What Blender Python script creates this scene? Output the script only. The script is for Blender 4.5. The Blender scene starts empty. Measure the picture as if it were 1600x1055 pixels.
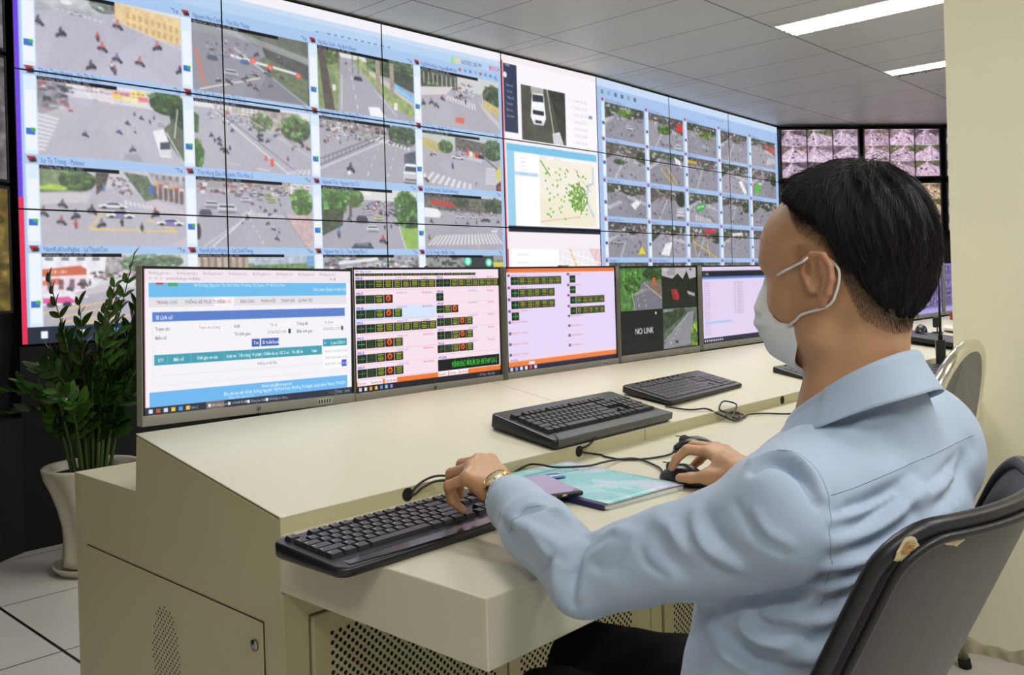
# Traffic control room: operator at a console in front of a video wall.
import bpy, bmesh, math, random
import numpy as np
from mathutils import Vector, Matrix, Euler
random.seed(7); np.random.seed(7)
D = bpy.data
SC = bpy.context.scene
COL = SC.collection
EYE = 1.14                      # camera height above the floor
ROLL = math.atan(0.029)
AZ = math.radians(43.0)

# ------------------------------------------------------------------ camera
cam_d = D.cameras.new('camera'); cam = D.objects.new('camera', cam_d); COL.objects.link(cam)
SC.camera = cam
cam_d.sensor_width = 36.0
cam_d.lens = 1390.0 / 1600.0 * 36.0
cam_d.shift_y = -(527.5 - 442.6) / 1600.0
cam_d.clip_start = 0.02; cam_d.clip_end = 100
_f = Vector((math.cos(AZ), math.sin(AZ), 0)); _r = Vector((math.sin(AZ), -math.cos(AZ), 0)); _u = Vector((0, 0, 1))
_rx = _r * math.cos(ROLL) - _u * math.sin(ROLL)
_ux = _u * math.cos(ROLL) + _r * math.sin(ROLL)
_m = Matrix((_rx, _ux, -_f)).transposed().to_4x4(); _m.translation = (0, 0, EYE)
cam.matrix_world = _m

# ------------------------------------------------------------------ world, exposure
w = D.worlds.new('world'); SC.world = w; w.use_nodes = True
w.node_tree.nodes['Background'].inputs[0].default_value = (0.80, 0.86, 1.0, 1)
w.node_tree.nodes['Background'].inputs[1].default_value = 0.10
vs = SC.view_settings
vs.view_transform = 'Standard'; vs.look = 'None'; vs.gamma = 1.0; vs.use_curve_mapping = False
vs.exposure = 0.0
LAMP_POWER = 31.0               # watts of each ceiling fitting

# ------------------------------------------------------------------ materials
def srgb(c):
    if isinstance(c, str):
        c = tuple(int(c[i:i+2], 16) / 255 for i in (0, 2, 4))
    return tuple((x / 12.92 if x <= .04045 else ((x + .055) / 1.055) ** 2.4) for x in c)
_MATS = {}
def mat(name, col, rough=.5, metal=0., bump=0., bscale=200., var=0., vscale=8., spec=.5, coat=0., sheen=0., sss=0., bdist=.001):
    if name in _MATS: return _MATS[name]
    m = D.materials.new(name); m.use_nodes = True; nt = m.node_tree; b = nt.nodes['Principled BSDF']
    c = srgb(col)
    b.inputs['Base Color'].default_value = (*c, 1); b.inputs['Roughness'].default_value = rough
    b.inputs['Metallic'].default_value = metal; b.inputs['Specular IOR Level'].default_value = spec
    b.inputs['Coat Weight'].default_value = coat
    if sheen: b.inputs['Sheen Weight'].default_value = sheen
    if sss:
        b.inputs['Subsurface Weight'].default_value = sss
        b.inputs['Subsurface Radius'].default_value = (.010, .004, .002); b.inputs['Subsurface Scale'].default_value = .6
    tc = nt.nodes.new('ShaderNodeTexCoord')
    if var:
        n = nt.nodes.new('ShaderNodeTexNoise'); n.inputs['Scale'].default_value = vscale; n.inputs['Detail'].default_value = 5
        nt.links.new(tc.outputs['Object'], n.inputs['Vector'])
        mx = nt.nodes.new('ShaderNodeMix'); mx.data_type = 'RGBA'
        mx.inputs[6].default_value = (*[x * (1 - var) for x in c], 1); mx.inputs[7].default_value = (*[min(1, x * (1 + var)) for x in c], 1)
        nt.links.new(n.outputs['Fac'], mx.inputs[0]); nt.links.new(mx.outputs[2], b.inputs['Base Color'])
    if bump:
        n = nt.nodes.new('ShaderNodeTexNoise'); n.inputs['Scale'].default_value = bscale; n.inputs['Detail'].default_value = 3
        nt.links.new(tc.outputs['Object'], n.inputs['Vector'])
        bp = nt.nodes.new('ShaderNodeBump'); bp.inputs['Strength'].default_value = bump; bp.inputs['Distance'].default_value = bdist
        nt.links.new(n.outputs['Fac'], bp.inputs['Height']); nt.links.new(bp.outputs['Normal'], b.inputs['Normal'])
    _MATS[name] = m
    return m
def emit(name, col, strength):
    if name in _MATS: return _MATS[name]
    m = D.materials.new(name); m.use_nodes = True; nt = m.node_tree; b = nt.nodes['Principled BSDF']
    b.inputs['Base Color'].default_value = (.02, .02, .02, 1)
    b.inputs['Emission Color'].default_value = (*srgb(col), 1); b.inputs['Emission Strength'].default_value = strength
    _MATS[name] = m
    return m
def nd(nt, t, **kw):
    n = nt.nodes.new(t)
    for k, v in kw.items(): setattr(n, k, v)
    return n
def M_(nt, op, a, b=None, c=None):
    n = nt.nodes.new('ShaderNodeMath'); n.operation = op
    for i, x in enumerate((a, b, c)):
        if x is None: continue
        if isinstance(x, (int, float)): n.inputs[i].default_value = x
        else: nt.links.new(x, n.inputs[i])
    return n.outputs[0]

# ------------------------------------------------------------------ object helpers
def tag(o, label=None, cat=None, group=None, kind=None):
    if label: o['label'] = label
    if cat: o['category'] = cat
    if group: o['group'] = group
    if kind: o['kind'] = kind
    return o
def empty(name, loc=(0, 0, 0), rz=0., label=None, cat=None, group=None):
    o = D.objects.new(name, None); COL.objects.link(o); o.location = loc; o.rotation_euler = (0, 0, rz)
    o.empty_display_size = .05
    return tag(o, label, cat, group)
class MB:
    """collects shapes, builds ONE mesh object"""
    def __init__(s): s.v = []; s.f = []; s.sm = []
    def add(s, vs, fs, smooth=False):
        n = len(s.v); s.v += [tuple(v) for v in vs]; s.f += [tuple(i + n for i in f) for f in fs]; s.sm += [smooth] * len(fs)
        return s
    def box(s, lo, hi, M=None):
        x0, y0, z0 = lo; x1, y1, z1 = hi
        v = [(x0,y0,z0),(x1,y0,z0),(x1,y1,z0),(x0,y1,z0),(x0,y0,z1),(x1,y0,z1),(x1,y1,z1),(x0,y1,z1)]
        if M is not None: v = [tuple(M @ Vector(p)) for p in v]
        return s.add(v, [(0,3,2,1),(4,5,6,7),(0,1,5,4),(1,2,6,5),(2,3,7,6),(3,0,4,7)])
    def prism(s, pts, a0, a1, axis='x', M=None):
        """pts: 2D outline; extruded along axis from a0 to a1"""
        def P(p, a):
            q = {'x': (a, p[0], p[1]), 'y': (p[0], a, p[1]), 'z': (p[0], p[1], a)}[axis]
            return tuple(M @ Vector(q)) if M is not None else q
        n = len(pts)
        v = [P(p, a0) for p in pts] + [P(p, a1) for p in pts]
        f = [tuple(range(n))[::-1], tuple(range(n, 2 * n))] + [(i, (i + 1) % n, n + (i + 1) % n, n + i) for i in range(n)]
        return s.add(v, f)
    def tube(s, path, r, seg=10, caps=True, closed=False, flat=1.0):
        P = [Vector(p) for p in path]; n = len(P)
        R = r if hasattr(r, '__len__') else [r] * n
        T = []
        for i in range(n):
            if closed: t = P[(i + 1) % n] - P[i - 1]
            else: t = P[min(i + 1, n - 1)] - P[max(i - 1, 0)]
            T.append(t.normalized() if t.length > 1e-9 else Vector((0, 0, 1)))
        up = Vector((0, 0, 1)) if abs(T[0].z) < .9 else Vector((1, 0, 0))
        N = (up - T[0] * up.dot(T[0])).normalized(); vs_ = []
        for i in range(n):
            N = (N - T[i] * N.dot(T[i])).normalized(); B = T[i].cross(N)
            for k in range(seg):
                a = 2 * math.pi * k / seg
                vs_.append(P[i] + (N * math.cos(a) * flat + B * math.sin(a)) * R[i])
        fs = []
        for i in range(n if closed else n - 1):
            j = (i + 1) % n
            for k in range(seg):
                fs.append((i * seg + k, i * seg + (k + 1) % seg, j * seg + (k + 1) % seg, j * seg + k))
        if caps and not closed:
            fs.append(tuple(range(seg))[::-1]); fs.append(tuple((n - 1) * seg + k for k in range(seg)))
        return s.add(vs_, fs, True)
    def lathe(s, prof, cx=0, cy=0, seg=32, wob=None, cap=True, M=None):
        vs_ = []
        for (r, z) in prof:
            for k in range(seg):
                a = 2 * math.pi * k / seg; rr = r * (wob(a, z) if wob else 1)
                p = Vector((cx + rr * math.cos(a), cy + rr * math.sin(a), z))
                vs_.append(M @ p if M is not None else p)
        fs = []
        for i in range(len(prof) - 1):
            for k in range(seg):
                fs.append((i*seg+k, i*seg+(k+1)%seg, (i+1)*seg+(k+1)%seg, (i+1)*seg+k))
        if cap: fs.append(tuple(range(seg))[::-1]); fs.append(tuple((len(prof)-1)*seg+k for k in range(seg)))
        return s.add(vs_, fs, True)
    def grid(s, fn, nu, nv, closed_u=False):
        vs_ = [fn(i / (nu if closed_u else nu - 1), j / (nv - 1)) for j in range(nv) for i in range(nu)]
        fs = []
        for j in range(nv - 1):
            for i in range(nu if closed_u else nu - 1):
                fs.append((j*nu+i, j*nu+(i+1)%nu, (j+1)*nu+(i+1)%nu, (j+1)*nu+i))
        return s.add(vs_, fs, True)
    def build(s, name, m=None, parent=None, bevel=0., seg=2, smooth=None, M=None, weld=False, solid=0., sub=0):
        me = D.meshes.new(name)
        me.from_pydata([tuple(v) for v in s.v], [], s.f)
        me.polygons.foreach_set('use_smooth', s.sm if smooth is None else [smooth] * len(s.f))
        bm = bmesh.new(); bm.from_mesh(me)
        if weld: bmesh.ops.remove_doubles(bm, verts=bm.verts, dist=1e-5)
        bmesh.ops.recalc_face_normals(bm, faces=bm.faces)
        bm.to_mesh(me); bm.free()
        if M is not None: me.transform(M)
        o = D.objects.new(name, me); COL.objects.link(o)
        if m: me.materials.append(m)
        if parent: o.parent = parent
        if solid:
            q = o.modifiers.new('solid', 'SOLIDIFY'); q.thickness = solid; q.offset = 0
        if bevel:
            b = o.modifiers.new('bevel', 'BEVEL'); b.width = bevel; b.segments = seg; b.limit_method = 'ANGLE'; b.angle_limit = math.radians(35)
            b.harden_normals = False
        if sub:
            q = o.modifiers.new('sub', 'SUBSURF'); q.levels = sub; q.render_levels = sub
        return o
def struct(o): o['kind'] = 'structure'; return o
def copy_thing(o, loc=None, rz=None, label=None, group=None, parent=None):
    c = o.copy(); COL.objects.link(c)
    if parent: c.parent = parent
    for ch in list(o.children):
        copy_thing(ch, parent=c)
    if loc is not None: c.location = loc
    if rz is not None: c.rotation_euler = (0, 0, rz)
    if label: c['label'] = label
    if group: c['group'] = group
    return c
def spline(pts, n=12):
    """Catmull-Rom through the points"""
    P = [Vector(p) for p in pts]; P = [P[0] * 2 - P[1]] + P + [P[-1] * 2 - P[-2]]; out = []
    for i in range(1, len(P) - 2):
        for k in range(n):
            t = k / n; a, b, c, d = P[i-1], P[i], P[i+1], P[i+2]
            out.append(.5 * ((2*b) + (c-a)*t + (2*a-5*b+4*c-d)*t*t + (-a+3*b-3*c+d)*t**3))
    out.append(P[-2]); return out

# ------------------------------------------------------------------ implicit surfaces (bodies, hands)
def sdf_cone(P, a, b, ra, rb):
    a = np.array(a, np.float32); b = np.array(b, np.float32); d = b - a
    t = np.clip(((P - a) @ d) / float(d @ d), 0, 1)
    return np.linalg.norm(P - a - t[..., None] * d, axis=-1) - (ra + (rb - ra) * t)
def sdf_ell(P, c, R, rot=None):
    q = P - np.array(c, np.float32)
    if rot is not None: q = q @ np.array(rot, np.float32)      # columns = local axes
    R = np.array(R, np.float32)
    k0 = np.linalg.norm(q / R, axis=-1); k1 = np.linalg.norm(q / (R * R), axis=-1)
    return k0 * (k0 - 1.0) / np.maximum(k1, 1e-6)
def smin(a, b, k):
    h = np.clip(.5 + .5 * (b - a) / k, 0, 1)
    return b + (a - b) * h - k * h * (1 - h)
def smax(a, b, k): return -smin(-a, -b, k)
def surface_net(fn, lo, hi, h):
    lo = np.array(lo, float); n = np.ceil((np.array(hi) - lo) / h).astype(int) + 1
    ax = [lo[i] + h * np.arange(n[i]) for i in range(3)]
    G = np.empty(n, np.float32)
    for i0 in range(0, n[0], 16):
        X = np.stack(np.meshgrid(ax[0][i0:i0+16], ax[1], ax[2], indexing='ij'), -1).astype(np.float32)
        G[i0:i0+16] = fn(X)
    S = G < 0
    c = n - 1
    cnt = np.zeros(c, np.float32); acc = np.zeros((*c, 3), np.float32)
    cor = [(i, j, k) for i in (0, 1) for j in (0, 1) for k in (0, 1)]
    def sub(A, o): return A[o[0]:o[0]+c[0], o[1]:o[1]+c[1], o[2]:o[2]+c[2]]
    for a in cor:
        for ax_ in range(3):
            if a[ax_]: continue
            b = list(a); b[ax_] = 1; b = tuple(b)
            A, B = sub(G, a), sub(G, b); cr = (A < 0) != (B < 0)
            with np.errstate(divide='ignore', invalid='ignore'): t = np.where(cr, A / (A - B), 0)
            for d in range(3):
                acc[..., d] += np.where(cr, a[d] + (t if d == ax_ else 0), 0)
            cnt += cr
    act = cnt > 0; idx = -np.ones(c, np.int64); idx[act] = np.arange(act.sum())
    ii = np.argwhere(act)
    V = (acc[act] / cnt[act][:, None] + ii) * h + lo
    quads = []
    for ax_ in range(3):
        o1, o2 = (ax_ + 1) % 3, (ax_ + 2) % 3
        sl = [slice(1, -1)] * 3; sl[ax_] = slice(0, -1)
        s0 = S[tuple(sl)]; sl2 = list(sl); sl2[ax_] = slice(1, None); s1 = S[tuple(sl2)]
        e = np.argwhere(s0 != s1)
        if len(e) == 0: continue
        fl = s0[tuple(e.T)]
        base = e + 1; base[:, ax_] -= 1
        def g(d1, d2):
            q = base.copy(); q[:, o1] -= d1; q[:, o2] -= d2; return idx[tuple(q.T)]
        Q = np.stack([g(1, 1), g(0, 1), g(0, 0), g(1, 0)], 1)
        Q[~fl] = Q[~fl][:, ::-1]
        quads.append(Q)
    return V, np.concatenate(quads)
def np_mesh(name, V, Q, m=None, parent=None, smooth=True, iters=0, lam=.5):
    me = D.meshes.new(name); Q = np.asarray(Q)
    if iters:
        E = np.concatenate([Q[:, [0, 1]], Q[:, [1, 2]], Q[:, [2, 3]], Q[:, [3, 0]]]); E = np.concatenate([E, E[:, ::-1]])
        deg = np.bincount(E[:, 0], minlength=len(V))[:, None]
        for _ in range(iters):
            A = np.stack([np.bincount(E[:, 0], weights=V[E[:, 1], d], minlength=len(V)) for d in range(3)], 1) / np.maximum(deg, 1)
            V = V * (1 - lam) + A * lam
    me.vertices.add(len(V)); me.vertices.foreach_set('co', np.asarray(V, np.float32).ravel())
    me.loops.add(Q.size); me.loops.foreach_set('vertex_index', Q.ravel().astype(np.int32))
    me.polygons.add(len(Q)); me.polygons.foreach_set('loop_start', (np.arange(len(Q)) * Q.shape[1]).astype(np.int32))
    me.update(calc_edges=True); me.validate()
    me.polygons.foreach_set('use_smooth', [smooth] * len(me.polygons))
    o = D.objects.new(name, me); COL.objects.link(o)
    if m: me.materials.append(m)
    if parent: o.parent = parent
    return o
def vnormals(V, Q):
    n = np.cross(V[Q[:, 2]] - V[Q[:, 0]], V[Q[:, 3]] - V[Q[:, 1]])
    N = np.stack([sum(np.bincount(Q[:, k], weights=n[:, d], minlength=len(V)) for k in range(4)) for d in range(3)], 1)
    return N / np.maximum(np.linalg.norm(N, axis=1), 1e-12)[:, None]
# ------------------------------------------------------------------ picture content of the screens (painted into point colours of the screen meshes)
_GL = {}
GS = 44            # glyph raster height for one em
def glyph(ch):
    if ch in _GL: return _GL[ch]
    def mesh_of(s):
        cu = D.curves.new('glyph', 'FONT'); cu.body = s; cu.resolution_u = 3
        o = D.objects.new('glyph', cu); me = o.to_mesh(); me.calc_loop_triangles()
        V = np.array([v.co[:2] for v in me.vertices]).reshape(-1, 2); T = np.array([t.vertices[:] for t in me.loop_triangles]).reshape(-1, 3)
        o.to_mesh_clear(); D.objects.remove(o); D.curves.remove(cu)
        return V, T
    Vb, _ = mesh_of('|')
    V2, _ = mesh_of(ch + '|')
    adv = V2[:, 0].max() - Vb[:, 0].max()
    wpx = max(2, int(math.ceil(adv * GS)) + 4); hpx = int(GS * 1.5)
    msk = np.zeros((hpx, wpx), np.float32)
    if ch != ' ':
        V, T = mesh_of(ch)
        ys, xs = np.mgrid[0:hpx, 0:wpx]
        px = (xs + .5 - 2) / GS; py = (GS * 1.12 - ys - .5) / GS
        for t in T:
            a, b, c = V[t]
            d1 = (px-b[0])*(a[1]-b[1])-(a[0]-b[0])*(py-b[1]); d2 = (px-c[0])*(b[1]-c[1])-(b[0]-c[0])*(py-c[1]); d3 = (px-a[0])*(c[1]-a[1])-(c[0]-a[0])*(py-a[1])
            msk[((d1 >= 0) & (d2 >= 0) & (d3 >= 0)) | ((d1 <= 0) & (d2 <= 0) & (d3 <= 0))] = 1
    cs = np.pad(msk.cumsum(0).cumsum(1), ((1, 0), (1, 0)))
    _GL[ch] = (cs, adv, wpx, hpx)
    return _GL[ch]
def hx(c):
    if isinstance(c, str): return np.array([int(c[i:i+2], 16) / 255 for i in (0, 2, 4)], np.float32)
    if isinstance(c, (int, float)): return np.array([c, c, c], np.float32)
    return np.array(c, np.float32)
RS = np.random.RandomState(5)
def vnoise(h, w, cell, oct=3):
    out = np.zeros((h, w), np.float32); amp = 1; tot = 0
    for o in range(oct):
        c = max(1.0, cell / 2 ** o); gh, gw = int(h / c) + 3, int(w / c) + 3
        g = RS.rand(gh, gw).astype(np.float32)
        y = np.arange(h) / c; x = np.arange(w) / c; y0 = y.astype(int); x0 = x.astype(int); fy = (y - y0)[:, None]; fx = (x - x0)[None]
        A = g[np.ix_(y0, x0)]; B = g[np.ix_(y0, x0+1)]; C_ = g[np.ix_(y0+1, x0)]; D_ = g[np.ix_(y0+1, x0+1)]
        out += amp * ((A*(1-fx)+B*fx)*(1-fy)+(C_*(1-fx)+D_*fx)*fy); tot += amp; amp *= .6
    return out / tot
class Canvas:
    """a picture in a rectangle [x0,x1]x[y0,y1] of user units, y down"""
    def __init__(s, x0, y0, x1, y1, W, H, bg='ffffff', arr=None):
        s.b = (x0, y0, x1, y1); s.W, s.H = W, H
        if arr is None: s.a = np.empty((H, W, 3), np.float32); s.a[:] = hx(bg)
        else: s.a = arr
    def win(s, x0, y0, x1, y1, u=(0, 0, 1, 1)):
        """a sub-window with own units"""
        a, b = s.P(x0, y0); c, d = s.P(x1, y1)
        a, b, c, d = [int(round(q)) for q in (a, b, c, d)]
        a = min(max(a, 0), s.W); c = min(max(c, a + 1), s.W); b = min(max(b, 0), s.H); d = min(max(d, b + 1), s.H)
        return Canvas(*u, c - a, d - b, arr=s.a[b:d, a:c])
    def P(s, x, y):
        x0, y0, x1, y1 = s.b
        return (x - x0) / (x1 - x0) * s.W, (y - y0) / (y1 - y0) * s.H
    def blend(s, m, x0, y0, c, alpha=1.):
        h, w = m.shape; X0, Y0 = max(0, x0), max(0, y0); X1, Y1 = min(s.W, x0 + w), min(s.H, y0 + h)
        if X1 <= X0 or Y1 <= Y0: return
        k = (m[Y0-y0:Y1-y0, X0-x0:X1-x0] * alpha)[..., None]
        c = hx(c) if not (isinstance(c, np.ndarray) and c.ndim == 3) else c[Y0-y0:Y1-y0, X0-x0:X1-x0]
        s.a[Y0:Y1, X0:X1] = s.a[Y0:Y1, X0:X1] * (1 - k) + c * k
    def poly(s, c, pts, alpha=1., tex=0., cell=5.):
        p = np.array([s.P(*q) for q in pts]); x0, y0 = np.floor(p.min(0)).astype(int) - 1; x1, y1 = np.ceil(p.max(0)).astype(int) + 2
        x0 = max(x0, -2); y0 = max(y0, -2); x1 = min(x1, s.W + 2); y1 = min(y1, s.H + 2)
        if x1 <= x0 or y1 <= y0: return s
        SS = 3; w, h = (x1 - x0) * SS, (y1 - y0) * SS
        xs = x0 + (np.arange(w) + .5) / SS; ys = y0 + (np.arange(h) + .5) / SS
        X, Y = np.meshgrid(xs, ys); ins = np.zeros((h, w), bool); n = len(p)
        for i in range(n):
            a, b = p[i], p[(i + 1) % n]
            if a[1] == b[1]: continue
            cr = ((a[1] > Y) != (b[1] > Y)) & (X < (b[0]-a[0]) * (Y-a[1]) / (b[1]-a[1]) + a[0]); ins ^= cr
        m = ins.reshape(h // SS, SS, w // SS, SS).mean((1, 3)).astype(np.float32)
        if tex:
            t = vnoise(*m.shape, cell)[..., None]; col = np.clip(hx(c) * (1 + tex * (t - .5) * 2), 0, 1)
            s.blend(m, x0, y0, col.astype(np.float32), alpha)
        else: s.blend(m, x0, y0, c, alpha)
        return s
    def rect(s, c, x0, y0, x1, y1, alpha=1.): return s.poly(c, [(x0, y0), (x1, y0), (x1, y1), (x0, y1)], alpha)
    def ell(s, c, x, y, rx, ry, alpha=1., tex=0., cell=4.):
        return s.poly(c, [(x + rx * math.cos(a), y + ry * math.sin(a)) for a in np.linspace(0, 2 * math.pi, 17)[:-1]], alpha, tex, cell)
    def line(s, c, x0, y0, x1, y1, wpx=1., alpha=1.):
        a = np.array(s.P(x0, y0)); b = np.array(s.P(x1, y1)); d = b - a; L = np.linalg.norm(d)
        if L < 1e-6: return s
        n = np.array([-d[1], d[0]]) / L * wpx / 2
        q = Canvas(0, 0, s.W, s.H, s.W, s.H, arr=s.a)
        q.poly(c, [a + n, b + n, b - n, a - n], alpha); return s
    def text(s, c, x, y, h, txt, alpha=1., sx=1., bold=0, right=False):
        sx = sx * .76
        """x,y: left, baseline; h: em height, user units"""
        px, py = s.P(x, y); eh = h / (s.b[3] - s.b[1]) * s.H; k = GS / eh
        if right: px -= sum(glyph(ch)[1] for ch in txt) * eh * sx
        for ch in txt:
            cs, adv, gw, gh = glyph(ch)
            if ch != ' ':
                ox = px - 2 / k * sx; oy = py - 1.12 * eh
                X0, Y0 = int(math.floor(ox)), int(math.floor(oy)); X1, Y1 = int(math.ceil(ox + gw / k * sx)), int(math.ceil(oy + gh / k))
                xs = np.clip((np.arange(X0, X1 + 1) - ox) * k / sx, 0, gw); ys = np.clip((np.arange(Y0, Y1 + 1) - oy) * k, 0, gh)
                def smp(yy, xx):
                    y0 = yy.astype(int).clip(0, gh - 1); x0 = xx.astype(int).clip(0, gw - 1); fy = (yy - y0)[:, None]; fx = (xx - x0)[None]
                    return (cs[np.ix_(y0, x0)]*(1-fx)+cs[np.ix_(y0, x0+1)]*fx)*(1-fy)+(cs[np.ix_(y0+1, x0)]*(1-fx)+cs[np.ix_(y0+1, x0+1)]*fx)*fy
                S_ = smp(ys, xs); m = (S_[1:, 1:] - S_[:-1, 1:] - S_[1:, :-1] + S_[:-1, :-1]) / (k * k / sx)
                m = np.clip(m * (1 + bold), 0, 1).astype(np.float32)
                s.blend(m, X0, Y0, c, alpha)
            px += adv * eh * sx
        return s
    def noise(s, amp, cell=2.5, oct=2):
        s.a[:] = np.clip(s.a * (1 + amp * (vnoise(s.H, s.W, cell, oct) - .5)[..., None] * 2), 0, 1); return s
    def blur(s, n=1):
        for _ in range(n):
            a = np.pad(s.a, ((1, 1), (1, 1), (0, 0)), 'edge'); s.a[:] = (a[1:-1, 1:-1] * 2 + a[:-2, 1:-1] + a[2:, 1:-1] + a[1:-1, :-2] + a[1:-1, 2:]) / 6
        return s
    def clutter(s, x0, y0, x1, y1, n, sz, cols, al=.9):
        for _ in range(n):
            x = x0 + (x1 - x0) * RS.rand(); y = y0 + (y1 - y0) * RS.rand(); a = sz * (.4 + RS.rand()); b = sz * (.4 + RS.rand())
            s.rect(cols[RS.randint(len(cols))], x, y, x + a, y + b, al)
        return s
    def leaves(s, x, y, rx, ry, c='4e6b3a', n=None):
        s.ell(np.clip(hx(c) * .62, 0, 1), x, y + ry * .12, rx * 1.02, ry, 1, .6, max(2, .02 * s.W)); base = hx(c); n = (n or 14) * 4
        for _ in range(n):
            a = RS.rand() * 6.28; r = RS.rand() ** .6; k = .45 + .5 * RS.rand() + .45 * max(0, -math.sin(a)) * r
            s.ell(np.clip(base * k + .03, 0, 1), x + rx * r * math.cos(a), y + ry * r * math.sin(a), rx * (.05 + .10 * RS.rand()), ry * (.06 + .1 * RS.rand()), .8)
        n = n // 5
        for _ in range(n):
            a = RS.rand() * 6.28; r = .5 + .5 * RS.rand(); k = .65 + .75 * RS.rand()
            s.ell(np.clip(base * k, 0, 1), x + rx * r * math.cos(a), y + ry * r * math.sin(a), rx * .16, ry * .18, .8, .6, 3)
        return s
    def bike(s, x, y, k=.05, top='40404a', body='2b2b30', hel='c33b36', flip=1):
        k = k * .72; asp = s.W / s.H; view = RS.randint(3); Y = lambda t: y + k * t * asp
        s.ell('4a4a54', x + k*.1, Y(.42), k * (.5 if view else .25), k * .13 * asp, .45)
        if view:       # seen from the side, slanting
            sl = .12 * (1 if view == 1 else -1)
            s.ell('1e1e22', x-k*.42*flip, Y(.34 - sl), k*.17, k*.19*asp); s.ell('1e1e22', x+k*.42*flip, Y(.32 + sl), k*.17, k*.19*asp); s.ell('6a6a74', x-k*.42*flip, Y(.34 - sl), k*.07, k*.08*asp, .7)
            s.poly(body, [(x-k*.45*flip, Y(.05 - sl)), (x-k*.05*flip, Y(.08)), (x+k*.28*flip, Y(-.12 + sl)), (x+k*.42*flip, Y(.1 + sl)), (x+k*.2*flip, Y(.38)), (x-k*.3*flip, Y(.32 - sl))])
            s.poly('32323c', [(x-k*.18*flip, Y(.0)), (x+k*.14*flip, Y(.02)), (x+k*.2*flip, Y(.34)), (x+k*.06*flip, Y(.36)), (x+k*.02*flip, Y(.14)), (x-k*.2*flip, Y(.14))])
            s.ell(top, x-k*.06*flip, Y(-.16), k*.17, k*.25*asp, 1, .3, 2); s.line(top, x, y - k*.2*asp, x+k*.3*flip, Y(-.08), max(1, k * s.W * .1))
        else:
            s.ell('1e1e22', x, Y(.4), k*.08, k*.2*asp); s.ell(body, x, Y(.12), k*.2, k*.28*asp); s.line('2a2a30', x - k*.28, Y(-.02), x + k*.28, Y(-.02), 1)
            s.ell(top, x, Y(-.12), k*.2, k*.24*asp, 1, .3, 2)
        s.ell(hel, x + k*.02*flip, Y(-.46), k*.115, k*.125*asp); s.ell('d8a890', x + k*.04*flip, Y(-.37), k*.06, k*.05*asp, .8)
        return s
    def bikes(s, pts, k=.045):
        tops = ['40404a', 'b04450', '3c5a94', '5b5b63', 'c8c8cc', '2e2e34', '7a4a4a', '46684e']; hels = ['8a3b3a', '2a2a2e', 'd8d8dc', '3b4a80', '2a2a2e']
        for i, (x, y) in enumerate(pts):
            s.bike(x, y, k * (.55 + .75 * max(0, y)), tops[RS.randint(8)], '2b2b30', hels[RS.randint(5)], 1 if RS.rand() > .5 else -1)
        return s
    def car(s, x, y, wd, c='eceef2', h=None, kind='car', sk=0.):
        """seen from above behind/ahead; x,y centre"""
        h = h or wd * .8; cc = hx(c)
        s.ell('3c3c42', x + wd*.03, y + h*.42, wd * .55, h * .18, .6)
        def Q(pts): return [(x + (a + sk * b) * wd, y + b * h) for a, b in pts]
        s.poly(np.clip(cc*.82, 0, 1), Q([(-.5, -.05), (.5, -.05), (.5, .42), (-.5, .42)]))
        s.poly(cc, Q([(-.36, -.5), (.36, -.5), (.5, 0), (-.5, 0)]))
        s.poly('39424e', Q([(-.34, -.4), (.34, -.4), (.42, -.12), (-.42, -.12)]))
        s.poly(np.clip(cc*1.02, 0, 1), Q([(-.33, -.54), (.33, -.54), (.33, -.38), (-.33, -.38)]))
        s.rect('33333a', x - wd*.42 + sk*wd*.3, y + h*.26, x + wd*.42 + sk*wd*.3, y + h*.36, .75)
        return s
    def sidecar(s, x, y, wd, c='eceef2', acc=None):
        h = wd * .42
        s.ell('3c3c42', x, y + h*.48, wd*.52, h*.14, .6)
        s.poly(c, [(x-wd*.5, y+h*.3), (x-wd*.47, y-h*.05), (x-wd*.3, y-h*.12), (x-wd*.17, y-h*.48), (x+wd*.2, y-h*.5), (x+wd*.36, y-h*.1), (x+wd*.5, y+h*.02), (x+wd*.5, y+h*.34)])
        s.poly('2f3642', [(x-wd*.25, y-h*.1), (x-wd*.14, y-h*.4), (x+wd*.16, y-h*.42), (x+wd*.28, y-h*.1)])
        if acc: s.rect(acc, x-wd*.16, y-h*.08, x+wd*.14, y+h*.3)
        for q in (-.3, .32): s.ell('202024', x+wd*q, y+h*.36, wd*.09, h*.19)
        return s
    def zebra(s, q, n, c='e2e2e6', al=.9):
        """q: four corners (near-left, near-right, far-right, far-left)"""
        q = [np.array(p, float) for p in q]
        for i in range(n):
            t0, t1 = (i + .1) / n, (i + .62) / n
            s.poly(c, [q[0]+(q[1]-q[0])*t0, q[0]+(q[1]-q[0])*t1, q[3]+(q[2]-q[3])*t1, q[3]+(q[2]-q[3])*t0], al)
        return s
    def dashes(s, x0, y0, x1, y1, n, w=1.2, c='e4e4e8'):
        for i in range(n):
            t = i / n; u = (i + .45) / n
            s.line(c, x0+(x1-x0)*t, y0+(y1-y0)*t, x0+(x1-x0)*u, y0+(y1-y0)*u, w * (.5 + t), .85)
        return s
GREY = 'a3a2ab'
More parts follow.
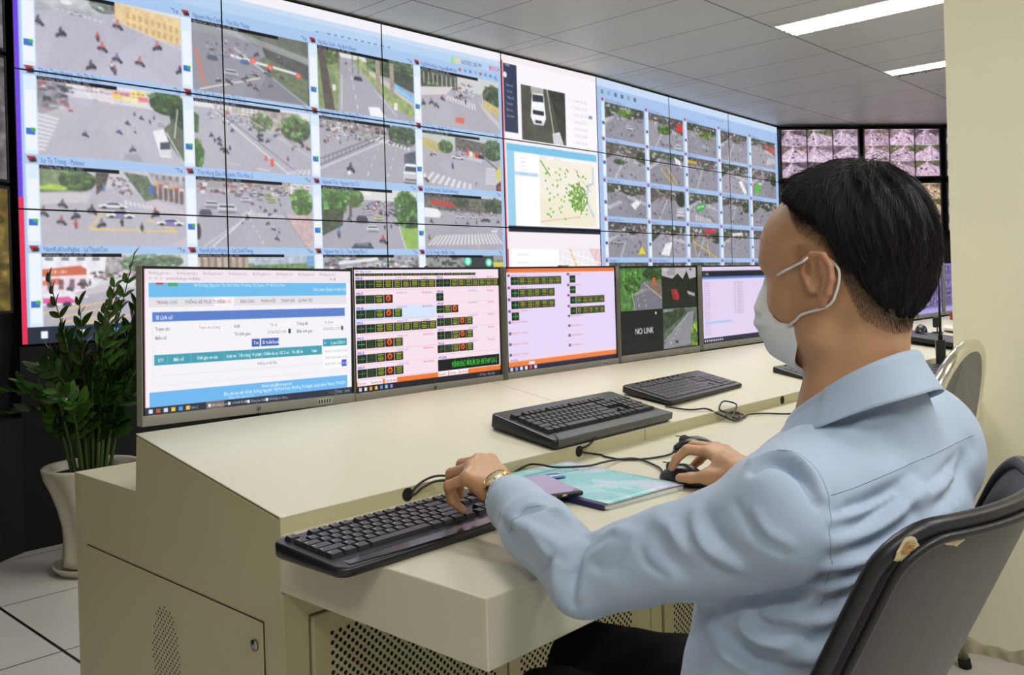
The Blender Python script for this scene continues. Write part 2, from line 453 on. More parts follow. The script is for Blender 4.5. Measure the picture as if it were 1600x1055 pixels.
def facades(c, x0, x1, y0, y1, n=6, cols=('c9c4c4', 'b7a7a0', 'd9d6da', '8e8a8c', 'c0b49a')):
    xs = np.sort(np.r_[x0, x0 + (x1 - x0) * RS.rand(n - 1), x1])
    for i in range(n):
        t = y0 + (y1 - y0) * .35 * RS.rand(); c.poly(cols[RS.randint(len(cols))], [(xs[i], t), (xs[i+1], t), (xs[i+1], y1), (xs[i], y1)], 1, .2)
        for r in range(3):
            yy = t + (y1 - t) * (.18 + .27 * r)
            for k in range(3):
                xx = xs[i] + (xs[i+1] - xs[i]) * (.12 + .3 * k); c.rect('4a4a52', xx, yy, xx + (xs[i+1]-xs[i]) * .17, yy + (y1-y0)*.09, .7)
    c.clutter(x0, y0 + (y1-y0)*.65, x1, y1, 22, .025, ['c24a40', 'e4e4e6', '39393f', '5e6f9a', 'd8b04c', '6a5a52'])
def base(c, hor=.3, road=GREY, sky='d9dade'):
    c.rect(sky, 0, 0, 1, hor); c.poly(road, [(0, hor), (1, hor), (1, 1), (0, 1)], 1, .05, 60)
    for _ in range(3): c.poly(np.clip(hx(road) * (.9 + .18 * RS.rand()), 0, 1), [(RS.rand(), hor), (RS.rand(), hor), (RS.rand() * 1.6 - .3, 1), (RS.rand() * 1.6 - .3, 1)], .35)
def pts(x0, y0, x1, y1, n): return [(x0 + (x1-x0)*RS.rand(), y) for y in np.sort(y0 + (y1-y0)*RS.rand(n))]
def crowd(c, x0, y0, x1, y1, n, k=.012):
    c.clutter(x0, y0, x1, y1, n, k, ['2c2c32', '46464e', 'b8b8c0', 'a8484a', '4a5a80', 'e6e6ea', '5c5c64'])

def feed_a(c, i):
    if i == (0, 0):     # motorbikes, yellow building
        base(c, .2, 'b6b4c4', 'dcdfe2'); c.poly('a9b0b2', [(0, 0), (.55, 0), (.55, .22), (0, .3)], .7, .3, 12); c.leaves(.45, .05, .1, .12, '8c9a90')
        c.poly('e6c88c', [(.52, .0), (1, .05), (1, .42), (.8, .38), (.6, .28), (.52, .2)], 1, .12)
        for k in range(9):
            for r in range(2): c.rect('c59a5c', .6+.045*k, .1+.02*k*.5+r*.13, .622+.045*k, .18+.01*k+r*.13, .85)
        c.line('d8d0c4', .5, .23, 1, .47, 2); c.dashes(.1, .22, .45, .3, 10, 2)
        c.sidecar(.26, .25, .09); c.ell('eef0f2', .2, .13, .04, .03)
        for x, y, t, h in [(.16, .52, '2d3048', '2a2a30'), (.40, .5, 'b33', 'c33'), (.43, .62, 'd0503a', 'c33'), (.82, .48, 'c06060', 'c33'), (.69, .73, 'c86a68', 'b22'), (.02, .42, '2d4040', '222'), (.53, .73, '3f62a8', 'd33'), (.35, .88, '3a3c50', '222'), (.49, .85, 'c9c9d0', 'b33'), (.51, .9, '58585e', 'a33'), (.99, .75, '303030', 'c93'), (.54, .29, 'c86060', 'c33')]:
            c.bike(x, y, .085, t*2 if len(t) == 3 else t, '2b2b30', h*2, 1)
    elif i == (0, 1):
        base(c, .15, '84858f', '8f9494'); c.poly('474c46', [(.55, .1), (1, .25), (1, 1), (.62, .45)], 1, .3, 10); c.poly('5a6356', [(.3, 0), (1, 0), (1, .35), (.5, .2)], 1, .3, 10)
        c.poly('5c6b4a', [(.5, .45), (.98, .98), (1, .6), (.6, .35)], 1, .3)
        c.poly('b8bcc0', [(.2, .0), (1, .25), (1, .36), (.2, .08)], .5)
        c.line('e0684a', .03, .4, .09, .9, 5, .8); c.line('e9e4d8', .05, .98, .55, .68, 2.2); c.line('d8d8dc', .33, .3, .98, 1.0, 2); c.line('f4f6ff', .3, .42, .9, .53, 4.5, .9)
        for x, y in [(.49, .44), (.64, .5), (.9, .55)]: c.ell('f04a34', x, y, .028, .04); c.ell('ff8a70', x, y, .012, .02)
        for x, y, k, col in [(.16, .5, .09, '5b6470'), (.3, .68, .12, 'c9cfd8'), (.24, .42, .07, 'a9aeb6'), (.42, .48, .08, '4c78b8'), (.5, .62, .09, 'b8bcc4')]: c.car(x, y, k, col)
        c.bikes(pts(.12, .3, .75, .85, 20), .05); crowd(c, .1, .2, .45, .45, 30, .02); c.poly('5f6068', [(.5, .98), (.62, .6), (1, .98)], .4)
    elif i == (0, 2):    # tree-lined avenue
        base(c, .12, '9c9ba4', 'dfe4dc'); c.poly('7b8f58', [(0, .1), (.22, .1), (.19, 1), (0, 1)], 1, .3, 7); c.poly('8aa05c', [(.42, .08), (1, .72), (1, .95), (.75, .8), (.35, .15)], 1, .35, 7)
        c.poly('cfc8c8', [(.45, .2), (1, .6), (1, .75), (.55, .35)], .8); c.leaves(.1, .1, .12, .16, '6b8a4c'); c.leaves(.8, .1, .3, .2, '4f6a44', 30); c.poly('2f3a30', [(.62, .15), (1, .2), (1, .5), (.8, .4)], .9, .4, 4)
        c.poly('74b4e0', [(.78, .38), (1, .55), (1, .68), (.78, .5)], 1, .2); c.line('e8ecf0', .8, .48, 1, .63, 1.2)
        c.poly('4a443c', [(.0, 0), (.06, 0), (.16, 1), (.06, 1)], 1, .3); 
        for x in (.62, .76): c.poly('9a9080', [(x-.03, 0.05), (x+.015, .05), (x+.02, .62), (x-.03, .62)], 1, .2)
        for x in (.2, .34, .4, .5): c.poly('6a6258', [(x, .05), (x+.012, .05), (x+.012, .35), (x, .35)], .8)
        c.line('dcdcd8', .235, .4, .225, .98, 2); c.line('d0d0cc', .57, .55, .8, .95, 2); c.dashes(.3, .1, .4, 1, 6, 2); c.rect('f0efe8', .77, .72, .81, .84); c.rect('e8e8e4', .14, .58, .17, .68)
        c.car(.36, .24, .05, 'e4e6ea'); c.car(.4, .42, .085, '2a2a30'); c.bike(.28, .2, .03); c.poly('f2f2f6', [(.5, .86), (.62, .84), (.68, 1), (.52, 1)])
    elif i == (0, 3):
        base(c, .3, 'a6a4ac', 'c9cfcc'); c.poly('3e4a3a', [(0, .05), (.45, .05), (.45, .3), (0, .35)], 1, .5, 4); c.leaves(.12, .16, .15, .14, '4b5c40'); c.leaves(.92, .28, .14, .2, '3f5236', 20)
        c.poly('d6cfd0', [(0, .35), (.4, .25), (.3, .42), (0, .5)]); c.poly('c9b46c', [(.8, .38), (1, .5), (1, .7), (.8, .52)], 1, .15); c.poly('c6bdbd', [(.7, .4), (1, .78), (1, .9), (.78, .6)])
        for k in range(8): c.rect('e4ddd4', .03+.055*k, .08, .045+.055*k, .28, .6)
        c.zebra([(.3, .5), (.7, .62), (.68, .5), (.32, .42)], 11); c.clutter(.4, .12, .65, .45, 60, .025, ['b04a44', '30303a', 'd8d8dc', '4f6fa8', 'c9a090'])
        c.bikes([(.12, .58), (.02, .62), (.18, .62), (.26, .48), (.55, .48), (.44, .4), (.49, .36)], .075); c.poly('d85a44', [(.42, .8), (.53, .79), (.52, .9), (.41, .89)]); c.line('e8e0c8', .77, .15, .78, .5, 2)
    elif i == (1, 0):
        base(c, .1, 'b4b2be', 'e0dee2'); facades(c, .3, .85, .0, .22, 7, ('e8e6ea', 'd6c9cc', 'f0d77a', 'bfc9c0', 'e0a0a0')); c.poly('e4e2e6', [(.1, .12), (.85, .12), (.85, .26), (.1, .2)], .8)
        c.poly('8a8890', [(0, .05), (.18, .05), (.2, .35), (0, .55)], 1, .4, 5); c.poly('b9b4ba', [(0, .5), (.2, .33), (.21, .42), (0, .56)])
        c.rect('f2d24a', .49, .1, .55, .16); c.rect('f4e9a8', .56, .12, .66, .18); c.rect('e87080', .67, .1, .74, .16); c.clutter(0, .05, .2, .4, 30, .04, ['303038', '5c5c66', 'c8c8d0', 'a04848'])
        c.leaves(.88, .12, .13, .17, '3c5a2e', 26); c.leaves(.98, .3, .08, .18, '2e4426', 20); c.poly('55604a', [(.85, .5), (.92, .38), (1, .5), (1, .98), (.86, .62)], 1, .3); c.line('d8d8d4', .96, .2, .93, .62, 2); c.line('dcdce0', .87, .55, 1, .97, 2)
        c.zebra([(0, .95), (.0, .45), (.14, .5), (.04, .95)], 9)
        for x, y in [(.3, .68), (.62, .82), (.53, .6), (.64, .57), (.59, .47), (.64, .34), (.69, .38), (.75, .42), (.78, .36)]: c.bikes([(x, y)], .05)
        c.poly('f0f0f4', [(.77, .55), (.85, .5), (.9, .75), (.9, .9), (.82, .9)]); c.poly('3a4450', [(.82, .7), (.89, .68), (.9, .78), (.82, .8)]); c.rect('d8d8dc', .82, .8, .9, .88); c.poly('9a9ca6', [(.55, .98), (.57, .9), (.66, .89), (.7, 1)]); c.car(.83, .44, .07)
    elif i == (1, 1):
        base(c, .12, 'adacb6', 'e2dfe4'); facades(c, .15, .9, 0, .16, 6); c.poly('b7a9a4', [(.45, .18), (1, .62), (1, .5), (.7, .15)], 1, .2)
        c.leaves(.55, .22, .1, .14, '7f9a66'); c.leaves(.86, .26, .14, .2, '5f8048', 24); c.leaves(0, .8, .07, .24, '51803a', 20); c.poly('3e6030', [(0, .2), (.04, .25), (.03, .5), (0, .5)], 1, .3)
        c.line('e2e0dc', .17, .16, .8, 1.02, 2.4); c.line('6a6a72', .2, .16, .9, 1.0, 1.5); c.line('c8c4c8', .4, .18, 1, .7, 2); c.dashes(.25, .9, .75, 1.0, 2, 2)
        c.rect('e05040', .62, .78, .65, .9); c.rect('e05040', .57, .74, .59, .82)
        crowd(c, .1, .12, .5, .32, 70, .016); c.bikes(pts(.1, .3, .3, .75, 8) + [(.2, .62), (.45, .35), (.52, .45), (.6, .5), (.78, .75), (.7, .3)], .05); c.clutter(.5, .3, .98, .58, 26, .035, ['2e3440', '4a5a80', '8a8a92', '2b2b30'])
        c.zebra([(.75, 1), (1, .98), (1, .9), (.85, .92)], 5)
    elif i == (1, 2):
        base(c, .2, 'a2a1aa', '8d8a8c'); c.clutter(0, 0, .8, .22, 120, .04, ['4a4a50', 'c8c4c8', '8e5a52', '6a7a5a', '9a9aa2', 'e0e0e2', '3a3a40']); c.leaves(.86, .14, .16, .2, '3f5a38', 24)
        crowd(c, .05, .22, .95, .34, 80, .02)
        for k in range(15):
            x = .0 + .042 * k; y = .8 - .038 * k * .92; c.line('55555c', x, y, x, y - .1 + .004 * k, 1.6)
        c.line('4e4e56', 0, .8, .62, .26, 1.6); c.line('4e4e56', 0, .7, .62, .2, 1.6); c.line('dcdce0', 0, .86, .66, .3, 2)
        c.zebra([(.55, .3), (.95, .42), (.95, .35), (.6, .24)], 9); c.dashes(.6, .4, .45, 1, 4, 2); c.dashes(.78, .4, .66, 1, 4, 2)
        c.bikes([(.05, .4), (.08, .38), (.2, .4), (.36, .3), (.4, .3), (.72, .3)], .05); c.bike(.3, .8, .1, '3a3640', '202024', '26262a'); c.rect('e8e8ec', .265, .86, .3, .92)
        c.poly('46505c', [(.87, .48), (1, .4), (1, .7), (.87, .66)], 1, .3); c.car(.94, .82, .17, 'eceef2', .34); c.car(.47, .28, .06, 'c8ccd2')
    elif i == (1, 3):
        base(c, .3, 'a8a8b0', 'b9c4ba'); c.poly('b8a868', [(0, .12), (.22, .2), (.22, .38), (0, .32)], 1, .15); c.leaves(.28, .24, .09, .12, '5a7a4a'); c.leaves(.9, .2, .14, .2, '486a44', 20); c.poly('5a5850', [(.4, .05), (.8, .1), (.8, .32), (.4, .3)], 1, .5, 4)
        crowd(c, .4, .25, .75, .36, 60, .02); c.sidecar(.43, .42, .17, 'e8eaee'); c.ell('ff3018', .56, .33, .022, .035); c.ell('ffe8b0', .6, .33, .028, .05); c.ell('e02818', .68, .36, .03, .04); c.rect('1c1c20', .7, .33, .78, .4)
        c.bike(.36, .58, .09, '3f5aa8', '2b2b30', '4060c0'); c.bikes([(.1, .42), (.14, .4), (.86, .3)], .05)
        c.zebra([(.0, .92), (.62, 1.05), (.62, .92), (.1, .74)], 8); c.zebra([(.78, .88), (.8, .55), (.92, .55), (.98, .88)], 8); c.zebra([(.55, .44), (.75, .48), (.75, .42), (.58, .38)], 7)
        c.line('50505a', .75, .35, 1, .62, 3); c.poly('3e3a38', [(.93, .88), (1, .8), (1, 1), (.93, 1)]); c.poly('d8c840', [(.94, .6), (1, .5), (1, .8), (.95, .8)]); c.rect('d83020', .96, .9, 1, .97); c.bike(.66, .9, .05, '26262a', 'e8e8ec')
        c.bike(.02, .85, .1, 'e8e8ec', '50505a', 'd8d8dc')
    elif i == (2, 0):
        base(c, .25, 'b3b1bb', 'c4c6c8'); c.poly('6b7f58', [(0, .02), (.3, .02), (.3, .3), (0, .35)], 1, .4, 8); c.leaves(.24, .16, .12, .14, '4d6b3e', 24); c.poly('a8cc4a', [(0, .27), (.08, .23), (.18, .27), (.15, .31), (0, .31)], 1, .1); c.poly('c9c3c8', [(0, .36), (.32, .33), (.36, .2), (.3, .45), (0, .5)])
        c.poly('48443e', [(.36, .05), (.45, .05), (.42, .25), (.36, .35)], 1, .5, 4); c.poly('5a6a50', [(.55, .02), (.72, .05), (.8, .35), (.7, .4)], 1, .5, 5)
        c.poly('a8a0a0', [(.73, .0), (1, .05), (1, .42), (.8, .35)], 1, .3, 6)
        for k in range(6): c.rect('5a4a44', .76+.04*k, .18+.01*k, .785+.04*k, .36+.012*k, .9); c.rect(['d8a048', 'c84838', 'e8e0d0'][k % 3], .76+.04*k, .14+.012*k, .79+.04*k, .175+.012*k)
        for k in range(5): c.rect('5a5e68', .78+.05*k, .03, .8+.05*k, .09, .8)
        c.zebra([(.55, .46), (.95, .56), (.9, .5), (.55, .4)], 12); c.poly('c8bcc4', [(.7, .42), (.78, .38), (1, .5), (1, .62)]); c.rect('3f62b8', .73, .17, .76, .3); c.rect('5878b8', .405, .19, .42, .3)
        c.poly('e0cf9c', [(.32, .78), (.34, .72), (.9, .78), (.92, .82)], .0); c.line('e8c860', .31, .78, .93, .79, 2.4); c.line('e8c860', .31, .78, .4, .55, 2); c.line('e8c860', .93, .79, .7, .62, 2)
        crowd(c, .45, .08, .58, .3, 40, .02); c.bikes([(.54, .3), (.6, .3), (.48, .18)], .045)
        c.sidecar(.47, .48, .2, 'e8eaf0'); c.sidecar(.52, .58, .2, 'eef0f4', '7a6ac0'); c.sidecar(.88, .66, .21, 'eef0f6', '6a5fc0')
        for x, y, t in [(.02, .58, '8a4a54'), (.13, .68, 'b8404c'), (.22, .72, 'c8343c'), (.22, .6, '3a4a5a'), (.14, .48, '4a5a50'), (.39, .7, '6f7478'), (.53, .68, '24242a'), (.67, .74, '36403a'), (.33, .53, '3a3a40'), (.77, .54, '9a3a34')]: c.bike(x, y, .075, t, 'c8343c' if x == .22 and y > .7 else '2b2b30', '4a3a3a')
        c.poly('c9b8c0', [(.86, 1), (1, .86), (1, 1)])
    elif i == (2, 1):
        base(c, .15, 'a9a8b2', '9a9698'); c.clutter(0, 0, 1, .2, 130, .035, ['5a5a60', 'c8c4c8', '8e5a52', '9a9aa2', 'e0e0e2', '46464c', 'b08080']); facades(c, .75, 1, 0, .2, 3)
        c.leaves(.9, .28, .1, .22, '5f8a44', 26); c.poly('c4a8a8', [(.74, .5), (1, .5), (1, 1), (.93, 1)], 1, .15); c.line('8a8a90', .72, .45, .93, 1, 2); c.line('e4e4e6', .12, 1, .45, .45, 2.4); c.dashes(.4, .5, .55, .98, 6, 2); c.zebra([(.35, .54), (.75, .58), (.72, .52), (.4, .48)], 14)
        for k in range(14): c.line('d8d8dc', .05+.028*k, .98-.035*k, .08+.028*k, .97-.035*k, 2.5, .8)
        for x, y, k, col in [(.12, .4, .12, 'e2e4e8'), (.24, .45, .15, 'eceef2'), (.07, .52, .1, '4a4e5a'), (.4, .3, .1, 'dfe2e6'), (.33, .24, .06, '8a8a92'), (.46, .22, .08, 'e6e6ea'), (.52, .18, .07, 'd8dade'), (.59, .22, .07, 'b8c86a'), (.62, .3, .08, 'c4d06a')]: c.car(x, y, k, col)
        c.bikes([(.36, .62), (.4, .55), (.52, .4), (.56, .45), (.6, .5), (.65, .44), (.58, .62), (.63, .7), (.68, .74), (.66, .85), (.45, .35), (.7, .35), (.12, .2), (.16, .2), (.22, .22)], .045); crowd(c, .4, .14, .75, .3, 50, .018); c.ell('3a3038', .01, .78, .02, .12)
    elif i == (2, 2):
        base(c, .2, '9f9ea8', 'd6dbd6'); c.leaves(.1, .22, .15, .3, '4e7a3a', 34); c.leaves(.32, .16, .1, .16, '5d8a44', 24); c.leaves(.88, .3, .14, .3, '4a7436', 34); c.poly('3d4a34', [(.0, .4), (.22, .35), (.2, .62), (0, .8)], 1, .5, 5); c.leaves(.95, .55, .05, .14, '3a5a2e')
        c.poly('86b048', [(.8, .66), (1, .62), (1, 1), (.87, 1)], 1, .15, 8); c.line('dcdcd8', .79, .62, .86, 1, 2.4); c.poly('55504a', [(.27, .2), (.3, .2), (.3, .5), (.27, .5)], .9)
        crowd(c, .4, .2, .8, .42, 130, .022)
        for x, y, k, col in [(.48, .42, .08, 'dfe2e6'), (.58, .5, .09, 'e8e890'), (.4, .52, .12, '3a3a42'), (.51, .66, .13, 'f0f2f4'), (.42, .27, .06, 'dfe2e6'), (.6, .32, .06, 'e4e6ea')]: c.car(x, y, k, col)
        c.poly('3c4048', [(.28, 1), (.32, .92), (.48, .9), (.52, 1)]); c.poly('6a7480', [(.33, .95), (.36, .91), (.45, .91), (.47, .96)])
        c.bikes([(.27, .52), (.64, .62), (.7, .6), (.76, .55), (.6, .4), (.66, .42), (.7, .38), (.74, .42)], .06); c.bike(.16, .74, .11, '5a7ab8', '40404a', '3f62c0'); c.bike(.62, .84, .1, 'c02838', '2a2a30', 'c8303c'); c.rect('f0f0e0', .42, .02, .5, .12, .8)
    elif i == (2, 3):
        base(c, .26, 'a09fa8', 'c8d0cc'); c.poly('5a5c50', [(0, .0), (1, .05), (1, .32), (0, .3)], 1, .6, 4); c.poly('b03a34', [(.08, .1), (.3, .14), (.38, .16), (.38, .24), (.08, .2)], 1, .2); c.leaves(.45, .12, .1, .1, '4b5f40'); c.leaves(.9, .16, .14, .14, '42583a', 20)
        c.poly('ecedf0', [(0, .26), (.16, .28), (.2, .36), (.18, .44), (0, .44)]); c.car(.22, .4, .06, 'e6e8ec')
        c.sidecar(.44, .4, .12); c.sidecar(.61, .4, .12); c.sidecar(.77, .45, .14, '32343c'); c.sidecar(.84, .4, .1)
        c.bikes([(.38, .5), (.53, .51), (.65, .5), (.94, .46), (.05, .78), (.08, .5)], .055); crowd(c, .3, .26, .98, .36, 60, .02)
        c.zebra([(.02, .93), (1.02, .88), (.92, .68), (.14, .74)], 20); c.line('e8dca0', .66, .88, .67, .98, 1.5); c.rect('e0e0e0', .85, .62, .93, .66); c.rect('d0d0d4', .88, .58, .95, .6)
    elif i == (3, 0):
        base(c, .5, 'a9a8b4', 'cfd4d4'); c.poly('eceaf0', [(0, .03), (.42, .03), (.42, .25), (.28, .62), (0, .6)], 1, .1)
        for k in range(4): c.rect('6a7078', .02+.1*k, .05, .07+.1*k, .1, .9)
        c.poly('c85a3a', [(0, .22), (.24, .17), (.28, .22), (.28, .3), (0, .32)]); c.text('ffe0b0', .04, .285, .07, 'PHỞ CƠM'); c.poly('e8d0dc', [(0, .35), (.28, .32), (.28, .5), (0, .55)], .7); c.poly('d86a44', [(0, .38), (.1, .34), (.14, .42), (0, .44)])
        for k in range(4): c.rect('5a3a3a', .03+.07*k, .36, .06+.07*k, .5, .8)
        c.poly('a09a98', [(.42, .02), (.55, .02), (.58, .25), (.4, .3)], 1, .5, 5); c.leaves(.68, .13, .16, .13, '6a8a68', 24); c.leaves(.85, .1, .12, .1, '7c9878'); c.clutter(.3, .25, .65, .36, 50, .03, ['2e2e34', '5a7a4a', 'c8c8cc', '8a4a44'])
        c.poly('c4bcc4', [(.2, .55), (.5, .38), (.5, .5), (.22, .62)]); c.bikes([(.24, .42), (.27, .42), (.3, .41), (.17, .48), (.62, .45), (.66, .48)], .06)
        c.poly('e8eaf0', [(0, .62), (.04, .56), (.14, .56), (.2, .62), (.2, .72), (0, .72)]); c.poly('e0468c', [(0, .62), (.16, .6), (.2, .66), (.2, .69), (0, .69)]); c.ell('202024', .15, .71, .03, .035); c.ell('202024', .05, .71, .03, .035)
        for (a, b, d, e) in [(0, .82, .5, .66), (.05, .9, .45, .76), (.2, 1, .9, .8), (.1, .95, .5, .88)]: c.line('e8b868', a, b, d, e, 2.4)
    elif i == (3, 1):
        base(c, .6, GREY, 'b8c8d4'); c.poly('b4a490', [(0, .02), (.4, .02), (.4, .5), (0, .5)], 1, .3)
        for k in range(7): c.rect('70604e', .02+.055*k, .02, .04+.055*k, .35, .8)
        c.poly('5f7f4c', [(.4, .15), (1, .1), (1, .5), (.4, .5)], 1, .5, 6); c.poly('a8b8c8', [(.45, .02), (1, .02), (1, .14), (.45, .18)], 1, .3, 6); c.poly('6a9ad0', [(.93, .02), (1, .02), (1, .2), (.93, .2)])
    elif i == (3, 2):
        base(c, .5, GREY, '9a9ca0'); c.clutter(0, .02, 1, .4, 200, .045, ['3a3a40', 'c8c4c8', '8e5a52', '9a9aa2', 'e8e8ea', '46464c', '5a6a80', '6a7a5a']); c.poly('e4e6ea', [(.15, .12), (.55, .05), (.57, .1), (.15, .18)])
    else:
        base(c, .5, GREY, '8a908a'); c.clutter(0, .0, 1, .4, 140, .05, ['3a3a40', '6a6e66', '8a8a80', '2c302c', '555a55']); c.rect('1c2022', .48, .02, .86, .3)
        c.ell('20c890', .52, .12, .05, .1); c.ell('a8ffe0', .52, .12, .03, .07); c.ell('20c890', .8, .15, .05, .09); c.ell('c8ffe8', .8, .15, .028, .06); c.rect('d8c838', .86, .14, 1, .24)

TITLES = {(0,0): 'Dinh Tien Hoang - Vo Thi Sau 2', (1,0): 'Dinh Tien Hoang - Vo Thi Sau 1', (2,0): 'Ly Tu Trong - Pasteur', (3,0): 'NamKyKhoiNghia - LeThanhTon',
          (0,1): 'Nguyen Huu Canh - Ton Duc Thang', (1,1): 'Dinh Tien Hoang - Vo Thi Sau 2', (2,1): 'Tran Hung Dao-Nguyen Thai Hoc 2', (3,1): 'NamKyKhoiNghia - LeChinhThang',
          (0,2): 'Ng Huu Canh - Ng Binh Khiem', (1,2): 'Nguyen Van Cu - Tran Hung Dao 2', (2,2): 'Nguyen Trai - Nguyen Van Cu', (3,2): 'Nguyen Van Cu - Tran Hung Dao 2',
          (0,3): 'NgThiMinhKhai - NguyenBinhKhiem', (1,3): 'Ly Tu Trong - Hai Ba Trung 2', (2,3): 'NgThiMinhKhai - DinhTienHoang 1', (3,3): 'Ly Tu Trong - Hai Ba Trung 1'}
BLUE = 'abc9ee'
WT, WB = 1.645, -.216          # top and bottom of the wall relative to the eye
def paint_app_a():
    """the big 4 x 4 camera desktop; units: metres along the wall, height above the eye negated"""
    X0, X1 = 1.42, 4.618
    c = Canvas(X0, -WT, X1, -WB, 1000, 580, BLUE)
    c.rect('f3f1f8', X0, -WT, X1, -1.585); c.rect('c8dcf4', X0, -1.585, X1, -1.555); c.rect('b9d3f2', X0, -1.555, X1, -1.50)
    c.rect('7d5fe0', X0, -1.5, 1.44, -.5); c.rect('f0402c', X0, -1.645, 1.44, -1.38); c.rect('6a3ce0', X0, -1.38, 1.44, -.45); c.rect('e8305c', X0, -.12-.33, 1.442, .216)
    for k in range(10): c.rect('6d86ae', 3.13 + .05 * k, -1.515, 3.155 + .05 * k, -1.505, .8)
    c.text('6d86ae', 3.05, -1.50, .028, '▬ ▪ ▪ ▪ ▪ ▪', .7)
    c.rect('a8dc8c', 4.13, -1.54, 4.16, -1.50); c.rect('e8dc8c', 4.18, -1.54, 4.21, -1.50); c.text('4a5a7c', 4.23, -1.508, .04, '6/2/2022 3:02 PM', 1, .9); c.text('e04868', 4.5, -1.508, .042, 'BOSCH', 1, 1, .4)
    for k in range(8): c.rect(['c04848', '7088b8', '5070b0', '90a0c0'][k % 4], 4.2 + .05 * k, -1.475, 4.225 + .05 * k, -1.455, .7)
    cols = [(1.512, 2.218), (2.28, 2.994), (3.056, 3.789), (3.853, 4.588)]
    rows = [(-1.43, -1.055), (-1.018, -.652), (-.607, -.239), (-.2, .14)]
    for r, (y0, y1) in enumerate(rows):
        for k, (x0, x1) in enumerate(cols):
            c.rect('dcebfa', x0 - .058, y0 - .0, x0, y1); c.rect('eef4fb', x0 - .052, y1 - .3 if r < 3 else y0, x0 - .006, y1 - .02)
            c.rect('3f6fd0', x0 - .05, y1 - .12, x0 - .012, y1 - .09); c.rect('48b05c', x0 - .03, y1 - .122, x0 - .01, y1 - .105)
            c.poly('b03438', [(x0 - .052, y0 - .036), (x0 - .012, y0 - .036), (x0 - .02, y0 - .008), (x0 - .04, y0 - .008)]); c.rect('3a3038', x0 - .035, y0 - .026, x0 - .01, y0 - .01)
            c.text('4c68a8', x0 + .01, y0 - .009, .036, TITLES[(r, k)], .95, .8)
            c.line('4c5c84', x1 - .03, y0 - .03, x1 - .03, y0 - .012, 1); c.line('4c5c84', x1 - .048, y0 - .03, x1 - .03, y0 - .03, 1); c.text('4c5c84', x1 - .022, y0 - .009, .036, 'x')
            f = c.win(x0, y0, x1, min(y1, .14)); feed_a(f, (r, k)); f.noise(.045, 3, 2); f.blur(2)
            f.a[:] = f.a * .82 + .18 * hx('f0eaf8')
            f.rect('101014', 0, 0, .72 if k else .52, .048); f.text('f0f0f4', .01, .043, .06, TITLES[(r, k)] + '  02 Jun 2022   14:54:21', 1, .62)
    c.rect('28303f', 1.442, .14, X1, .216); c.rect('f0f4fa', 1.50, .16, 1.53, .195)
    for k, q in enumerate(['e8ecf4', '5a9ae0', 'f0c850', 'e8804a', '5ac8e0']): c.rect(q, 1.66 + .17 * k, .163, 1.70 + .17 * k, .193)
    return c, X0, X1
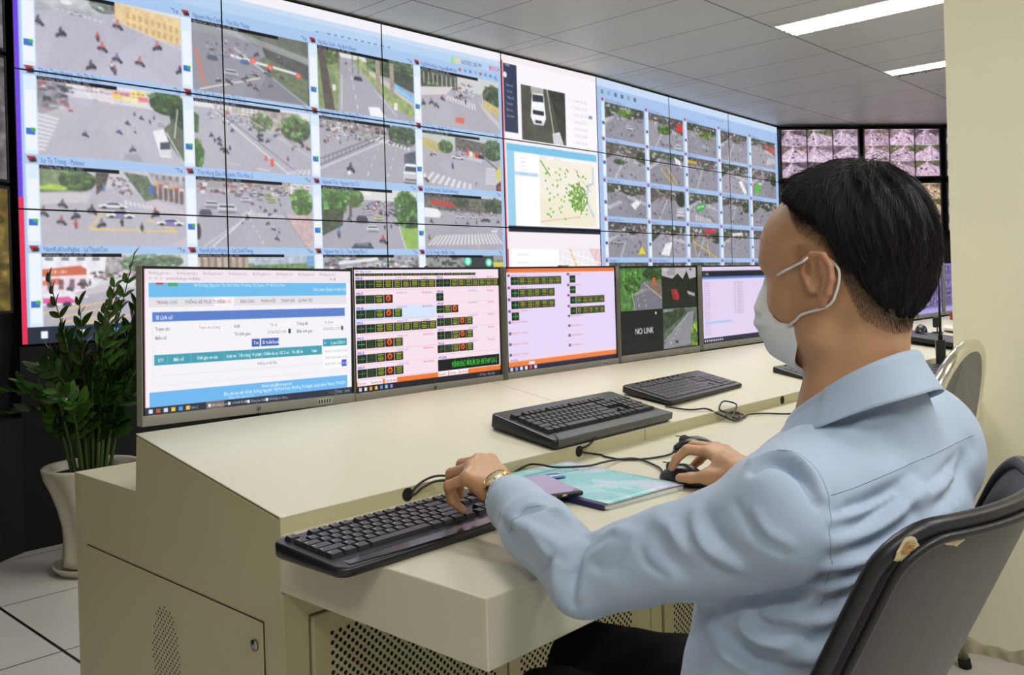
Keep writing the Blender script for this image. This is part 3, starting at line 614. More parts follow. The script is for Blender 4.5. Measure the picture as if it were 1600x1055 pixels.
def paint_app_b():
    X0, X1 = 4.618, 5.728
    c = Canvas(X0, -WT, X1, -WB, 240, 400, 'faf6fb')
    c.rect('e02838', X0, -1.645, X0 + .012, .216)
    # browser with a number-plate camera
    c.rect('f4ecf2', X0, -1.645, X1, -1.60); c.rect('36415a', X0 + .02, -1.585, 4.78, -1.085); c.text('ffffff', 4.65, -1.565, .03, 'Traffic', 1); c.ell('e8e8ec', 4.655, -1.50, .02, .022)
    for k in range(6): c.text('d8dcE8'.lower(), 4.665, -1.42 + .045 * k, .026, ['Giám sát', 'Tra cứu', 'Thống kê', 'Vi phạm', 'Báo cáo', 'Cấu hình'][k])
    f = c.win(4.82, -1.455, 5.33, -1.04); f.poly('58584f', [(0, 0), (1, 0), (1, 1), (0, 1)], 1, .15, 20); f.poly('3f3f3a', [(.62, 0), (1, 0), (1, .8), (.9, 1), (.8, .6)], 1, .3); f.line('b8b8b4', .58, 0, .72, .85, 2.5); f.poly('d4d4d8', [(.68, .8), (.85, .75), (.95, 1), (.7, 1)])
    f.poly('f6f8fa', [(.24, .12), (.5, .1), (.54, .55), (.48, .66), (.25, .66), (.2, .55)]); f.poly('3a4048', [(.25, .14), (.49, .13), (.5, .25), (.25, .27)]); f.poly('303840', [(.25, .42), (.5, .42), (.5, .5), (.25, .5)]); f.poly('dadce0', [(.22, .6), (.52, .6), (.48, .68), (.26, .68)]); f.rect('404048', .3, .6, .44, .65)
    f.rect('f0f0f0', .22, 0, .5, .12, .6); f.noise(.08)
    for k, q in enumerate(['6f87c8', '5c78c0', 'a8c8ec', '40485a', 'f09a4c']): c.rect(q, 4.93 + .075 * k, -1.02, 4.985 + .075 * k, -.975)
    for k in range(9): c.text('8888a0', 5.42, -1.4 + .055 * k, .03, '• 14:54:%02d  51F-%03d' % (k * 3 + 7, 102 + 37 * k), .55)
    for k in range(7): c.text('a090a0', 4.84 + .17 * (k % 3), -.93 + .05 * (k // 3), .03, 'Biển số', .45)
    c.rect('8898d0', 5.62, -1.315, 5.67, -1.29)
    # map of the cameras
    c.rect('f1f0f4', X0 + .012, -1.045, X1, -1.01)
    c.rect('7cc4ea', X0 + .03, -1.01, X1 - .02, -.955); c.rect('9cd0ee', X0 + .03, -.955, 4.73, -.43+.03); c.rect('ffffff', 4.73, -.955, 5.0, -.41); c.rect('bcd8f4', 4.73, -.81, 4.99, -.785)
    for k in range(5): c.text('9898a8', 4.79, -.91 + .03 * k, .024, 'Camera %d' % (k + 1), .6)
    f = c.win(5.0, -.93, 5.69, -.425); f.rect('f4efe0', 0, 0, 1, 1); f.poly('f0ecd4', [(0, .6), (.6, .5), (1, .8), (1, 1), (0, 1)]); f.line('a8ccec', .86, .3, .82, .6, 3); f.line('a8ccec', .82, .6, .95, .85, 3.5); f.line('a8ccec', .95, .3, .86, .35, 3); f.line('a8ccec', .95, .05, .95, .3, 3)
    for _ in range(26):
        x, y = RS.rand(2); a = RS.rand() * 6.28; f.line('e8d8b0', x, y, x + .3 * math.cos(a), y + .3 * math.sin(a), .8, .7)
    f.line('e8a8a0', .0, .95, .7, .85, 1.2); f.line('e8a8a0', .6, .1, .9, .45, 1.2)
    for _ in range(60): 
        x = RS.rand() * .75 + .1; y = .1 + RS.rand() * .8; f.ell('6faa48', x, y, .012, .018)
    for _ in range(150):
        a = RS.rand() * 6.28; r = RS.rand() ** .6 * .17; f.ell(['5f9a40', '7ab858', '8a9a40'][RS.randint(3)], .66 + r * math.cos(a), .55 + 1.3 * r * math.sin(a), .014, .02)
    for k in range(8): f.ell('6faa48', .03 + .02 * k, .04 + .028 * k, .012, .018)
    c.rect('1c2430', X0 + .03, -.41, X1, -.375)
    # second map
    c.rect('f6eef4', X0 + .012, -.375, X1, -.25); c.rect('ffffff', 4.68, -.25, X1, .216); c.rect('3a4256', X0 + .015, -.25, 4.64, .216)
    for k in range(8): c.text('a8a8b8', 4.72, -.2 + .06 * k, .03, 'Tuyến đường %d' % (k + 1), .5)
    c.rect('7f9fdc', 4.66, -.075, 5.19, -.045)
    f = c.win(5.2, -.26, X1, .216); f.rect('efeaf0', 0, 0, 1, 1); f.line('e8c878', .25, 0, .8, 1, 4); f.poly('c4dcb0', [(.0, .6), (.15, .45), (.3, .6), (.1, .8)]); f.poly('e8c8cc', [(.7, 0), (1, 0), (1, .4)])
    for k in range(9): f.line('ffffff', 0, .12 * k, 1, .12 * k + .25, 1.5); f.line('ffffff', .12 * k, 0, .12 * k - .2, 1, 1.2)
    return c, X0, X1
def feed_c(c, r, k, kind=0):
    base(c, .22, ['8f8d97', '9896a0', '8a8892'][(r + k) % 3], 'b8b8bc'); dark = ['3f4a38', '4a4a46', '37402f', '555048'][(r * 3 + k) % 4]
    c.poly(dark, [(0, 0), (1, 0), (1, .22), (.6, .3 + .1 * RS.rand()), (.3, .22), (0, .35 * RS.rand() + .2)], 1, .7, 4)
    c.clutter(0, .02, 1, .25, 45, .05, ['c8c4c8', '8e5a52', '55604a', '9a9aa2', '3a3a40', 'dcdce0'])
    if (r * 5 + k) % 3 == 0: c.poly('b9b5bc', [(0, .45), (.3, .3), (.2, .42), (0, .6)])
    if (r * 5 + k) % 4 == 1: c.leaves(.9, .3, .14, .2, '3c5230', 12)
    if (r * 7 + k) % 3 == 1: c.zebra([(.5, .42), (1, .55), (.96, .45), (.55, .32)], 9)
    if (r + k) % 2: c.line('d8d8dc', .1 + .2 * RS.rand(), 1, .5, .28, 1.5)
    c.bikes(pts(.08, .3, .95, .9, 12), .055); crowd(c, .2, .24, .9, .4, 26, .03)
    S = {(0,0): lambda: (c.leaves(.5, .2, .2, .1, '6fa040'), c.car(.62, .6, .16, sk=.4)), (0,1): lambda: (c.leaves(.45, .42, .2, .14, '5f8a3a'), c.rect('c83028', .8, .15, 1, .4), c.car(.85, .9, .2), c.car(.9, .62, .12)),
         (0,2): lambda: (c.leaves(.62, .3, .25, .12, '7a9a4a'), c.car(.2, .4, .12), c.car(.55, .7, .14), c.car(.7, .72, .12)), (0,3): lambda: c.car(.75, .55, .12), (0,4): lambda: (c.poly('a85a50', [(.5, .12), (1, .2), (1, .5), (.6, .32)], 1, .3), c.zebra([(.6, .9), (1, .8), (1, .6), (.7, .6)], 5)),
         (1,0): lambda: (c.leaves(.32, .5, .14, .08, '4a6a34'), c.car(.65, .4, .1)), (1,1): lambda: (c.line('d8b848', .3, .5, .7, 1, 2), c.line('d8b848', .5, .45, .8, .95, 2), c.poly('e8e8ec', [(.7, .1), (.9, .2), (.95, .4), (.75, .3)])),
         (1,2): lambda: (c.poly('c8a83c', [(.0, .1), (.3, .12), (.3, .22), (0, .22)]), c.car(.28, .65, .13)), (1,3): lambda: c.poly('eceef2', [(.62, .55), (.75, .5), (.95, .9), (.85, 1)]), (1,4): lambda: (c.poly('58b048', [(.1, .62), (.25, .45), (.4, .5), (.3, .85), (.1, .9)]), c.poly('c8e8c0', [(.28, .45), (.4, .48), (.36, .56), (.25, .53)])),
         (2,0): lambda: (c.zebra([(.0, .7), (.3, .5), (.4, .55), (.05, .8)], 6), c.zebra([(.55, .3), (1, .5), (1, .6), (.5, .4)], 8), c.poly('eceef2', [(.58, .6), (.75, .45), (.85, .5), (.7, .75)])), (2,1): lambda: (c.leaves(.9, .25, .16, .25, '2f3f26'), c.car(.85, .8, .24), c.zebra([(.75, .6), (1, .5), (1, .7), (.8, .85)], 5)),
         (2,2): lambda: (c.poly('3f9a48', [(.2, .45), (.45, .3), (.55, .35), (.5, .55), (.25, .68)]), c.poly('a8d8a8', [(.25, .46), (.5, .38), (.5, .44), (.26, .54)]), c.zebra([(.2, .95), (.8, 1), (.7, .85), (.2, .75)], 8)), (2,3): lambda: (c.car(.4, .38, .14), c.car(.7, .55, .1, '34343a')), (2,4): lambda: None,
         (3,0): lambda: (c.sidecar(.25, .55, .25, 'c8ccd0'), c.poly('e8d828', [(.75, .9), (.85, .65), (.95, .9)])), (3,1): lambda: c.poly('e8ebee', [(.25, .9), (.4, .55), (.6, .5), (.5, .95)]), (3,2): lambda: (c.line('d8b848', .1, .45, .9, 1, 2), c.line('d8b848', .55, .3, .65, 1, 2), c.line('d8b848', .2, 1, .1, .3, 2), c.rect('c83038', .5, .05, .9, .18)), (3,3): lambda: c.poly('e0e0e4', [(.3, .15), (.7, .1), (.75, .2), (.35, .25)]), (3,4): lambda: None}
    g = S.get((r, k))
    if g: g()
    c.noise(.10, 3, 2); c.blur(1); c.a[:] = c.a * .9 + .1 * hx('e8e4f4')
def paint_app_c():
    L = 3.531
    c = Canvas(0, -WT, L, -WB, 470, 330, 'a9c4ec')
    c.rect('c8dcf6', 0, -1.645, L, -1.58)
    for k, q in enumerate(['5fae78', '8fa8c8', '5878a8', '60708a', '90a890', '60708a']): c.rect(q, .06 + .1 * k, -1.555, .10 + .1 * k, -1.52)
    for k in range(6): c.rect('8098c0', 1.9 + .06 * k, -1.56, 1.93 + .06 * k, -1.545, .7)
    cols = [(.116, .722), (.796, 1.398), (1.48, 2.076), (2.16, 2.76), (2.857, 3.465)]
    rows = [(-1.458, -1.165), (-1.133, -.847), (-.80, -.52), (-.477, -.19), (-.145, .14)]
    for r, (y0, y1) in enumerate(rows):
        for k, (x0, x1) in enumerate(cols):
            c.rect('dbe9fa', x0 - .05, y0, x0, y1); c.rect('f0f4fa', x0 - .045, y1 - .1, x0 - .01, y1 - .02); c.rect('48608a', x0 - .045, y1 - .13, x0 - .01, y1 - .105)
            c.rect('b03438', x0 - .05, y0 - .03, x0 - .02, y0 - .008); c.text('4c68a8', x0 + .01, y0 - .006, .034, ['Dinh Tien Hoang', 'Ly Tu Trong', 'Hai Ba Trung', 'Nguyen Trai', 'Pasteur'][(r + k) % 5] + ' - %d' % (k + 1), .8)
            f = c.win(x0, y0, x1, y1); feed_c(f, r, k)
    c.rect('28303f', 0, .14, L, .216)
    return c

def screen_mat():
    if 'screen' in _MATS: return _MATS['screen']
    m = D.materials.new('screen'); m.use_nodes = True; nt = m.node_tree; b = nt.nodes['Principled BSDF']
    at = nd(nt, 'ShaderNodeVertexColor', layer_name='picture')
    b.inputs['Base Color'].default_value = (.012, .012, .014, 1); b.inputs['Roughness'].default_value = .35
    b.inputs['Specular IOR Level'].default_value = .3
    nt.links.new(at.outputs['Color'], b.inputs['Emission Color']); b.inputs['Emission Strength'].default_value = 1.0
    m.cycles.emission_sampling = 'NONE'
    _MATS['screen'] = m
    return m
def screen_grid(name, cv, rect, nx, ny, place, parent=None):
    """rect: part of the canvas in its units; place(u, v) -> local position, u right, v down, both 0..1"""
    x0, y0, x1, y1 = rect
    U, V = np.meshgrid(np.linspace(0, 1, nx), np.linspace(0, 1, ny))
    px, py = cv.P(x0 + (x1 - x0) * U, y0 + (y1 - y0) * V)
    px = np.clip(px - .5, 0, cv.W - 1.001); py = np.clip(py - .5, 0, cv.H - 1.001)
    ix, iy = px.astype(int), py.astype(int); fx, fy = (px - ix)[..., None], (py - iy)[..., None]
    a = cv.a; c = (a[iy, ix]*(1-fx)+a[iy, ix+1]*fx)*(1-fy)+(a[iy+1, ix]*(1-fx)+a[iy+1, ix+1]*fx)*fy
    o_, eu, ev = place
    P = np.array(o_)[None, None] + U[..., None] * np.array(eu) + V[..., None] * np.array(ev)
    i = np.arange(nx * ny).reshape(ny, nx)
    Q = np.stack([i[:-1, :-1], i[1:, :-1], i[1:, 1:], i[:-1, 1:]], -1).reshape(-1, 4)
    o = np_mesh(name, P.reshape(-1, 3), Q, screen_mat(), parent, smooth=False)
    ca = o.data.color_attributes.new('picture', 'BYTE_COLOR', 'POINT')
    rgba = np.ones((nx * ny, 4), np.float32); rgba[:, :3] = np.clip(c.reshape(-1, 3), 0, 1)
    ca.data.foreach_set('color_srgb', rgba.ravel())
    return o
# ------------------------------------------------------------------ room shell
CZ = EYE + 1.66
def ceiling_mat():
    m = D.materials.new('ceiling_tiles'); m.use_nodes = True; nt = m.node_tree; b = nt.nodes['Principled BSDF']
    g = nd(nt, 'ShaderNodeNewGeometry'); s = nd(nt, 'ShaderNodeSeparateXYZ'); nt.links.new(g.outputs['Position'], s.inputs[0])
    def lines(out, off, per, wd):
        a = M_(nt, 'SUBTRACT', out, off); a = M_(nt, 'DIVIDE', a, per); r = M_(nt, 'ROUND', a); a = M_(nt, 'SUBTRACT', a, r); a = M_(nt, 'ABSOLUTE', a); a = M_(nt, 'MULTIPLY', a, per)
        return M_(nt, 'LESS_THAN', a, wd)
    lx = lines(s.outputs[0], 3.94, .645, .004)
    ly = lines(s.outputs[1], 2.75, 1.16, .0055)
    near = M_(nt, 'GREATER_THAN', s.outputs[1], 3.91)
    lx2 = lines(s.outputs[0], 4.06, .645, .0035)
    ex = M_(nt, 'MULTIPLY', near, lx2)
    tot = M_(nt, 'MAXIMUM', M_(nt, 'MAXIMUM', lx, ly), ex)
    n = nd(nt, 'ShaderNodeTexNoise'); n.inputs['Scale'].default_value = 90; n.inputs['Detail'].default_value = 4; nt.links.new(g.outputs['Position'], n.inputs['Vector'])
    n2 = nd(nt, 'ShaderNodeTexNoise'); n2.inputs['Scale'].default_value = 1.3; nt.links.new(g.outputs['Position'], n2.inputs['Vector'])
    mx = nd(nt, 'ShaderNodeMix', data_type='RGBA'); mx.inputs[6].default_value = (*srgb('cacac8'), 1); mx.inputs[7].default_value = (*srgb('dadad8'), 1)
    nt.links.new(M_(nt, 'MULTIPLY', M_(nt, 'ADD', n.outputs['Fac'], n2.outputs['Fac']), .5), mx.inputs[0])
    m2 = nd(nt, 'ShaderNodeMix', data_type='RGBA'); m2.inputs[7].default_value = (*srgb('5c5c60'), 1)
    nt.links.new(tot, m2.inputs[0]); nt.links.new(mx.outputs[2], m2.inputs[6]); nt.links.new(m2.outputs[2], b.inputs['Base Color'])
    b.inputs['Roughness'].default_value = .42; b.inputs['Specular IOR Level'].default_value = .45
    bp = nd(nt, 'ShaderNodeBump'); bp.inputs['Strength'].default_value = .35; bp.inputs['Distance'].default_value = .003
    nt.links.new(M_(nt, 'SUBTRACT', M_(nt, 'MULTIPLY', n.outputs['Fac'], .25), tot), bp.inputs['Height']); nt.links.new(bp.outputs['Normal'], b.inputs['Normal'])
    return m
def floor_mat():
    m = D.materials.new('floor_tiles'); m.use_nodes = True; nt = m.node_tree; b = nt.nodes['Principled BSDF']
    g = nd(nt, 'ShaderNodeNewGeometry'); s = nd(nt, 'ShaderNodeSeparateXYZ'); nt.links.new(g.outputs['Position'], s.inputs[0])
    def lines(out, off, per, wd):
        a = M_(nt, 'DIVIDE', M_(nt, 'SUBTRACT', out, off), per); a = M_(nt, 'ABSOLUTE', M_(nt, 'SUBTRACT', a, M_(nt, 'ROUND', a))); return M_(nt, 'LESS_THAN', M_(nt, 'MULTIPLY', a, per), wd)
    tot = M_(nt, 'MAXIMUM', lines(s.outputs[0], 1.085, .612, .0055), lines(s.outputs[1], 3.03, .612, .0032))
    n = nd(nt, 'ShaderNodeTexNoise'); n.inputs['Scale'].default_value = 160; n.inputs['Detail'].default_value = 2; nt.links.new(g.outputs['Position'], n.inputs['Vector'])
    n2 = nd(nt, 'ShaderNodeTexNoise'); n2.inputs['Scale'].default_value = 4; n2.inputs['Detail'].default_value = 6; nt.links.new(g.outputs['Position'], n2.inputs['Vector'])
    mx = nd(nt, 'ShaderNodeMix', data_type='RGBA'); mx.inputs[6].default_value = (*srgb('b9b5ae'), 1); mx.inputs[7].default_value = (*srgb('dcd9d3'), 1)
    nt.links.new(M_(nt, 'MULTIPLY', M_(nt, 'ADD', n.outputs['Fac'], n2.outputs['Fac']), .5), mx.inputs[0])
    m2 = nd(nt, 'ShaderNodeMix', data_type='RGBA'); m2.inputs[7].default_value = (*srgb('141016'), 1)
    nt.links.new(tot, m2.inputs[0]); nt.links.new(mx.outputs[2], m2.inputs[6]); nt.links.new(m2.outputs[2], b.inputs['Base Color'])
    b.inputs['Roughness'].default_value = .35
    return m
def pillar_mat():
    m = mat('pillar_paint', 'efebcf', .6, var=.03, vscale=3); nt = m.node_tree; b = nt.nodes['Principled BSDF']
    tc = nd(nt, 'ShaderNodeTexCoord'); s = nd(nt, 'ShaderNodeSeparateXYZ'); g = nd(nt, 'ShaderNodeNewGeometry'); nt.links.new(g.outputs['Position'], s.inputs[0])
    mp = nd(nt, 'ShaderNodeMapping'); mp.inputs['Scale'].default_value = (1, 3, 14); nt.links.new(g.outputs['Position'], mp.inputs[0])
    n = nd(nt, 'ShaderNodeTexNoise'); n.inputs['Scale'].default_value = 3.2; n.inputs['Detail'].default_value = 9; n.inputs['Roughness'].default_value = .75; nt.links.new(mp.outputs[0], n.inputs['Vector'])
    band = M_(nt, 'MULTIPLY', M_(nt, 'GREATER_THAN', s.outputs[2], .5), M_(nt, 'LESS_THAN', s.outputs[2], .98))
    sc = M_(nt, 'MULTIPLY', M_(nt, 'GREATER_THAN', n.outputs['Fac'], .66), band)
    old = b.inputs['Base Color'].links[0].from_socket
    mx = nd(nt, 'ShaderNodeMix', data_type='RGBA'); mx.inputs[7].default_value = (*srgb('8c8876'), 1)
    nt.links.new(M_(nt, 'MULTIPLY', sc, .6), mx.inputs[0]); nt.links.new(old, mx.inputs[6]); nt.links.new(mx.outputs[2], b.inputs['Base Color'])
    n2 = nd(nt, 'ShaderNodeTexNoise'); n2.inputs['Scale'].default_value = 2.5; n2.inputs['Detail'].default_value = 4; nt.links.new(g.outputs['Position'], n2.inputs['Vector'])
    bp = nd(nt, 'ShaderNodeBump'); bp.inputs['Strength'].default_value = .5; bp.inputs['Distance'].default_value = .02; nt.links.new(n2.outputs['Fac'], bp.inputs['Height']); nt.links.new(bp.outputs['Normal'], b.inputs['Normal'])
    return m
XL, XR, YB, YF = -2.6, 12.2, -3.2, 4.95
b = MB().box((XL, YB, -.1), (XR, YF, 0)); struct(b.build('floor', floor_mat()))
b = MB().box((XL, YB, CZ), (XR, YF, CZ + .1)); struct(b.build('ceiling', ceiling_mat()))
wallp = mat('wall_paint', 'd6d4c6', .7, var=.03, vscale=2)
struct(MB().box((XL - .1, YB, 0), (XL, YF, CZ)).build('wall_left', wallp))
struct(MB().box((XL - .1, YB - .1, 0), (XR + .1, YB, CZ)).build('wall_rear', wallp))
struct(MB().box((XR, YB, 0), (XR + .1, YF, CZ)).build('wall_right', mat('dark_wall', '2a2a2c', .8)))
BLK = mat('black_cloth', '0c0d0f', .9, var=.25, vscale=3)
struct(MB().box((XL, YF, 0), (XR, YF + .1, CZ)).build('wall_front', BLK))
# black plinths under and behind the displays (run with the display wall: left wing, long run, bent run, far wing)
PW = [(-.55, 3.112), (1.405, 4.335), (5.728, 4.352 + .02), (9.24, 4.56), (12.0, 2.13)]
mb = MB()
for (x0, y0), (x1, y1) in zip(PW[:-1], PW[1:]):
    mb.prism([(x0, y0), (x1, y1), (x1, y1 + .25), (x0, y0 + .25)], 0, EYE - .225 if x1 < 9.9 and x0 > 1 else .6, 'z')
struct(mb.build('trim_1', BLK))
mb = MB()
for (x0, y0), (x1, y1) in zip(PW[:-1], PW[1:]):
    mb.prism([(x0, y0 + .1), (x1, y1 + .1), (x1, y1 + .35), (x0, y0 + .35)], .6, CZ - .0005, 'z')
struct(mb.build('trim_2', BLK))
# beige pillar
pm = pillar_mat()
struct(MB().box((2.86, -.62, 0), (3.46, .86, CZ - .0005)).build('wall_pillar', pm, bevel=.004))
# worn cement skirting at the pillar foot
mb = MB(); n = 240
def _sk(u, v):
    y = -.62 + 1.478 * u; h = .034 + .006 * math.sin(y * 31) + .004 * math.sin(y * 83 + 1); t = .012 + .004 * math.sin(y * 47) + .003 * math.sin(y * 131)
    a = v * math.pi / 2; return (2.8605 - t * math.cos(a), y, h * math.sin(a))
mb.grid(_sk, n, 7)
struct(mb.build('baseboard_pillar', mat('cement', 'b0a88c', .85, bump=.8, bscale=90, var=.25, vscale=60)))

# ------------------------------------------------------------------ ceiling lights
def make_light(lit=2):
    t = empty('ceiling_light', (0, 0, 0)); W, Ln = .34, 1.16
    fr = MB()
    for lo, hi in [((-W/2, -Ln/2, -.012), (-W/2+.018, Ln/2, .0)), ((W/2-.018, -Ln/2, -.012), (W/2, Ln/2, 0)), ((-W/2+.018, -Ln/2, -.012), (W/2-.018, -Ln/2+.018, 0)), ((-W/2+.018, Ln/2-.018, -.012), (W/2-.018, Ln/2, 0))]: fr.box(lo, hi)
    fr.build('frame', mat('lamp_frame', 'e4e4e2', .4), t)
    for q, x in enumerate((-.075, .075)):
        on = q < lit; xa, xb = (-W/2+.02, 0) if q == 0 else (0, W/2-.02)
        MB().box((xa, -Ln/2+.02, -.004), (xb, Ln/2-.02, -.001)).build('reflector', emit('lamp_reflector', 'ffffff', 1.1) if on else mat('dark_reflector', '8c8c84', .3, metal=.7), t)
        MB().tube([(x, -Ln/2+.03, -.018), (x, Ln/2-.03, -.018)], .008, 10).build('tube', emit('lamp_tube', 'fffff8', 4.0) if on else mat('unlit_tube', 'c8c8c0', .4), t)
    lv = MB()
    for i in range(11):
        y = -Ln/2 + .06 + i * (Ln - .12) / 10; lv.prism([(-W/2+.02, -.004), (W/2-.02, -.004), (W/2-.02, -.014), (.115, -.014), (.085, -.036), (.065, -.036), (.035, -.014), (-.035, -.014), (-.065, -.036), (-.085, -.036), (-.115, -.014), (-W/2+.02, -.014)], y - .001, y + .001, 'y')
    lv.box((-.004, -Ln/2+.02, -.024), (.004, Ln/2-.02, -.004))
    lv.build('louvre', mat('lamp_louvre', 'c8cac8', .3, metal=.6), t)
    return t
def lamp_light(x, y, half=False):
    l = D.lights.new('tube_light', 'AREA'); l.shape = 'RECTANGLE'; l.size = .14 if half else .29; l.size_y = 1.1; l.energy = LAMP_POWER * (.6 if half else 1); l.color = (1.0, .99, .955)
    o = D.objects.new('tube_light', l); COL.objects.link(o); o.location = (x - (.075 if half else 0), y, CZ - .0046)
    return o
lt = make_light(); first = True
spots = [(5.69, 2.15, 'louvred ceiling light fitting, the larger and nearer of the two in view'), (7.62, 2.15, 'louvred ceiling light fitting, the farther one partly behind the pillar')]
for x, y, lab in spots:
    o = lt if first else make_light(1); first = False
    o.location = (x, y, CZ); tag(o, lab, 'light', 'louvred fluorescent ceiling lights')
hid = [(3.75, 2.15), (1.82, 2.15), (1.82, -.9), (.35, -1.0), (-1.0, -.6), (3.75, -1.2), (5.69, -.6), (9.55, 2.15), (7.62, -.6)]  # unseen fittings; several behind the man added to brighten his back and side
for x, y in hid:
    o = copy_thing(lt, (x, y, CZ)); tag(o, 'unseen louvred ceiling light fitting out of the picture, there to light the room', 'light', 'louvred fluorescent ceiling lights')
for x, y in [(a, b) for a, b, _ in spots] + hid: lamp_light(x, y, abs(x - 7.62) < .01 and y > 0)

# ------------------------------------------------------------------ display wall
BEZ = mat('display_bezel', '0b0b0c', .4)
HOUS = mat('display_housing', '18181a', .6)
def frame_thing(name, x, y, z, ang, **kw):
    o = empty(name, (x, y, z), ang, **kw); return o
def make_display(w, h, bez, nm='wall_display', depth=.08):
    """child meshes in a local frame: x right, z up, front at y=0 facing -y; origin at the bottom left corner"""
    t = empty(nm)
    m = MB(); m.box((0, .004, 0), (w, depth, h)); m.build('housing', HOUS, t, bevel=.003)
    m = MB()
    for lo, hi in [((0, 0, 0), (w, .004, bez)), ((0, 0, h - bez), (w, .004, h)), ((0, 0, bez), (bez, .004, h - bez)), ((w - bez, 0, bez), (w, .004, h - bez))]: m.box(lo, hi)
    m.build('bezel', BEZ, t)
    return t
def put_screen(t, cv, rect, w, h, bez, nx, ny, y=.002):
    return screen_grid('screen', cv, rect, nx, ny, ((bez, y, h - bez), (w - 2*bez, 0, 0), (0, 0, -(h - 2*bez))), t)
cA, XA0, XA1 = paint_app_a(); cB, XB0, XB1 = paint_app_b(); cC = paint_app_c()
XS = [1.42, 2.451, 3.539, 4.618, 5.728]; ZS = [1.645, 1.035, .40, -.216]; SS_ = [0, 1.157, 2.339, 3.531]
GR = 'seamless displays of the long video wall'
desc = {(0,0): 'top left wall display showing motorbikes passing a yellow building', (1,0): 'left wall display of the middle row with a white van at a wide junction', (2,0): 'bottom left wall display behind the plant with a pink taxi at a shop corner',
        (0,1): 'top row wall display with a lit traffic gantry and red lamps', (1,1): 'middle row wall display with the divided highway and roadside trees', (2,1): 'bottom row wall display just above the first desk monitor, white minibus in the traffic',
        (0,2): 'top row wall display with a tree-lined avenue and blue date line above', (1,2): 'middle row wall display with a railing and a lone rider from behind', (2,2): 'bottom row wall display with packed traffic and a green verge above the second monitor',
        (0,3): 'top row wall display with a white car photographed from above beside a dark menu', (1,3): 'middle row wall display with a city map full of green camera dots', (2,3): 'bottom row wall display with a street map cut off by the third monitor',
        (0,4): 'top row wall display with five small feeds starting right of the white browser page', (1,4): 'middle row wall display with small street feeds right of the green-dotted map', (2,4): 'bottom row wall display with small feeds above the NO LINK monitor',
        (0,5): 'top row wall display, second from the far right end of the long wall', (1,5): 'middle row wall display, second from the far right end of the long wall', (2,5): 'bottom row wall display above the monitor left of the man',
        (0,6): 'top row wall display at the far right end of the long wall', (1,6): 'middle row wall display at the far right end with a green bus', (2,6): 'bottom row wall display at the far right end beside the forehead of the man'}
bx = np.array([3.526, .192]); bx /= np.linalg.norm(bx); bang = math.atan2(bx[1], bx[0])
NX = [335, 275, 200, 160, 125, 100, 85]; NY = [205, 185, 165, 145, 120, 100, 90]
for k in range(7):
    for r in range(3):
        zb, h = EYE + ZS[r+1], ZS[r] - ZS[r+1]
        w_ = XS[k+1] - XS[k] if k < 4 else SS_[k-3] - SS_[k-4]
        t = make_display(w_ - .001, h - .001, .0032)
        if k < 4: t.location = (XS[k], 4.352, zb); cv = cA if k < 3 else cB; x0, x1 = XS[k], XS[k+1]
        else: p = np.array([5.728, 4.352]) + bx * SS_[k-4]; t.location = (p[0], p[1], zb); t.rotation_euler = (0, 0, bang); cv = cC; x0, x1 = SS_[k-4], SS_[k-3]
        put_screen(t, cv, (x0, -ZS[r], x1, -ZS[r+1]), w_ - .001, h - .001, .0032, NX[k], NY[k])
        tag(t, desc[(r, k)], 'display', GR)
# far wing: separate screens, nine little feeds each
P0 = np.array([9.15, 4.48]); P1 = np.array([10.7, 3.2]); fd = (P1 - P0) / np.linalg.norm(P1 - P0); fang = math.atan2(fd[1], fd[0])
def paint_nine(seed, tint, dark=0):
    global RS
    RS = np.random.RandomState(seed)
    c = Canvas(0, 0, 1, 1, 132, 78, '302830')
    if dark: c.a[:] = .03; return c
    for r in range(3):
        for k in range(3):
            f = c.win(k/3 + .004, r/3 + .006, (k+1)/3 - .004, (r+1)/3 - .006)
            v0 = .2 + .5 * RS.rand(); base(f, .08 + .15 * RS.rand(), ['cfc2cc', 'b9aeb8', 'dccfd8'][RS.randint(3)], 'e8e0e6'); dk = ['6a6068', '8a8284', '66704e', '8a7a70'][RS.randint(4)]
            f.poly(dk, [(0, 0), (v0, .05), (v0 * .5, .3), (0, .6)], 1, .7, 4); f.poly(dk, [(1, 0), (v0, .05), (v0 + .1, .2), (1, .45)], 1, .7, 4)
            f.line('fff4fc', v0, .1, RS.rand() * .4, 1, 1.5); f.line('8a7c88', v0, .1, .7 + .3 * RS.rand(), 1, 1.2)
            for _ in range(5): f.rect(['f8f4fa', 'e8e0ea', '403840'][RS.randint(3)], *(lambda x, y: (x, y, x + .1, y + .09))(RS.rand() * .85, .25 + RS.rand() * .65))
            f.clutter(0, .1, 1, .95, 26, .05, ['4a4048', 'fff8ff', '8a6a70', '9a9098', '3c3440']); f.noise(.2, 2.5)
    c.a[:] = np.clip(c.a * hx(tint), 0, 1)
    return c
fars = [(0, 0, .015, 'pink-tinted nine-feed screen at the left end of the back wall, top row', 11, (1, .94, 1.0), 0), (0, 1, .985, 'pink-tinted nine-feed screen right above the crown of the man', 12, (1, .92, .98), 0), (0, 2, 1.965, 'sliver of a top row back wall screen next to the pillar', 13, (.9, .85, .95), 0),
        (1, 0, .015, 'switched-off back wall screen beside the hair of the man', 14, (0, 0, 0), 1), (1, 1, .985, 'yellowish nine-feed screen in the second row of the back wall', 15, (1, .9, .74), 0), (1, 2, 1.965, 'sliver of a grey second row back wall screen next to the pillar', 16, (.85, .8, .82), 0),
        (2, 1, .985, 'violet-white screen in the third row of the back wall', 17, (.95, .9, 1.0), 0)]
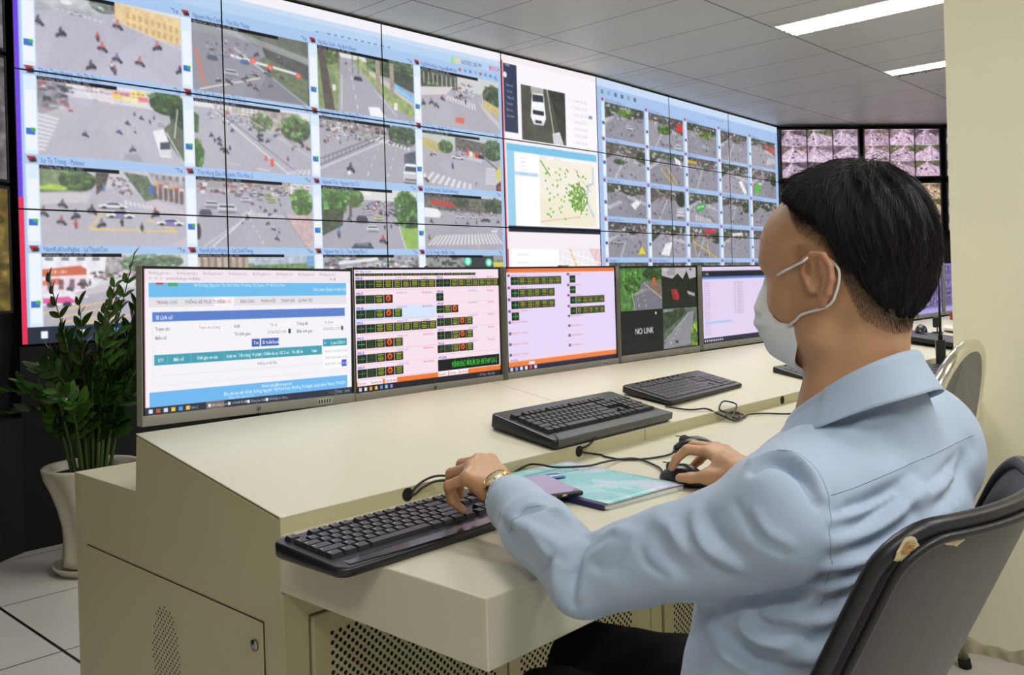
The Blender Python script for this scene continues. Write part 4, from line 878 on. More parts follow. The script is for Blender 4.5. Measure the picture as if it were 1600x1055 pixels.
for r, k, s0, lab, seed, tint, dk in fars:
    t = make_display(.93, .555, .014, 'wall_screen', .07)
    zt = [1.608, 1.0, .39][r]; p = P0 + fd * s0
    t.location = (p[0], p[1], EYE + zt - .555); t.rotation_euler = (0, 0, fang)
    put_screen(t, paint_nine(seed, tint, dk), (0, 0, 1, 1), .93, .555, .014, 132, 78, .003)
    tag(t, lab, 'screen', 'screens on the back wall')
# left wing: two edges of screens show at the left border of the photo
ld = np.array([1.39 + .51, 4.30 - 3.13]); ld /= np.linalg.norm(ld); lang = math.atan2(ld[1], ld[0])
def paint_wing(seed, cols):
    global RS
    RS = np.random.RandomState(seed); c = Canvas(0, 0, 1, 1, 160, 96, cols[0]); c.poly(cols[0], [(0, 0), (1, 0), (1, 1), (0, 1)], 1, .5, 14); c.clutter(0, 0, 1, 1, 150, .05, cols); c.noise(.3, 5); return c
for zt, lab, seed, cols in [(1.635, 'screen on the left wing, top one at the very edge of the photo', 21, ['6c6a70', '8a8890', '4a484c']), (1.06, 'dim grey screen on the left wing, the middle one', 22, ['6a6668', '7c787c', '504c4e']), (.487, 'brownish-yellow screen on the left wing, the lowest one', 23, ['6a5a28', '8a7838', '4c4020'])]:
    t = make_display(.93, .555, .012, 'wall_screen', .07)
    p = np.array([1.375, 4.275]) - ld * .945
    t.location = (p[0], p[1], EYE + zt - .555); t.rotation_euler = (0, 0, lang)
    put_screen(t, paint_wing(seed, cols), (0, 0, 1, 1), .93, .555, .012, 160, 96, .003)
    tag(t, lab, 'screen', 'screens of the left wing')

# ------------------------------------------------------------------ consoles
CREAM = mat('cream_steel', 'bfba94', .42, bump=.12, bscale=700, bdist=.0004)
CREAM_TOP = mat('cream_laminate', 'd5d0b9', .38, bump=.08, bscale=500, bdist=.0003, var=.015, vscale=4)
DARK = mat('dark_hole', '060606', .8)
def perforated(name, base_, mode, p, per, rad):
    """mode 'rect' or 'ellipse'; p = (axis_u, axis_v, cu, cv, ru, rv) in object coordinates; hexagonal holes"""
    m = D.materials.new(name); m.use_nodes = True; nt = m.node_tree; b = nt.nodes['Principled BSDF']; b.inputs['Roughness'].default_value = .42
    g = nd(nt, 'ShaderNodeNewGeometry'); s = nd(nt, 'ShaderNodeSeparateXYZ'); nt.links.new(g.outputs['Position'], s.inputs[0])
    au, av, cu, cv, ru, rv = p; U = M_(nt, 'SUBTRACT', s.outputs[au], cu); V = M_(nt, 'SUBTRACT', s.outputs[av], cv)
    row = M_(nt, 'ROUND', M_(nt, 'DIVIDE', V, per * .5)); dv = M_(nt, 'SUBTRACT', V, M_(nt, 'MULTIPLY', row, per * .5))
    odd = M_(nt, 'MULTIPLY', M_(nt, 'FLOORED_MODULO', row, 2.), .5)
    uu = M_(nt, 'SUBTRACT', M_(nt, 'DIVIDE', U, per), odd); ru_ = M_(nt, 'ROUND', uu); du = M_(nt, 'MULTIPLY', M_(nt, 'SUBTRACT', uu, ru_), per)
    dist = M_(nt, 'SQRT', M_(nt, 'ADD', M_(nt, 'MULTIPLY', du, du), M_(nt, 'MULTIPLY', dv, dv))); hole = M_(nt, 'LESS_THAN', dist, rad)
    cu2 = M_(nt, 'MULTIPLY', M_(nt, 'ADD', ru_, odd), per); cv2 = M_(nt, 'MULTIPLY', row, per * .5)
    a = M_(nt, 'DIVIDE', cu2, ru); c = M_(nt, 'DIVIDE', cv2, rv)
    if mode == 'ellipse': msk = M_(nt, 'LESS_THAN', M_(nt, 'ADD', M_(nt, 'MULTIPLY', a, a), M_(nt, 'MULTIPLY', c, c)), 1.)
    else: msk = M_(nt, 'MULTIPLY', M_(nt, 'LESS_THAN', M_(nt, 'ABSOLUTE', a), 1.), M_(nt, 'LESS_THAN', M_(nt, 'ABSOLUTE', c), 1.))
    h = M_(nt, 'MULTIPLY', hole, msk)
    mx = nd(nt, 'ShaderNodeMix', data_type='RGBA'); mx.inputs[6].default_value = (*srgb(base_), 1); mx.inputs[7].default_value = (.004, .004, .004, 1)
    nt.links.new(h, mx.inputs[0]); nt.links.new(mx.outputs[2], b.inputs['Base Color'])
    nt.links.new(M_(nt, 'MULTIPLY_ADD', h, .5, .42), b.inputs['Roughness'])
    return m
PROF = [(.783, .75), (1.243, .75), (1.243, .7775), (1.757, .862), (1.762, .75), (2.073, .75), (2.073, .0), (1.24, .0), (1.24, .658), (.783, .658)]
def hole_disc(mb, x, y, z, r, n=18, d=.0012, nor='y'):
    pass
def console(x0, x1, lab, doors, end_panel=False):
    t = empty('control_console', (x0, 1.243, 0), 0, lab, 'console', 'console units standing in a row')
    inv = Matrix.Translation((-x0, -1.243, 0))
    gap = .0013
    body = MB(); body.prism([(1.248, .0), (2.073, 0), (2.073, .748), (1.766, .748), (1.755, .858), (1.248, .7735)], x0 + gap, x1 - gap, 'x')
    body.build('body', CREAM, t, bevel=.0015, M=inv)
    led = MB(); led.prism([(.783, .75), (1.2475, .75), (1.2475, .7), (1.2475, .658), (.783, .658)], x0 + gap, x1 - gap, 'x')
    led.build('ledge', CREAM_TOP, t, bevel=.0022, seg=3, M=inv)
    ris = MB(); ris.prism([(1.2430, .7480), (1.2430, .7765), (1.2475, .7775), (1.2475, .7480)], x0 + gap, x1 - gap, 'x')
    ris.build('riser', CREAM, t, M=inv)
    top = MB(); top.prism([(1.242, .7755), (1.757, .8607), (1.757, .8632), (1.2425, .778)], x0 + gap, x1 - gap, 'x')
    top.build('sloped_top', CREAM_TOP, t, bevel=.0008, M=inv)
    pl = MB(); pl.box((x0 + gap, 1.2415, .02), (x0 + .048, 1.2475, .655)); pl.box((x1 - .048, 1.2415, .02), (x1 - gap, 1.2475, .655)); pl.box((x0 + .048, 1.2415, .61), (x1 - .048, 1.2475, .655))
    pl.build('front_frame', CREAM, t, bevel=.001, M=inv)
    n = doors; wd = (x1 - x0 - .1) / n
    for i in range(n):
        a = x0 + .05 + i * wd + .002; b_ = a + wd - .004
        pm_ = perforated('perforated_door', 'bcb78f', 'rect', (0, 2, (a + b_) / 2, .33, (b_ - a) / 2 - .035, .24), .0165, .0038)
        d = MB().box((a, 1.236, .03), (b_, 1.246, .606)).build('door', pm_, t, bevel=.003, M=inv)
        k = MB().tube([(b_ - .022 if i % 2 == 0 else a + .022, 1.2365, .50), (b_ - .022 if i % 2 == 0 else a + .022, 1.229, .50)], .009, 16)
        k.build('lock', mat('lock_metal', 'a8a8a4', .3, metal=1), d, bevel=.001, M=inv)
    return t, inv
C1, inv1 = console(.775, 1.79, 'cream console unit nearest the camera, with a side door and round vent', 2)
C2, _ = console(1.79, 2.83, 'second cream console unit, under the chunky middle keyboard and mouse hand', 2)
C3, _ = console(2.83, 4.15, 'third cream console unit, mostly behind the face and neck of the man', 2)
C4, _ = console(4.15, 6.6, 'farthest cream console unit, carrying the violet monitors and radio microphone', 4)
# side door of the first unit
vent = perforated('vent_door', 'aaa582', 'ellipse', (1, 2, 1.645, .44, .052, .105), .0125, .0024)
sd = MB().box((.7725, 1.30, .05), (.7752, 2.010, .597)).build('side_door', perforated('side_door_paint', 'bfba94', 'ellipse', (1, 2, 1.645, .45, .055, .095), .0135, .0023), C1, bevel=.0012, M=inv1)
MB().box((.7748, 1.2985, .0485), (.7753, 2.0115, .5985)).build('door_gap_shade', mat('gap_shadow', '2c2a20', .8), C1, M=inv1)  # dark sheet round the door edge, its colour stands in for shade
k = MB(); k.tube([(.7722, 1.322, .556), (.768, 1.322, .556)], .0095, 20); k.tube([(.7679, 1.322, .556), (.7674, 1.322, .556)], .004, 10)
k.build('side_lock', mat('lock_metal', 'a8a8a4', .3, metal=1), sd, M=inv1)
# slim pull slot under the ledge
MB().box((1.02, .7822, .672), (1.26, .7826, .676)).build('pull_slot', DARK, C1, M=inv1)
# cable holes in the riser
for cx, C_, x0 in [(1.04, C1, .775), (1.535, C1, .775), (2.514, C2, 1.79)]:
    h = MB(); a = [(cx + .0125 * math.cos(q), .7635 + .0125 * math.sin(q)) for q in np.linspace(0, 2*math.pi, 21)[:-1]]
    h.prism(a, 1.2425, 1.2434, 'y'); h.build('cable_hole', DARK, C_, M=Matrix.Translation((-x0, -1.243, 0)))

# ------------------------------------------------------------------ desk monitors
def px(cv): return cv
def paint_m1():
    c = Canvas(0, 0, 100, 59, 640, 378, 'f4f1f7')
    c.rect('f1e6ef', 0, 0, 100, 5.2); 
    for k in range(8): c.text('9a90a0', 2 + 11.5*k, 2.2, 1.8, 'Hệ thống giám sát x', .8, .8)
    c.text('8a8490', 2, 4.4, 1.9, '←  →  ⟳   camera.hcm.gov.vn/lichsu', .8); c.text('605870', 88, 4.4, 1.9, '☆ ⋮ ◧', .8)
    c.rect('6fbcec', 2, 5.6, 97.5, 11.6); c.text('e8f4ff', 21, 7.3, 2, '86 Đường Nguyễn Thị Minh Khai, Phường Thị Nghè, TP Hồ Chí Minh', .9); c.text('f4faff', 79, 9.4, 2.2, 'Xin chào: Quản trị hệ thống | Thoát', .95)
    c.rect('c83c4a', 5, 5.6, 8, 6.4); c.rect('50a860', 10, 5.6, 14, 7)
    c.rect('e4e0e6', 2, 11.8, 97.5, 15.6); c.rect('f8f4f8', 30, 11.8, 39, 15.6)
    for x, s_ in [(5, 'TRANG CHỦ'), (17, 'THỐNG KÊ TRỰC TUYẾN'), (32, 'LỊCH SỬ'), (42, 'BÁO CÁO'), (52, 'PHẢN HỒI'), (62, 'THAM GIA'), (71, 'QUẢN TRỊ')]: c.text('c86878' if s_[0] == 'L' else '706878', x, 14.4, 2, s_, .9)
    c.rect('5b80cc', 3.4, 17.6, 96.5, 21.5); c.text('ffffff', 4.8, 20.6, 2.3, '⊞ Lịch sử', 1, 1, .4)
    for x, y, s_ in [(4.5, 25.2, 'Trạm cân'), (4.5, 28.8, 'Biển số'), (39, 25, 'Loại'), (39, 28.6, 'Từ thời gian'), (70, 25, 'Trọng tải'), (70, 28.6, 'Đến thời gian')]: c.text('605868', x, y, 2, s_, .95)
    for x, y, s_ in [(23, 25.2, 'Trạm An Sương'), (56, 25, 'Tất cả'), (55, 28.4, '02/06/2022 0:00'), (85, 24.8, 'Vi phạm'), (84, 28, '02/06/2022 23:59')]:
        c.rect('e4dfe8', x - 1.2, y - 2.2, x + 11, y + .9); c.rect('f8f5fa', x - 1.1, y - 2.1, x + 10.9, y + .8); c.text('908898', x, y, 1.9, s_, .9)
    c.rect('343c50', 65.6, 26.6, 66.8, 28.6); c.rect('343c50', 94.4, 26.2, 95.4, 28.2)
    c.rect('4060b0', 47.3, 30.4, 51.2, 33.8); c.text('fff', 48.2, 32.8, 2, 'Tìm') if 0 else c.text('ffffff', 48.2, 32.8, 2, 'Tìm', 1, 1, .4); c.rect('4060b0', 51.8, 30.4, 60.6, 33.8); c.text('ffffff', 52.6, 32.8, 2, '⊞ Xuất Excel', 1, .95, .4)
    c.rect('45a0b4', 4, 35, 83.4, 39.2)
    for x, s_ in [(5.6, 'STT'), (12, 'Biển số'), (22, 'Thời gian xe vào'), (35.4, 'Loại xe'), (41, 'Tải trọng'), (47.4, 'Vi phạm'), (53, 'Chiều dài xe'), (61, 'KC 2 xe'), (67, 'Tốc độ xe'), (77.5, 'Trạm')]: c.text('ffffff', x, 37.9, 2, s_, 1, .92, .5)
    for x in (9.5, 19.5, 34.4, 40.2, 46.5, 52.2, 60, 66, 72.4): c.line('8fc8d4', x, 35, x, 39.2, 1)
    c.text('908898', 50, 42, 1.8, 'Không có dữ liệu'); c.line('dcd8e0', 3.4, 43.5, 84, 43.5, 1); c.line('e4e0e8', 3.4, 47.5, 84, 47.5, 1); c.line('e4e0e8', 3.4, 22, 3.4, 47.5, 1)
    c.rect('fcfafc', 84, 33, 97.5, 46); c.rect('3d9cb0', 84, 32.2, 97.5, 35.6); c.text('ffffff', 84.4, 34.8, 2.4, '←', 1); c.text('ffffff', 88.3, 34.7, 1.9, '2 June 2022', 1, 1, .4); c.text('ffffff', 95, 34.8, 2.4, '→')
    for r in range(3):
        for k in range(4): c.text('a8a0b0', 85 + 3.3*k, 38.6 + 3*r, 1.6, '%02d:00' % (r * 4 + k), .9)
    c.rect('3a54d0', 94.4, 42.4, 97.2, 45.6); c.text('ffffff', 94.7, 44.6, 1.6, '23:00')
    c.rect('6fb8f0', 2, 50, 97.5, 56); c.text('f0f8ff', 52, 52.2, 2, 'Email: tthn@hcm.gov.vn', 1, 1, .3); c.text('f0f8ff', 34, 54.2, 2, 'Địa chỉ liên hệ: Số 86 đường Nguyễn Thị Minh Khai, Phường Thị Nghè, Quận Bình Thạnh, TP HCM', 1, 1, .3); c.text('e0f0ff', 36, 55.9, 1.8, 'Phiên bản Lịch sử 2.0', .9)
    c.rect('2e3444', 0, 56, 100, 59)
    for k, q in enumerate(['e0e4ec', 'c85a30', 'd8dce4', 'e8c848', '48a0e0', 'f0c050']): c.rect(q, 1.6 + 3.1*k, 56.8, 3.3 + 3.1*k, 58.4)
    c.text('e8eaf0', 18.6, 58.2, 1.6, 'Trạm 2'); c.rect('7a6a68', 26, 56, 34, 59)
    for k in range(4): c.rect('e8eaf0', 26.8 + 9*k, 57, 28 + 9*k, 58.3); c.text('e8eaf0', 28.5 + 9*k, 58.2, 1.6, ['Hệ thống Giám', 'VI PHẠM ĐƯỜNG', 'Thông báo đường', 'KẾ HOẠCH - Word'][k], .95, .9)
    c.text('e8eaf0', 87, 58.2, 1.7, '^ ☁ ⊕ ENG   14:54', .9)
    c.rect('f0305c', 0, 0, .5, 56, .5)
    return c
def vms_row(c, x, y, n, w, h, fire=-1, arrows=1):
    for k in range(n):
        a = x + k * (w + .25); c.rect('141a10', a, y, a + w, y + h); q = c.win(a + .05, y + .05, a + w - .05, y + h - .05)
        if k < arrows: q.line('3fd060', .5, .1, .5, .9, 1.3); q.line('3fd060', .1, .5, .9, .5, 1.3); q.line('3fd060', .7, .2, .7, .7, 1)
        elif k == fire: q.rect('381008', 0, 0, 1, 1); q.ell('f06820', .5, .42, .3, .38); q.ell('301008', .5, .45, .16, .2); q.line('ffb050', .4, .2, .6, .6, 1.2)
        elif k == fire - 2 and fire > 0: 
            for r in range(5): q.rect('3a9048', .15, .15+.17*r, .85, .2+.17*r, .8)
        else:
            for r in range(4): q.rect('d8d838' if (k * 7 + r) % 5 else '6fd050', .15 + .05 * (r % 2), .12 + .21*r, .88 - .06 * (r % 2), .22 + .21*r, .85)
def paint_m2():
    c = Canvas(0, 0, 100, 59, 660, 389, 'f6e0ec'); c.rect('efe4f6', 0, 0, 100, 1.6); c.text('6858c0', 1, 1.4, 1.4, 'VMS - Bảng quang báo', .9)
    vms_row(c, 1, 1.8, 9, 5.6, 1.3, -1, 0); vms_row(c, 53, 1.8, 5, 5.6, 1.3, -1, 0)
    L = [(5, 'VMS-45', 9, -1, 2), (12.4, 'VMS-47', 4, 3, 1), (19.5, 'VMS-48', 5, 3, 1), (26.5, 'VMS-51', 9, -1, 2), (34, 'VMS-52', 5, 3, 1), (41, 'VMS-55', 5, 3, 1), (48, 'VMS-57', 5, 3, 1)]
    R_ = [(5, 'VMS-46', 9, -1, 2), (12.4, 'VMS-49', 1, -1, 1), (18.8, 'VMS-50', 3, 2, 1), (25.6, 'VMS-53', 5, 3, 1), (32.6, 'VMS-54', 5, 3, 1), (39.6, 'VMS-56', 5, 3, 1)]
    c.rect('d4e4fb', .5, 18, 52.4, 25)
    for y, nme, n, fi, ar in L:
        c.text('5a4cd8', 1, y - .2, 1.8, nme, 1, 1, .4); c.text('9080c8', 26, y - .4, 1.3, '02-06-2022 14:52', .9); c.text('d04848' if n < 9 else '6050c0', 43, y - .3, 1.3, 'Mất kết nối bảng' if n < 9 else '15 giây/ảnh', .9)
        vms_row(c, 1, y, n, 5.5, 4.1, fi, ar); c.line('e0a8b8', .5, y + 5, 52, y + 5, .8)
    for y, nme, n, fi, ar in R_:
        c.text('5a4cd8', 53.5, y - .2, 1.8, nme, 1, 1, .4); c.text('9080c8', 76, y - .4, 1.3, '02-06-2022 14:52', .9); c.text('d04848', 91, y - .3, 1.3, 'Mất kết nối', .9)
        vms_row(c, 53, y, n, 5.0, 4.1, fi, ar); c.line('e0a8b8', 53, y + 5, 99.5, y + 5, .8)
    c.text('5a4cd8', 53.5, 46.8, 1.8, 'VMS-5003', 1, 1, .4)
    c.rect('080c08', 53, 47.2, 99.2, 53.2); c.text('38e048', 63, 51.9, 4.4, 'MỖI KHÔNG VỚI RƯỢU BIA KHI THAM GIA G', 1, .50, .5)
    c.rect('f07a30', 0, 53.6, 100, 56.0)
    for x, s_ in [(1, 'Cấu hình'), (8.3, 'Tạo dựng mới'), (17.4, 'Cập nhật bảng')]: c.rect('f4eef8', x, 53.4, x + 7.8, 55.9); c.text('c04040', x + .4, 55.3, 1.5, s_, 1)
    for x, s_ in [(53, 'Trang chủ'), (60.5, 'Lưu lượng'), (67.8, 'Bản đồ thông tin')]: c.rect('f4eef8', x, 53.4, x + 7, 55.9); c.text('c04040', x + .4, 55.3, 1.5, s_, 1)
    c.rect('1c1c28', 0, 56, 100, 59)
    for k, q in enumerate(['c8d0e0', 'e8e8ec', 'e0a050', 'e8c848', '6a8ae0', '70c8e0', '8888d8']): c.rect(q, 1.6 + 3.2*k, 56.7, 3.2 + 3.2*k, 58.4)
    c.text('e8eaf0', 82, 58.3, 1.8, '☁ 33°C Mưa   ^ ENG 14:54', .9, .8)
    return c
def paint_m3():
    c = Canvas(0, 0, 100, 59, 350, 206, 'e6d6f6'); c.rect('f0763a', 0, 0, 100, 2.2); c.rect('b04040', .6, .3, 2.2, 1.8)
    L = [(4.6, 7), (11.6, 6), (18.4, 6), (25, 1), (31.4, 0), (37.8, 0), (44, 0), (50, 0)]; R_ = [(4.4, 1), (11, 1), (17.4, 6), (24, 6), (30, 0), (36, 0), (42, 0), (48, 0)]
    for y, n in L:
        c.rect('6a5a70', 1.2, y - 1.4, 3.2, y + .1); c.text('d06878', 4, y - .2, 1.3, 'Bảng số %d QL1 - Trường Chinh' % int(y), .9)
        if n: vms_row(c, 4, y + .2, n, 6, 4.6, -1, 1)
    for y, n in R_:
        c.rect('6a5a70', 53, y - 1.4, 55, y + .1); c.text('d06878', 56, y - .2, 1.3, 'Bảng số %d Điện Biên Phủ' % int(y), .9)
        if n: vms_row(c, 55.5, y + .2, n, 5.4, 4.4, -1, 1)
    c.rect('f0d4e4', 0, 51.6, 100, 53.6); c.rect('f0803c', 0, 53.4, 100, 56.2); c.text('605080', 2, 53, 1.4, 'Kết nối 02/06'); c.rect('20203c', 0, 56.2, 100, 59); c.rect('f4e8e8', 17, 54.2, 22, 55.9)
    for k, q in enumerate(['c8d0e0', '80a0e8', 'e8e8ec', 'e0e8f4', 'e04858', 'd8e0f0']): c.rect(q, 1.6 + 4*k, 56.6, 3.8 + 4*k, 58.6)
    return c
def paint_m4():
    c = Canvas(0, 0, 100, 59, 280, 165, '18181a')
    f = c.win(.6, .4, 52, 29.2); base(f, .3, '75757e', '9aa898'); f.poly('4f7a3e', [(0, 0), (1, 0), (1, .4), (.6, .3), (.45, .38), (.32, .65), (.3, 1), (0, 1)], 1, .5, 7); f.leaves(.28, .3, .2, .26, '4f8038', 40); f.leaves(.8, .12, .25, .15, '3c5a30', 30); f.rect('d8603c', .77, .24, .85, .44); f.poly('8a6a50', [(.6, .42), (1, .7), (1, .3), (.8, .3)], .6, .3)
    f.line('c8c8c0', .27, .55, .33, 1, 1.5); f.line('c8c0b0', .55, .35, 1, .75, 1.5); f.poly('b0a8a0', [(.28, .62), (.5, .5), (.75, .5), (.35, .65)], .5); f.dashes(.5, .5, .62, 1, 4, 1.5); f.dashes(.4, .55, .44, 1, 3, 1.5); f.noise(.12, 2)
    f = c.win(52.4, .4, 99.4, 28.6); f.rect('b8b0b8', 0, 0, 1, .4); f.poly('20261c', [(0, .2), (.3, .28), (.45, .15), (.6, .3), (.72, .08), (.8, .3), (1, .25), (1, 1), (0, 1)], 1, .5, 5); f.rect('8a8890', .15, .0, .38, .2, .6); f.poly('a03028', [(.25, .55), (.42, .55), (.5, .75), (.45, .85), (.3, .8)], .95, .3); f.poly('c8c4c8', [(.72, .6), (.95, .68), (.95, .76), (.75, .7)], .8); f.rect('181818', .82, .02, .86, .08); f.text('f0f0f0', .03, .07, .09, '02/06/2022', .9)
    c.text('e0e0e0', 17, 45.8, 6.0, 'NO LINK', 1, 1.25, .4); c.ell('f0f0b0', 43.5, 32, 1, 1)
    f = c.win(52.4, 29.8, 99.4, 58.4); f.poly('5e6a5c', [(0, 0), (1, 0), (1, 1), (0, 1)], 1, .3, 8); f.poly('3a4a34', [(0, .1), (.6, .0), (.7, .12), (0, .6)], 1, .5, 6); f.poly('8b8b92', [(0, .9), (.75, .12), (.9, .1), (.8, .95), (0, 1)], 1, .08); f.leaves(.95, .75, .15, .35, '7aa040', 30); f.line('d0d0cc', .02, .82, .75, .15, 1.4); f.dashes(.6, .3, .15, .95, 6, 1.4); f.car(.58, .33, .07); f.car(.38, .85, .08, '30303a'); f.text('f0f0f0', .03, .08, .09, '02-06 14:54:21', .9)
    return c
def paint_m5():
    c = Canvas(0, 0, 100, 59, 250, 148, 'e2d2f0'); c.rect('20202a', 0, 3, 100, 7.6); c.text('f0f0f4', 2, 6.6, 2.8, '☁ iVMS', 1); c.rect('5888d8', 0, 7.6, 100, 9.4)
    for k in range(22): c.text('807090', 3, 13 + 1.9*k, 1.6, 'Kênh camera %02d' % k, .8)
    c.rect('a8c8f0', 3, 42.4, 42, 44)
    for k in range(14): c.text('70607c', 46, 13 + 1.9*k, 1.6, '14:%02d   ▪  192.168.%d.%d   OK' % (54 - k, k, 30 + k * 3), .8)
    c.rect('28243a', 0, 55, 100, 59)
    for k in range(9): c.rect('d8d8e8', 2 + 3*k, 56.2, 3.6 + 3*k, 57.8)
    return c
def paint_thumbs(seed):
    global RS
    RS = np.random.RandomState(seed); c = Canvas(0, 0, 100, 59, 120, 80, '8678b8')
    for r in range(4):
        for k in range(4):
            f = c.win(1.5 + 24.5*k, 3 + 12.6*r, 24.5 + 24.5*k, 14 + 12.6*r); f.poly('6c6090', [(0, 0), (1, 0), (1, 1), (0, 1)], 1, .4, 3); f.clutter(0, 0, 1, 1, 16, .16, ['3c3450', 'b0a4d0', '58507c'])
    c.rect('a8a0e0', 0, 53.5, 100, 59); return c
HPG = mat('monitor_silver', 'aaa69c', .38, metal=.1)
MBK = mat('monitor_black', '161617', .45)
def make_monitor(w, h, cv, nx, ny, chin=.022, bz=.0055, logo=True, sticker=None, webcam=False, zb=-.108):
    t = empty('computer_monitor'); d = .022
    m = MB(); m.box((0, .004, 0), (w, d, h)); m.box((w*.25, d, h*.12), (w*.75, d + .02, h*.8)); m.build('back_housing', MBK, t, bevel=.004)
    m = MB()
    for lo, hi in [((0, -.001, h - bz), (w, .0042, h)), ((0, -.001, chin), (bz, .0042, h - bz)), ((w - bz, -.001, chin), (w, .0042, h - bz))]: m.box(lo, hi)
    m.build('bezel', MBK, t)
    m = MB(); m.box((0, -.004, 0), (w, .0042, chin - .0005)); m.build('chin', HPG, t, bevel=.001)
    m = MB(); m.box((-.0012, -.003, 0), (0, d, h)); m.build('side_strip', HPG, t)
    screen_grid('screen', cv, cv.b, nx, ny, ((bz, .0015, h - bz), (w - 2*bz, 0, 0), (0, 0, -(h - bz - chin))), t)
    # stand down to the rear shelf
    m = MB(); m.box((w/2 - .035, d + .02, -.10), (w/2 + .035, d + .045, h*.5)); m.build('stand_neck', MBK, t, bevel=.004)
    m = MB(); m.box((w/2 - .11, d - .03, zb), (w/2 + .11, d + .17, zb + .01)); m.build('stand_base', MBK, t, bevel=.003)
    if logo:
        m = MB(); r = .0085; cx, cz = w * .497, chin / 2
        def bar(x0, z0, x1, z1, wd=.0011):
            m.prism([(x0 - wd/2, z0), (x0 + wd/2, z0), (x1 + wd/2, z1), (x1 - wd/2, z1)], -.0046, -.0040, 'y')
        bar(cx - .0052, cz - .004, cx - .0018, cz + .0078); bar(cx - .0022, cz - .004, cx - .0006, cz + .0012); bar(cx - .0036, cz + .0016, cx - .0006, cz + .0018, .0016)
        bar(cx - .0016, cz - .0085, cx + .0022, cz + .0042); bar(cx + .0028, cz - .003, cx + .0046, cz + .0036); bar(cx + .0012, cz - .0032, cx + .003, cz - .003, .0016); bar(cx + .0026, cz + .0034, cx + .0046, cz + .0038, .0012)
        m.build('logo', mat('logo_dark', '2a2a2c', .4), t)
    if sticker:
        sx, sw, sh = sticker
        m = MB(); m.box((sx, -.0046, .0045), (sx + sw, -.004, .0045 + sh)); s_ = m.build('sticker', mat('sticker_white', 'd8d8d2', .5), t)
        m = MB()
        for k in range(5): m.box((sx + .002 + k * sw * .19, -.005, .0065), (sx + .002 + k * sw * .19 + sw*.1, -.0046, .0045 + sh - .002))
        m.build('print', mat('print_dark', '50504c', .6), s_)
    if webcam:
        MB().box((w*.47, -.003, h), (w*.54, .012, h + .004)).build('top_tab', mat('tab_grey', 'a8a8a0', .5), t, bevel=.001)
    return t
GM = 'silver-framed monitors lined up along the console'
mons = [(.803, .860 - .002 + .012, .5285, .327, paint_m1(), 420, 250, 'nearest silver-framed monitor with a blue and white web page, left end of the console', dict(sticker=(.42, .04, .013)), 1.2, 0),
        (1.335, .857 - .0, .527, .333, paint_m2(), 420, 250, 'monitor with pink rows of black and yellow message boards, second from the left', dict(webcam=True), .3, 0),
        (1.884, .857, .541, .331, paint_m3(), 270, 165, 'monitor with a lilac page framed in orange, third from the left', dict(sticker=(.45, .03, .012), webcam=True, logo=False), 0, 0),
        (2.442, .861, .503, .326, paint_m4(), 240, 145, 'monitor split in four feeds with a black NO LINK quarter', dict(logo=False), 0, 0),
        (2.972, .864, .54, .322, paint_m5(), 190, 110, 'monitor with a lilac list under a black bar, partly behind the face mask', dict(sticker=(.26, .025, .011), logo=False), 0, 0),
        (4.83, .868, .475, .322, paint_thumbs(31), 110, 70, 'far monitor with violet thumbnails right behind the neck of the man', dict(logo=False), 0, 0),
        (5.318, .868, .44, .322, paint_thumbs(32), 110, 70, 'far monitor full of violet thumbnails behind the radio antenna', dict(logo=False), 0, 0),
        (5.81, .868, .47, .322, paint_thumbs(33), 110, 70, 'far monitor of violet thumbnails cut off by the pillar', dict(logo=False), 0, 0)]
for x, z, w_, h, cv, nx, ny, lab, kw, rollm, yaw in mons:
    t = make_monitor(w_, h, cv, nx, ny, zb=.7525 - z + (.004 if rollm > 1 else 0), **kw)
    t.location = (x, 1.785, z + .0); t.rotation_euler = (0, math.radians(rollm), 0)
    tag(t, lab, 'monitor', GM)
# ------------------------------------------------------------------ keyboards
SLOPE = math.atan2(.085, .512)
KB = mat('keyboard_case', '1d1c1f', .32)
KBS = mat('keyboard_strip', '4a4c4c', .4)
KEY = mat('key_plastic', '2e2b33', .38)
KEY2 = mat('key_plastic_matt', '252527', .5)
LEG = mat('key_legend', 'b4b4bc', .5)
U_ = .019
def key_rows():
    """(x, y, w, h) in key units; y grows to the back"""
    K = []
    def row(y, x, ws, h=1.):
        for w_ in ws:
            if w_ > 0: K.append((x, y, w_, h)); x += w_
            else: x -= w_
    row(5.25, 0, [1, -1, 1, 1, 1, 1, -.5, 1, 1, 1, 1, -.5, 1, 1, 1, 1, -.25, 1, 1, 1])
    row(4, 0, [1]*13 + [2, -.25, 1, 1, 1, -.25, 1, 1, 1, 1])
    row(3, 0, [1.5] + [1]*12 + [1.5, -.25, 1, 1, 1, -.25, 1, 1, 1])
    row(2, 0, [1.75] + [1]*11 + [2.25, -3.5, 1, 1, 1])
    row(1, 0, [2.25] + [1]*10 + [2.75, -1.25, 1, -1.25, 1, 1, 1])
    row(0, 0, [1.25, 1.25, 1.25, 6.25, 1.25, 1.25, 1.25, 1.25, -.25, 1, 1, 1, -.25, 2, 1])
    K.append((21.5, 2, 1, 2)); K.append((21.5, 0, 1, 2))
    return K
_KM = {}
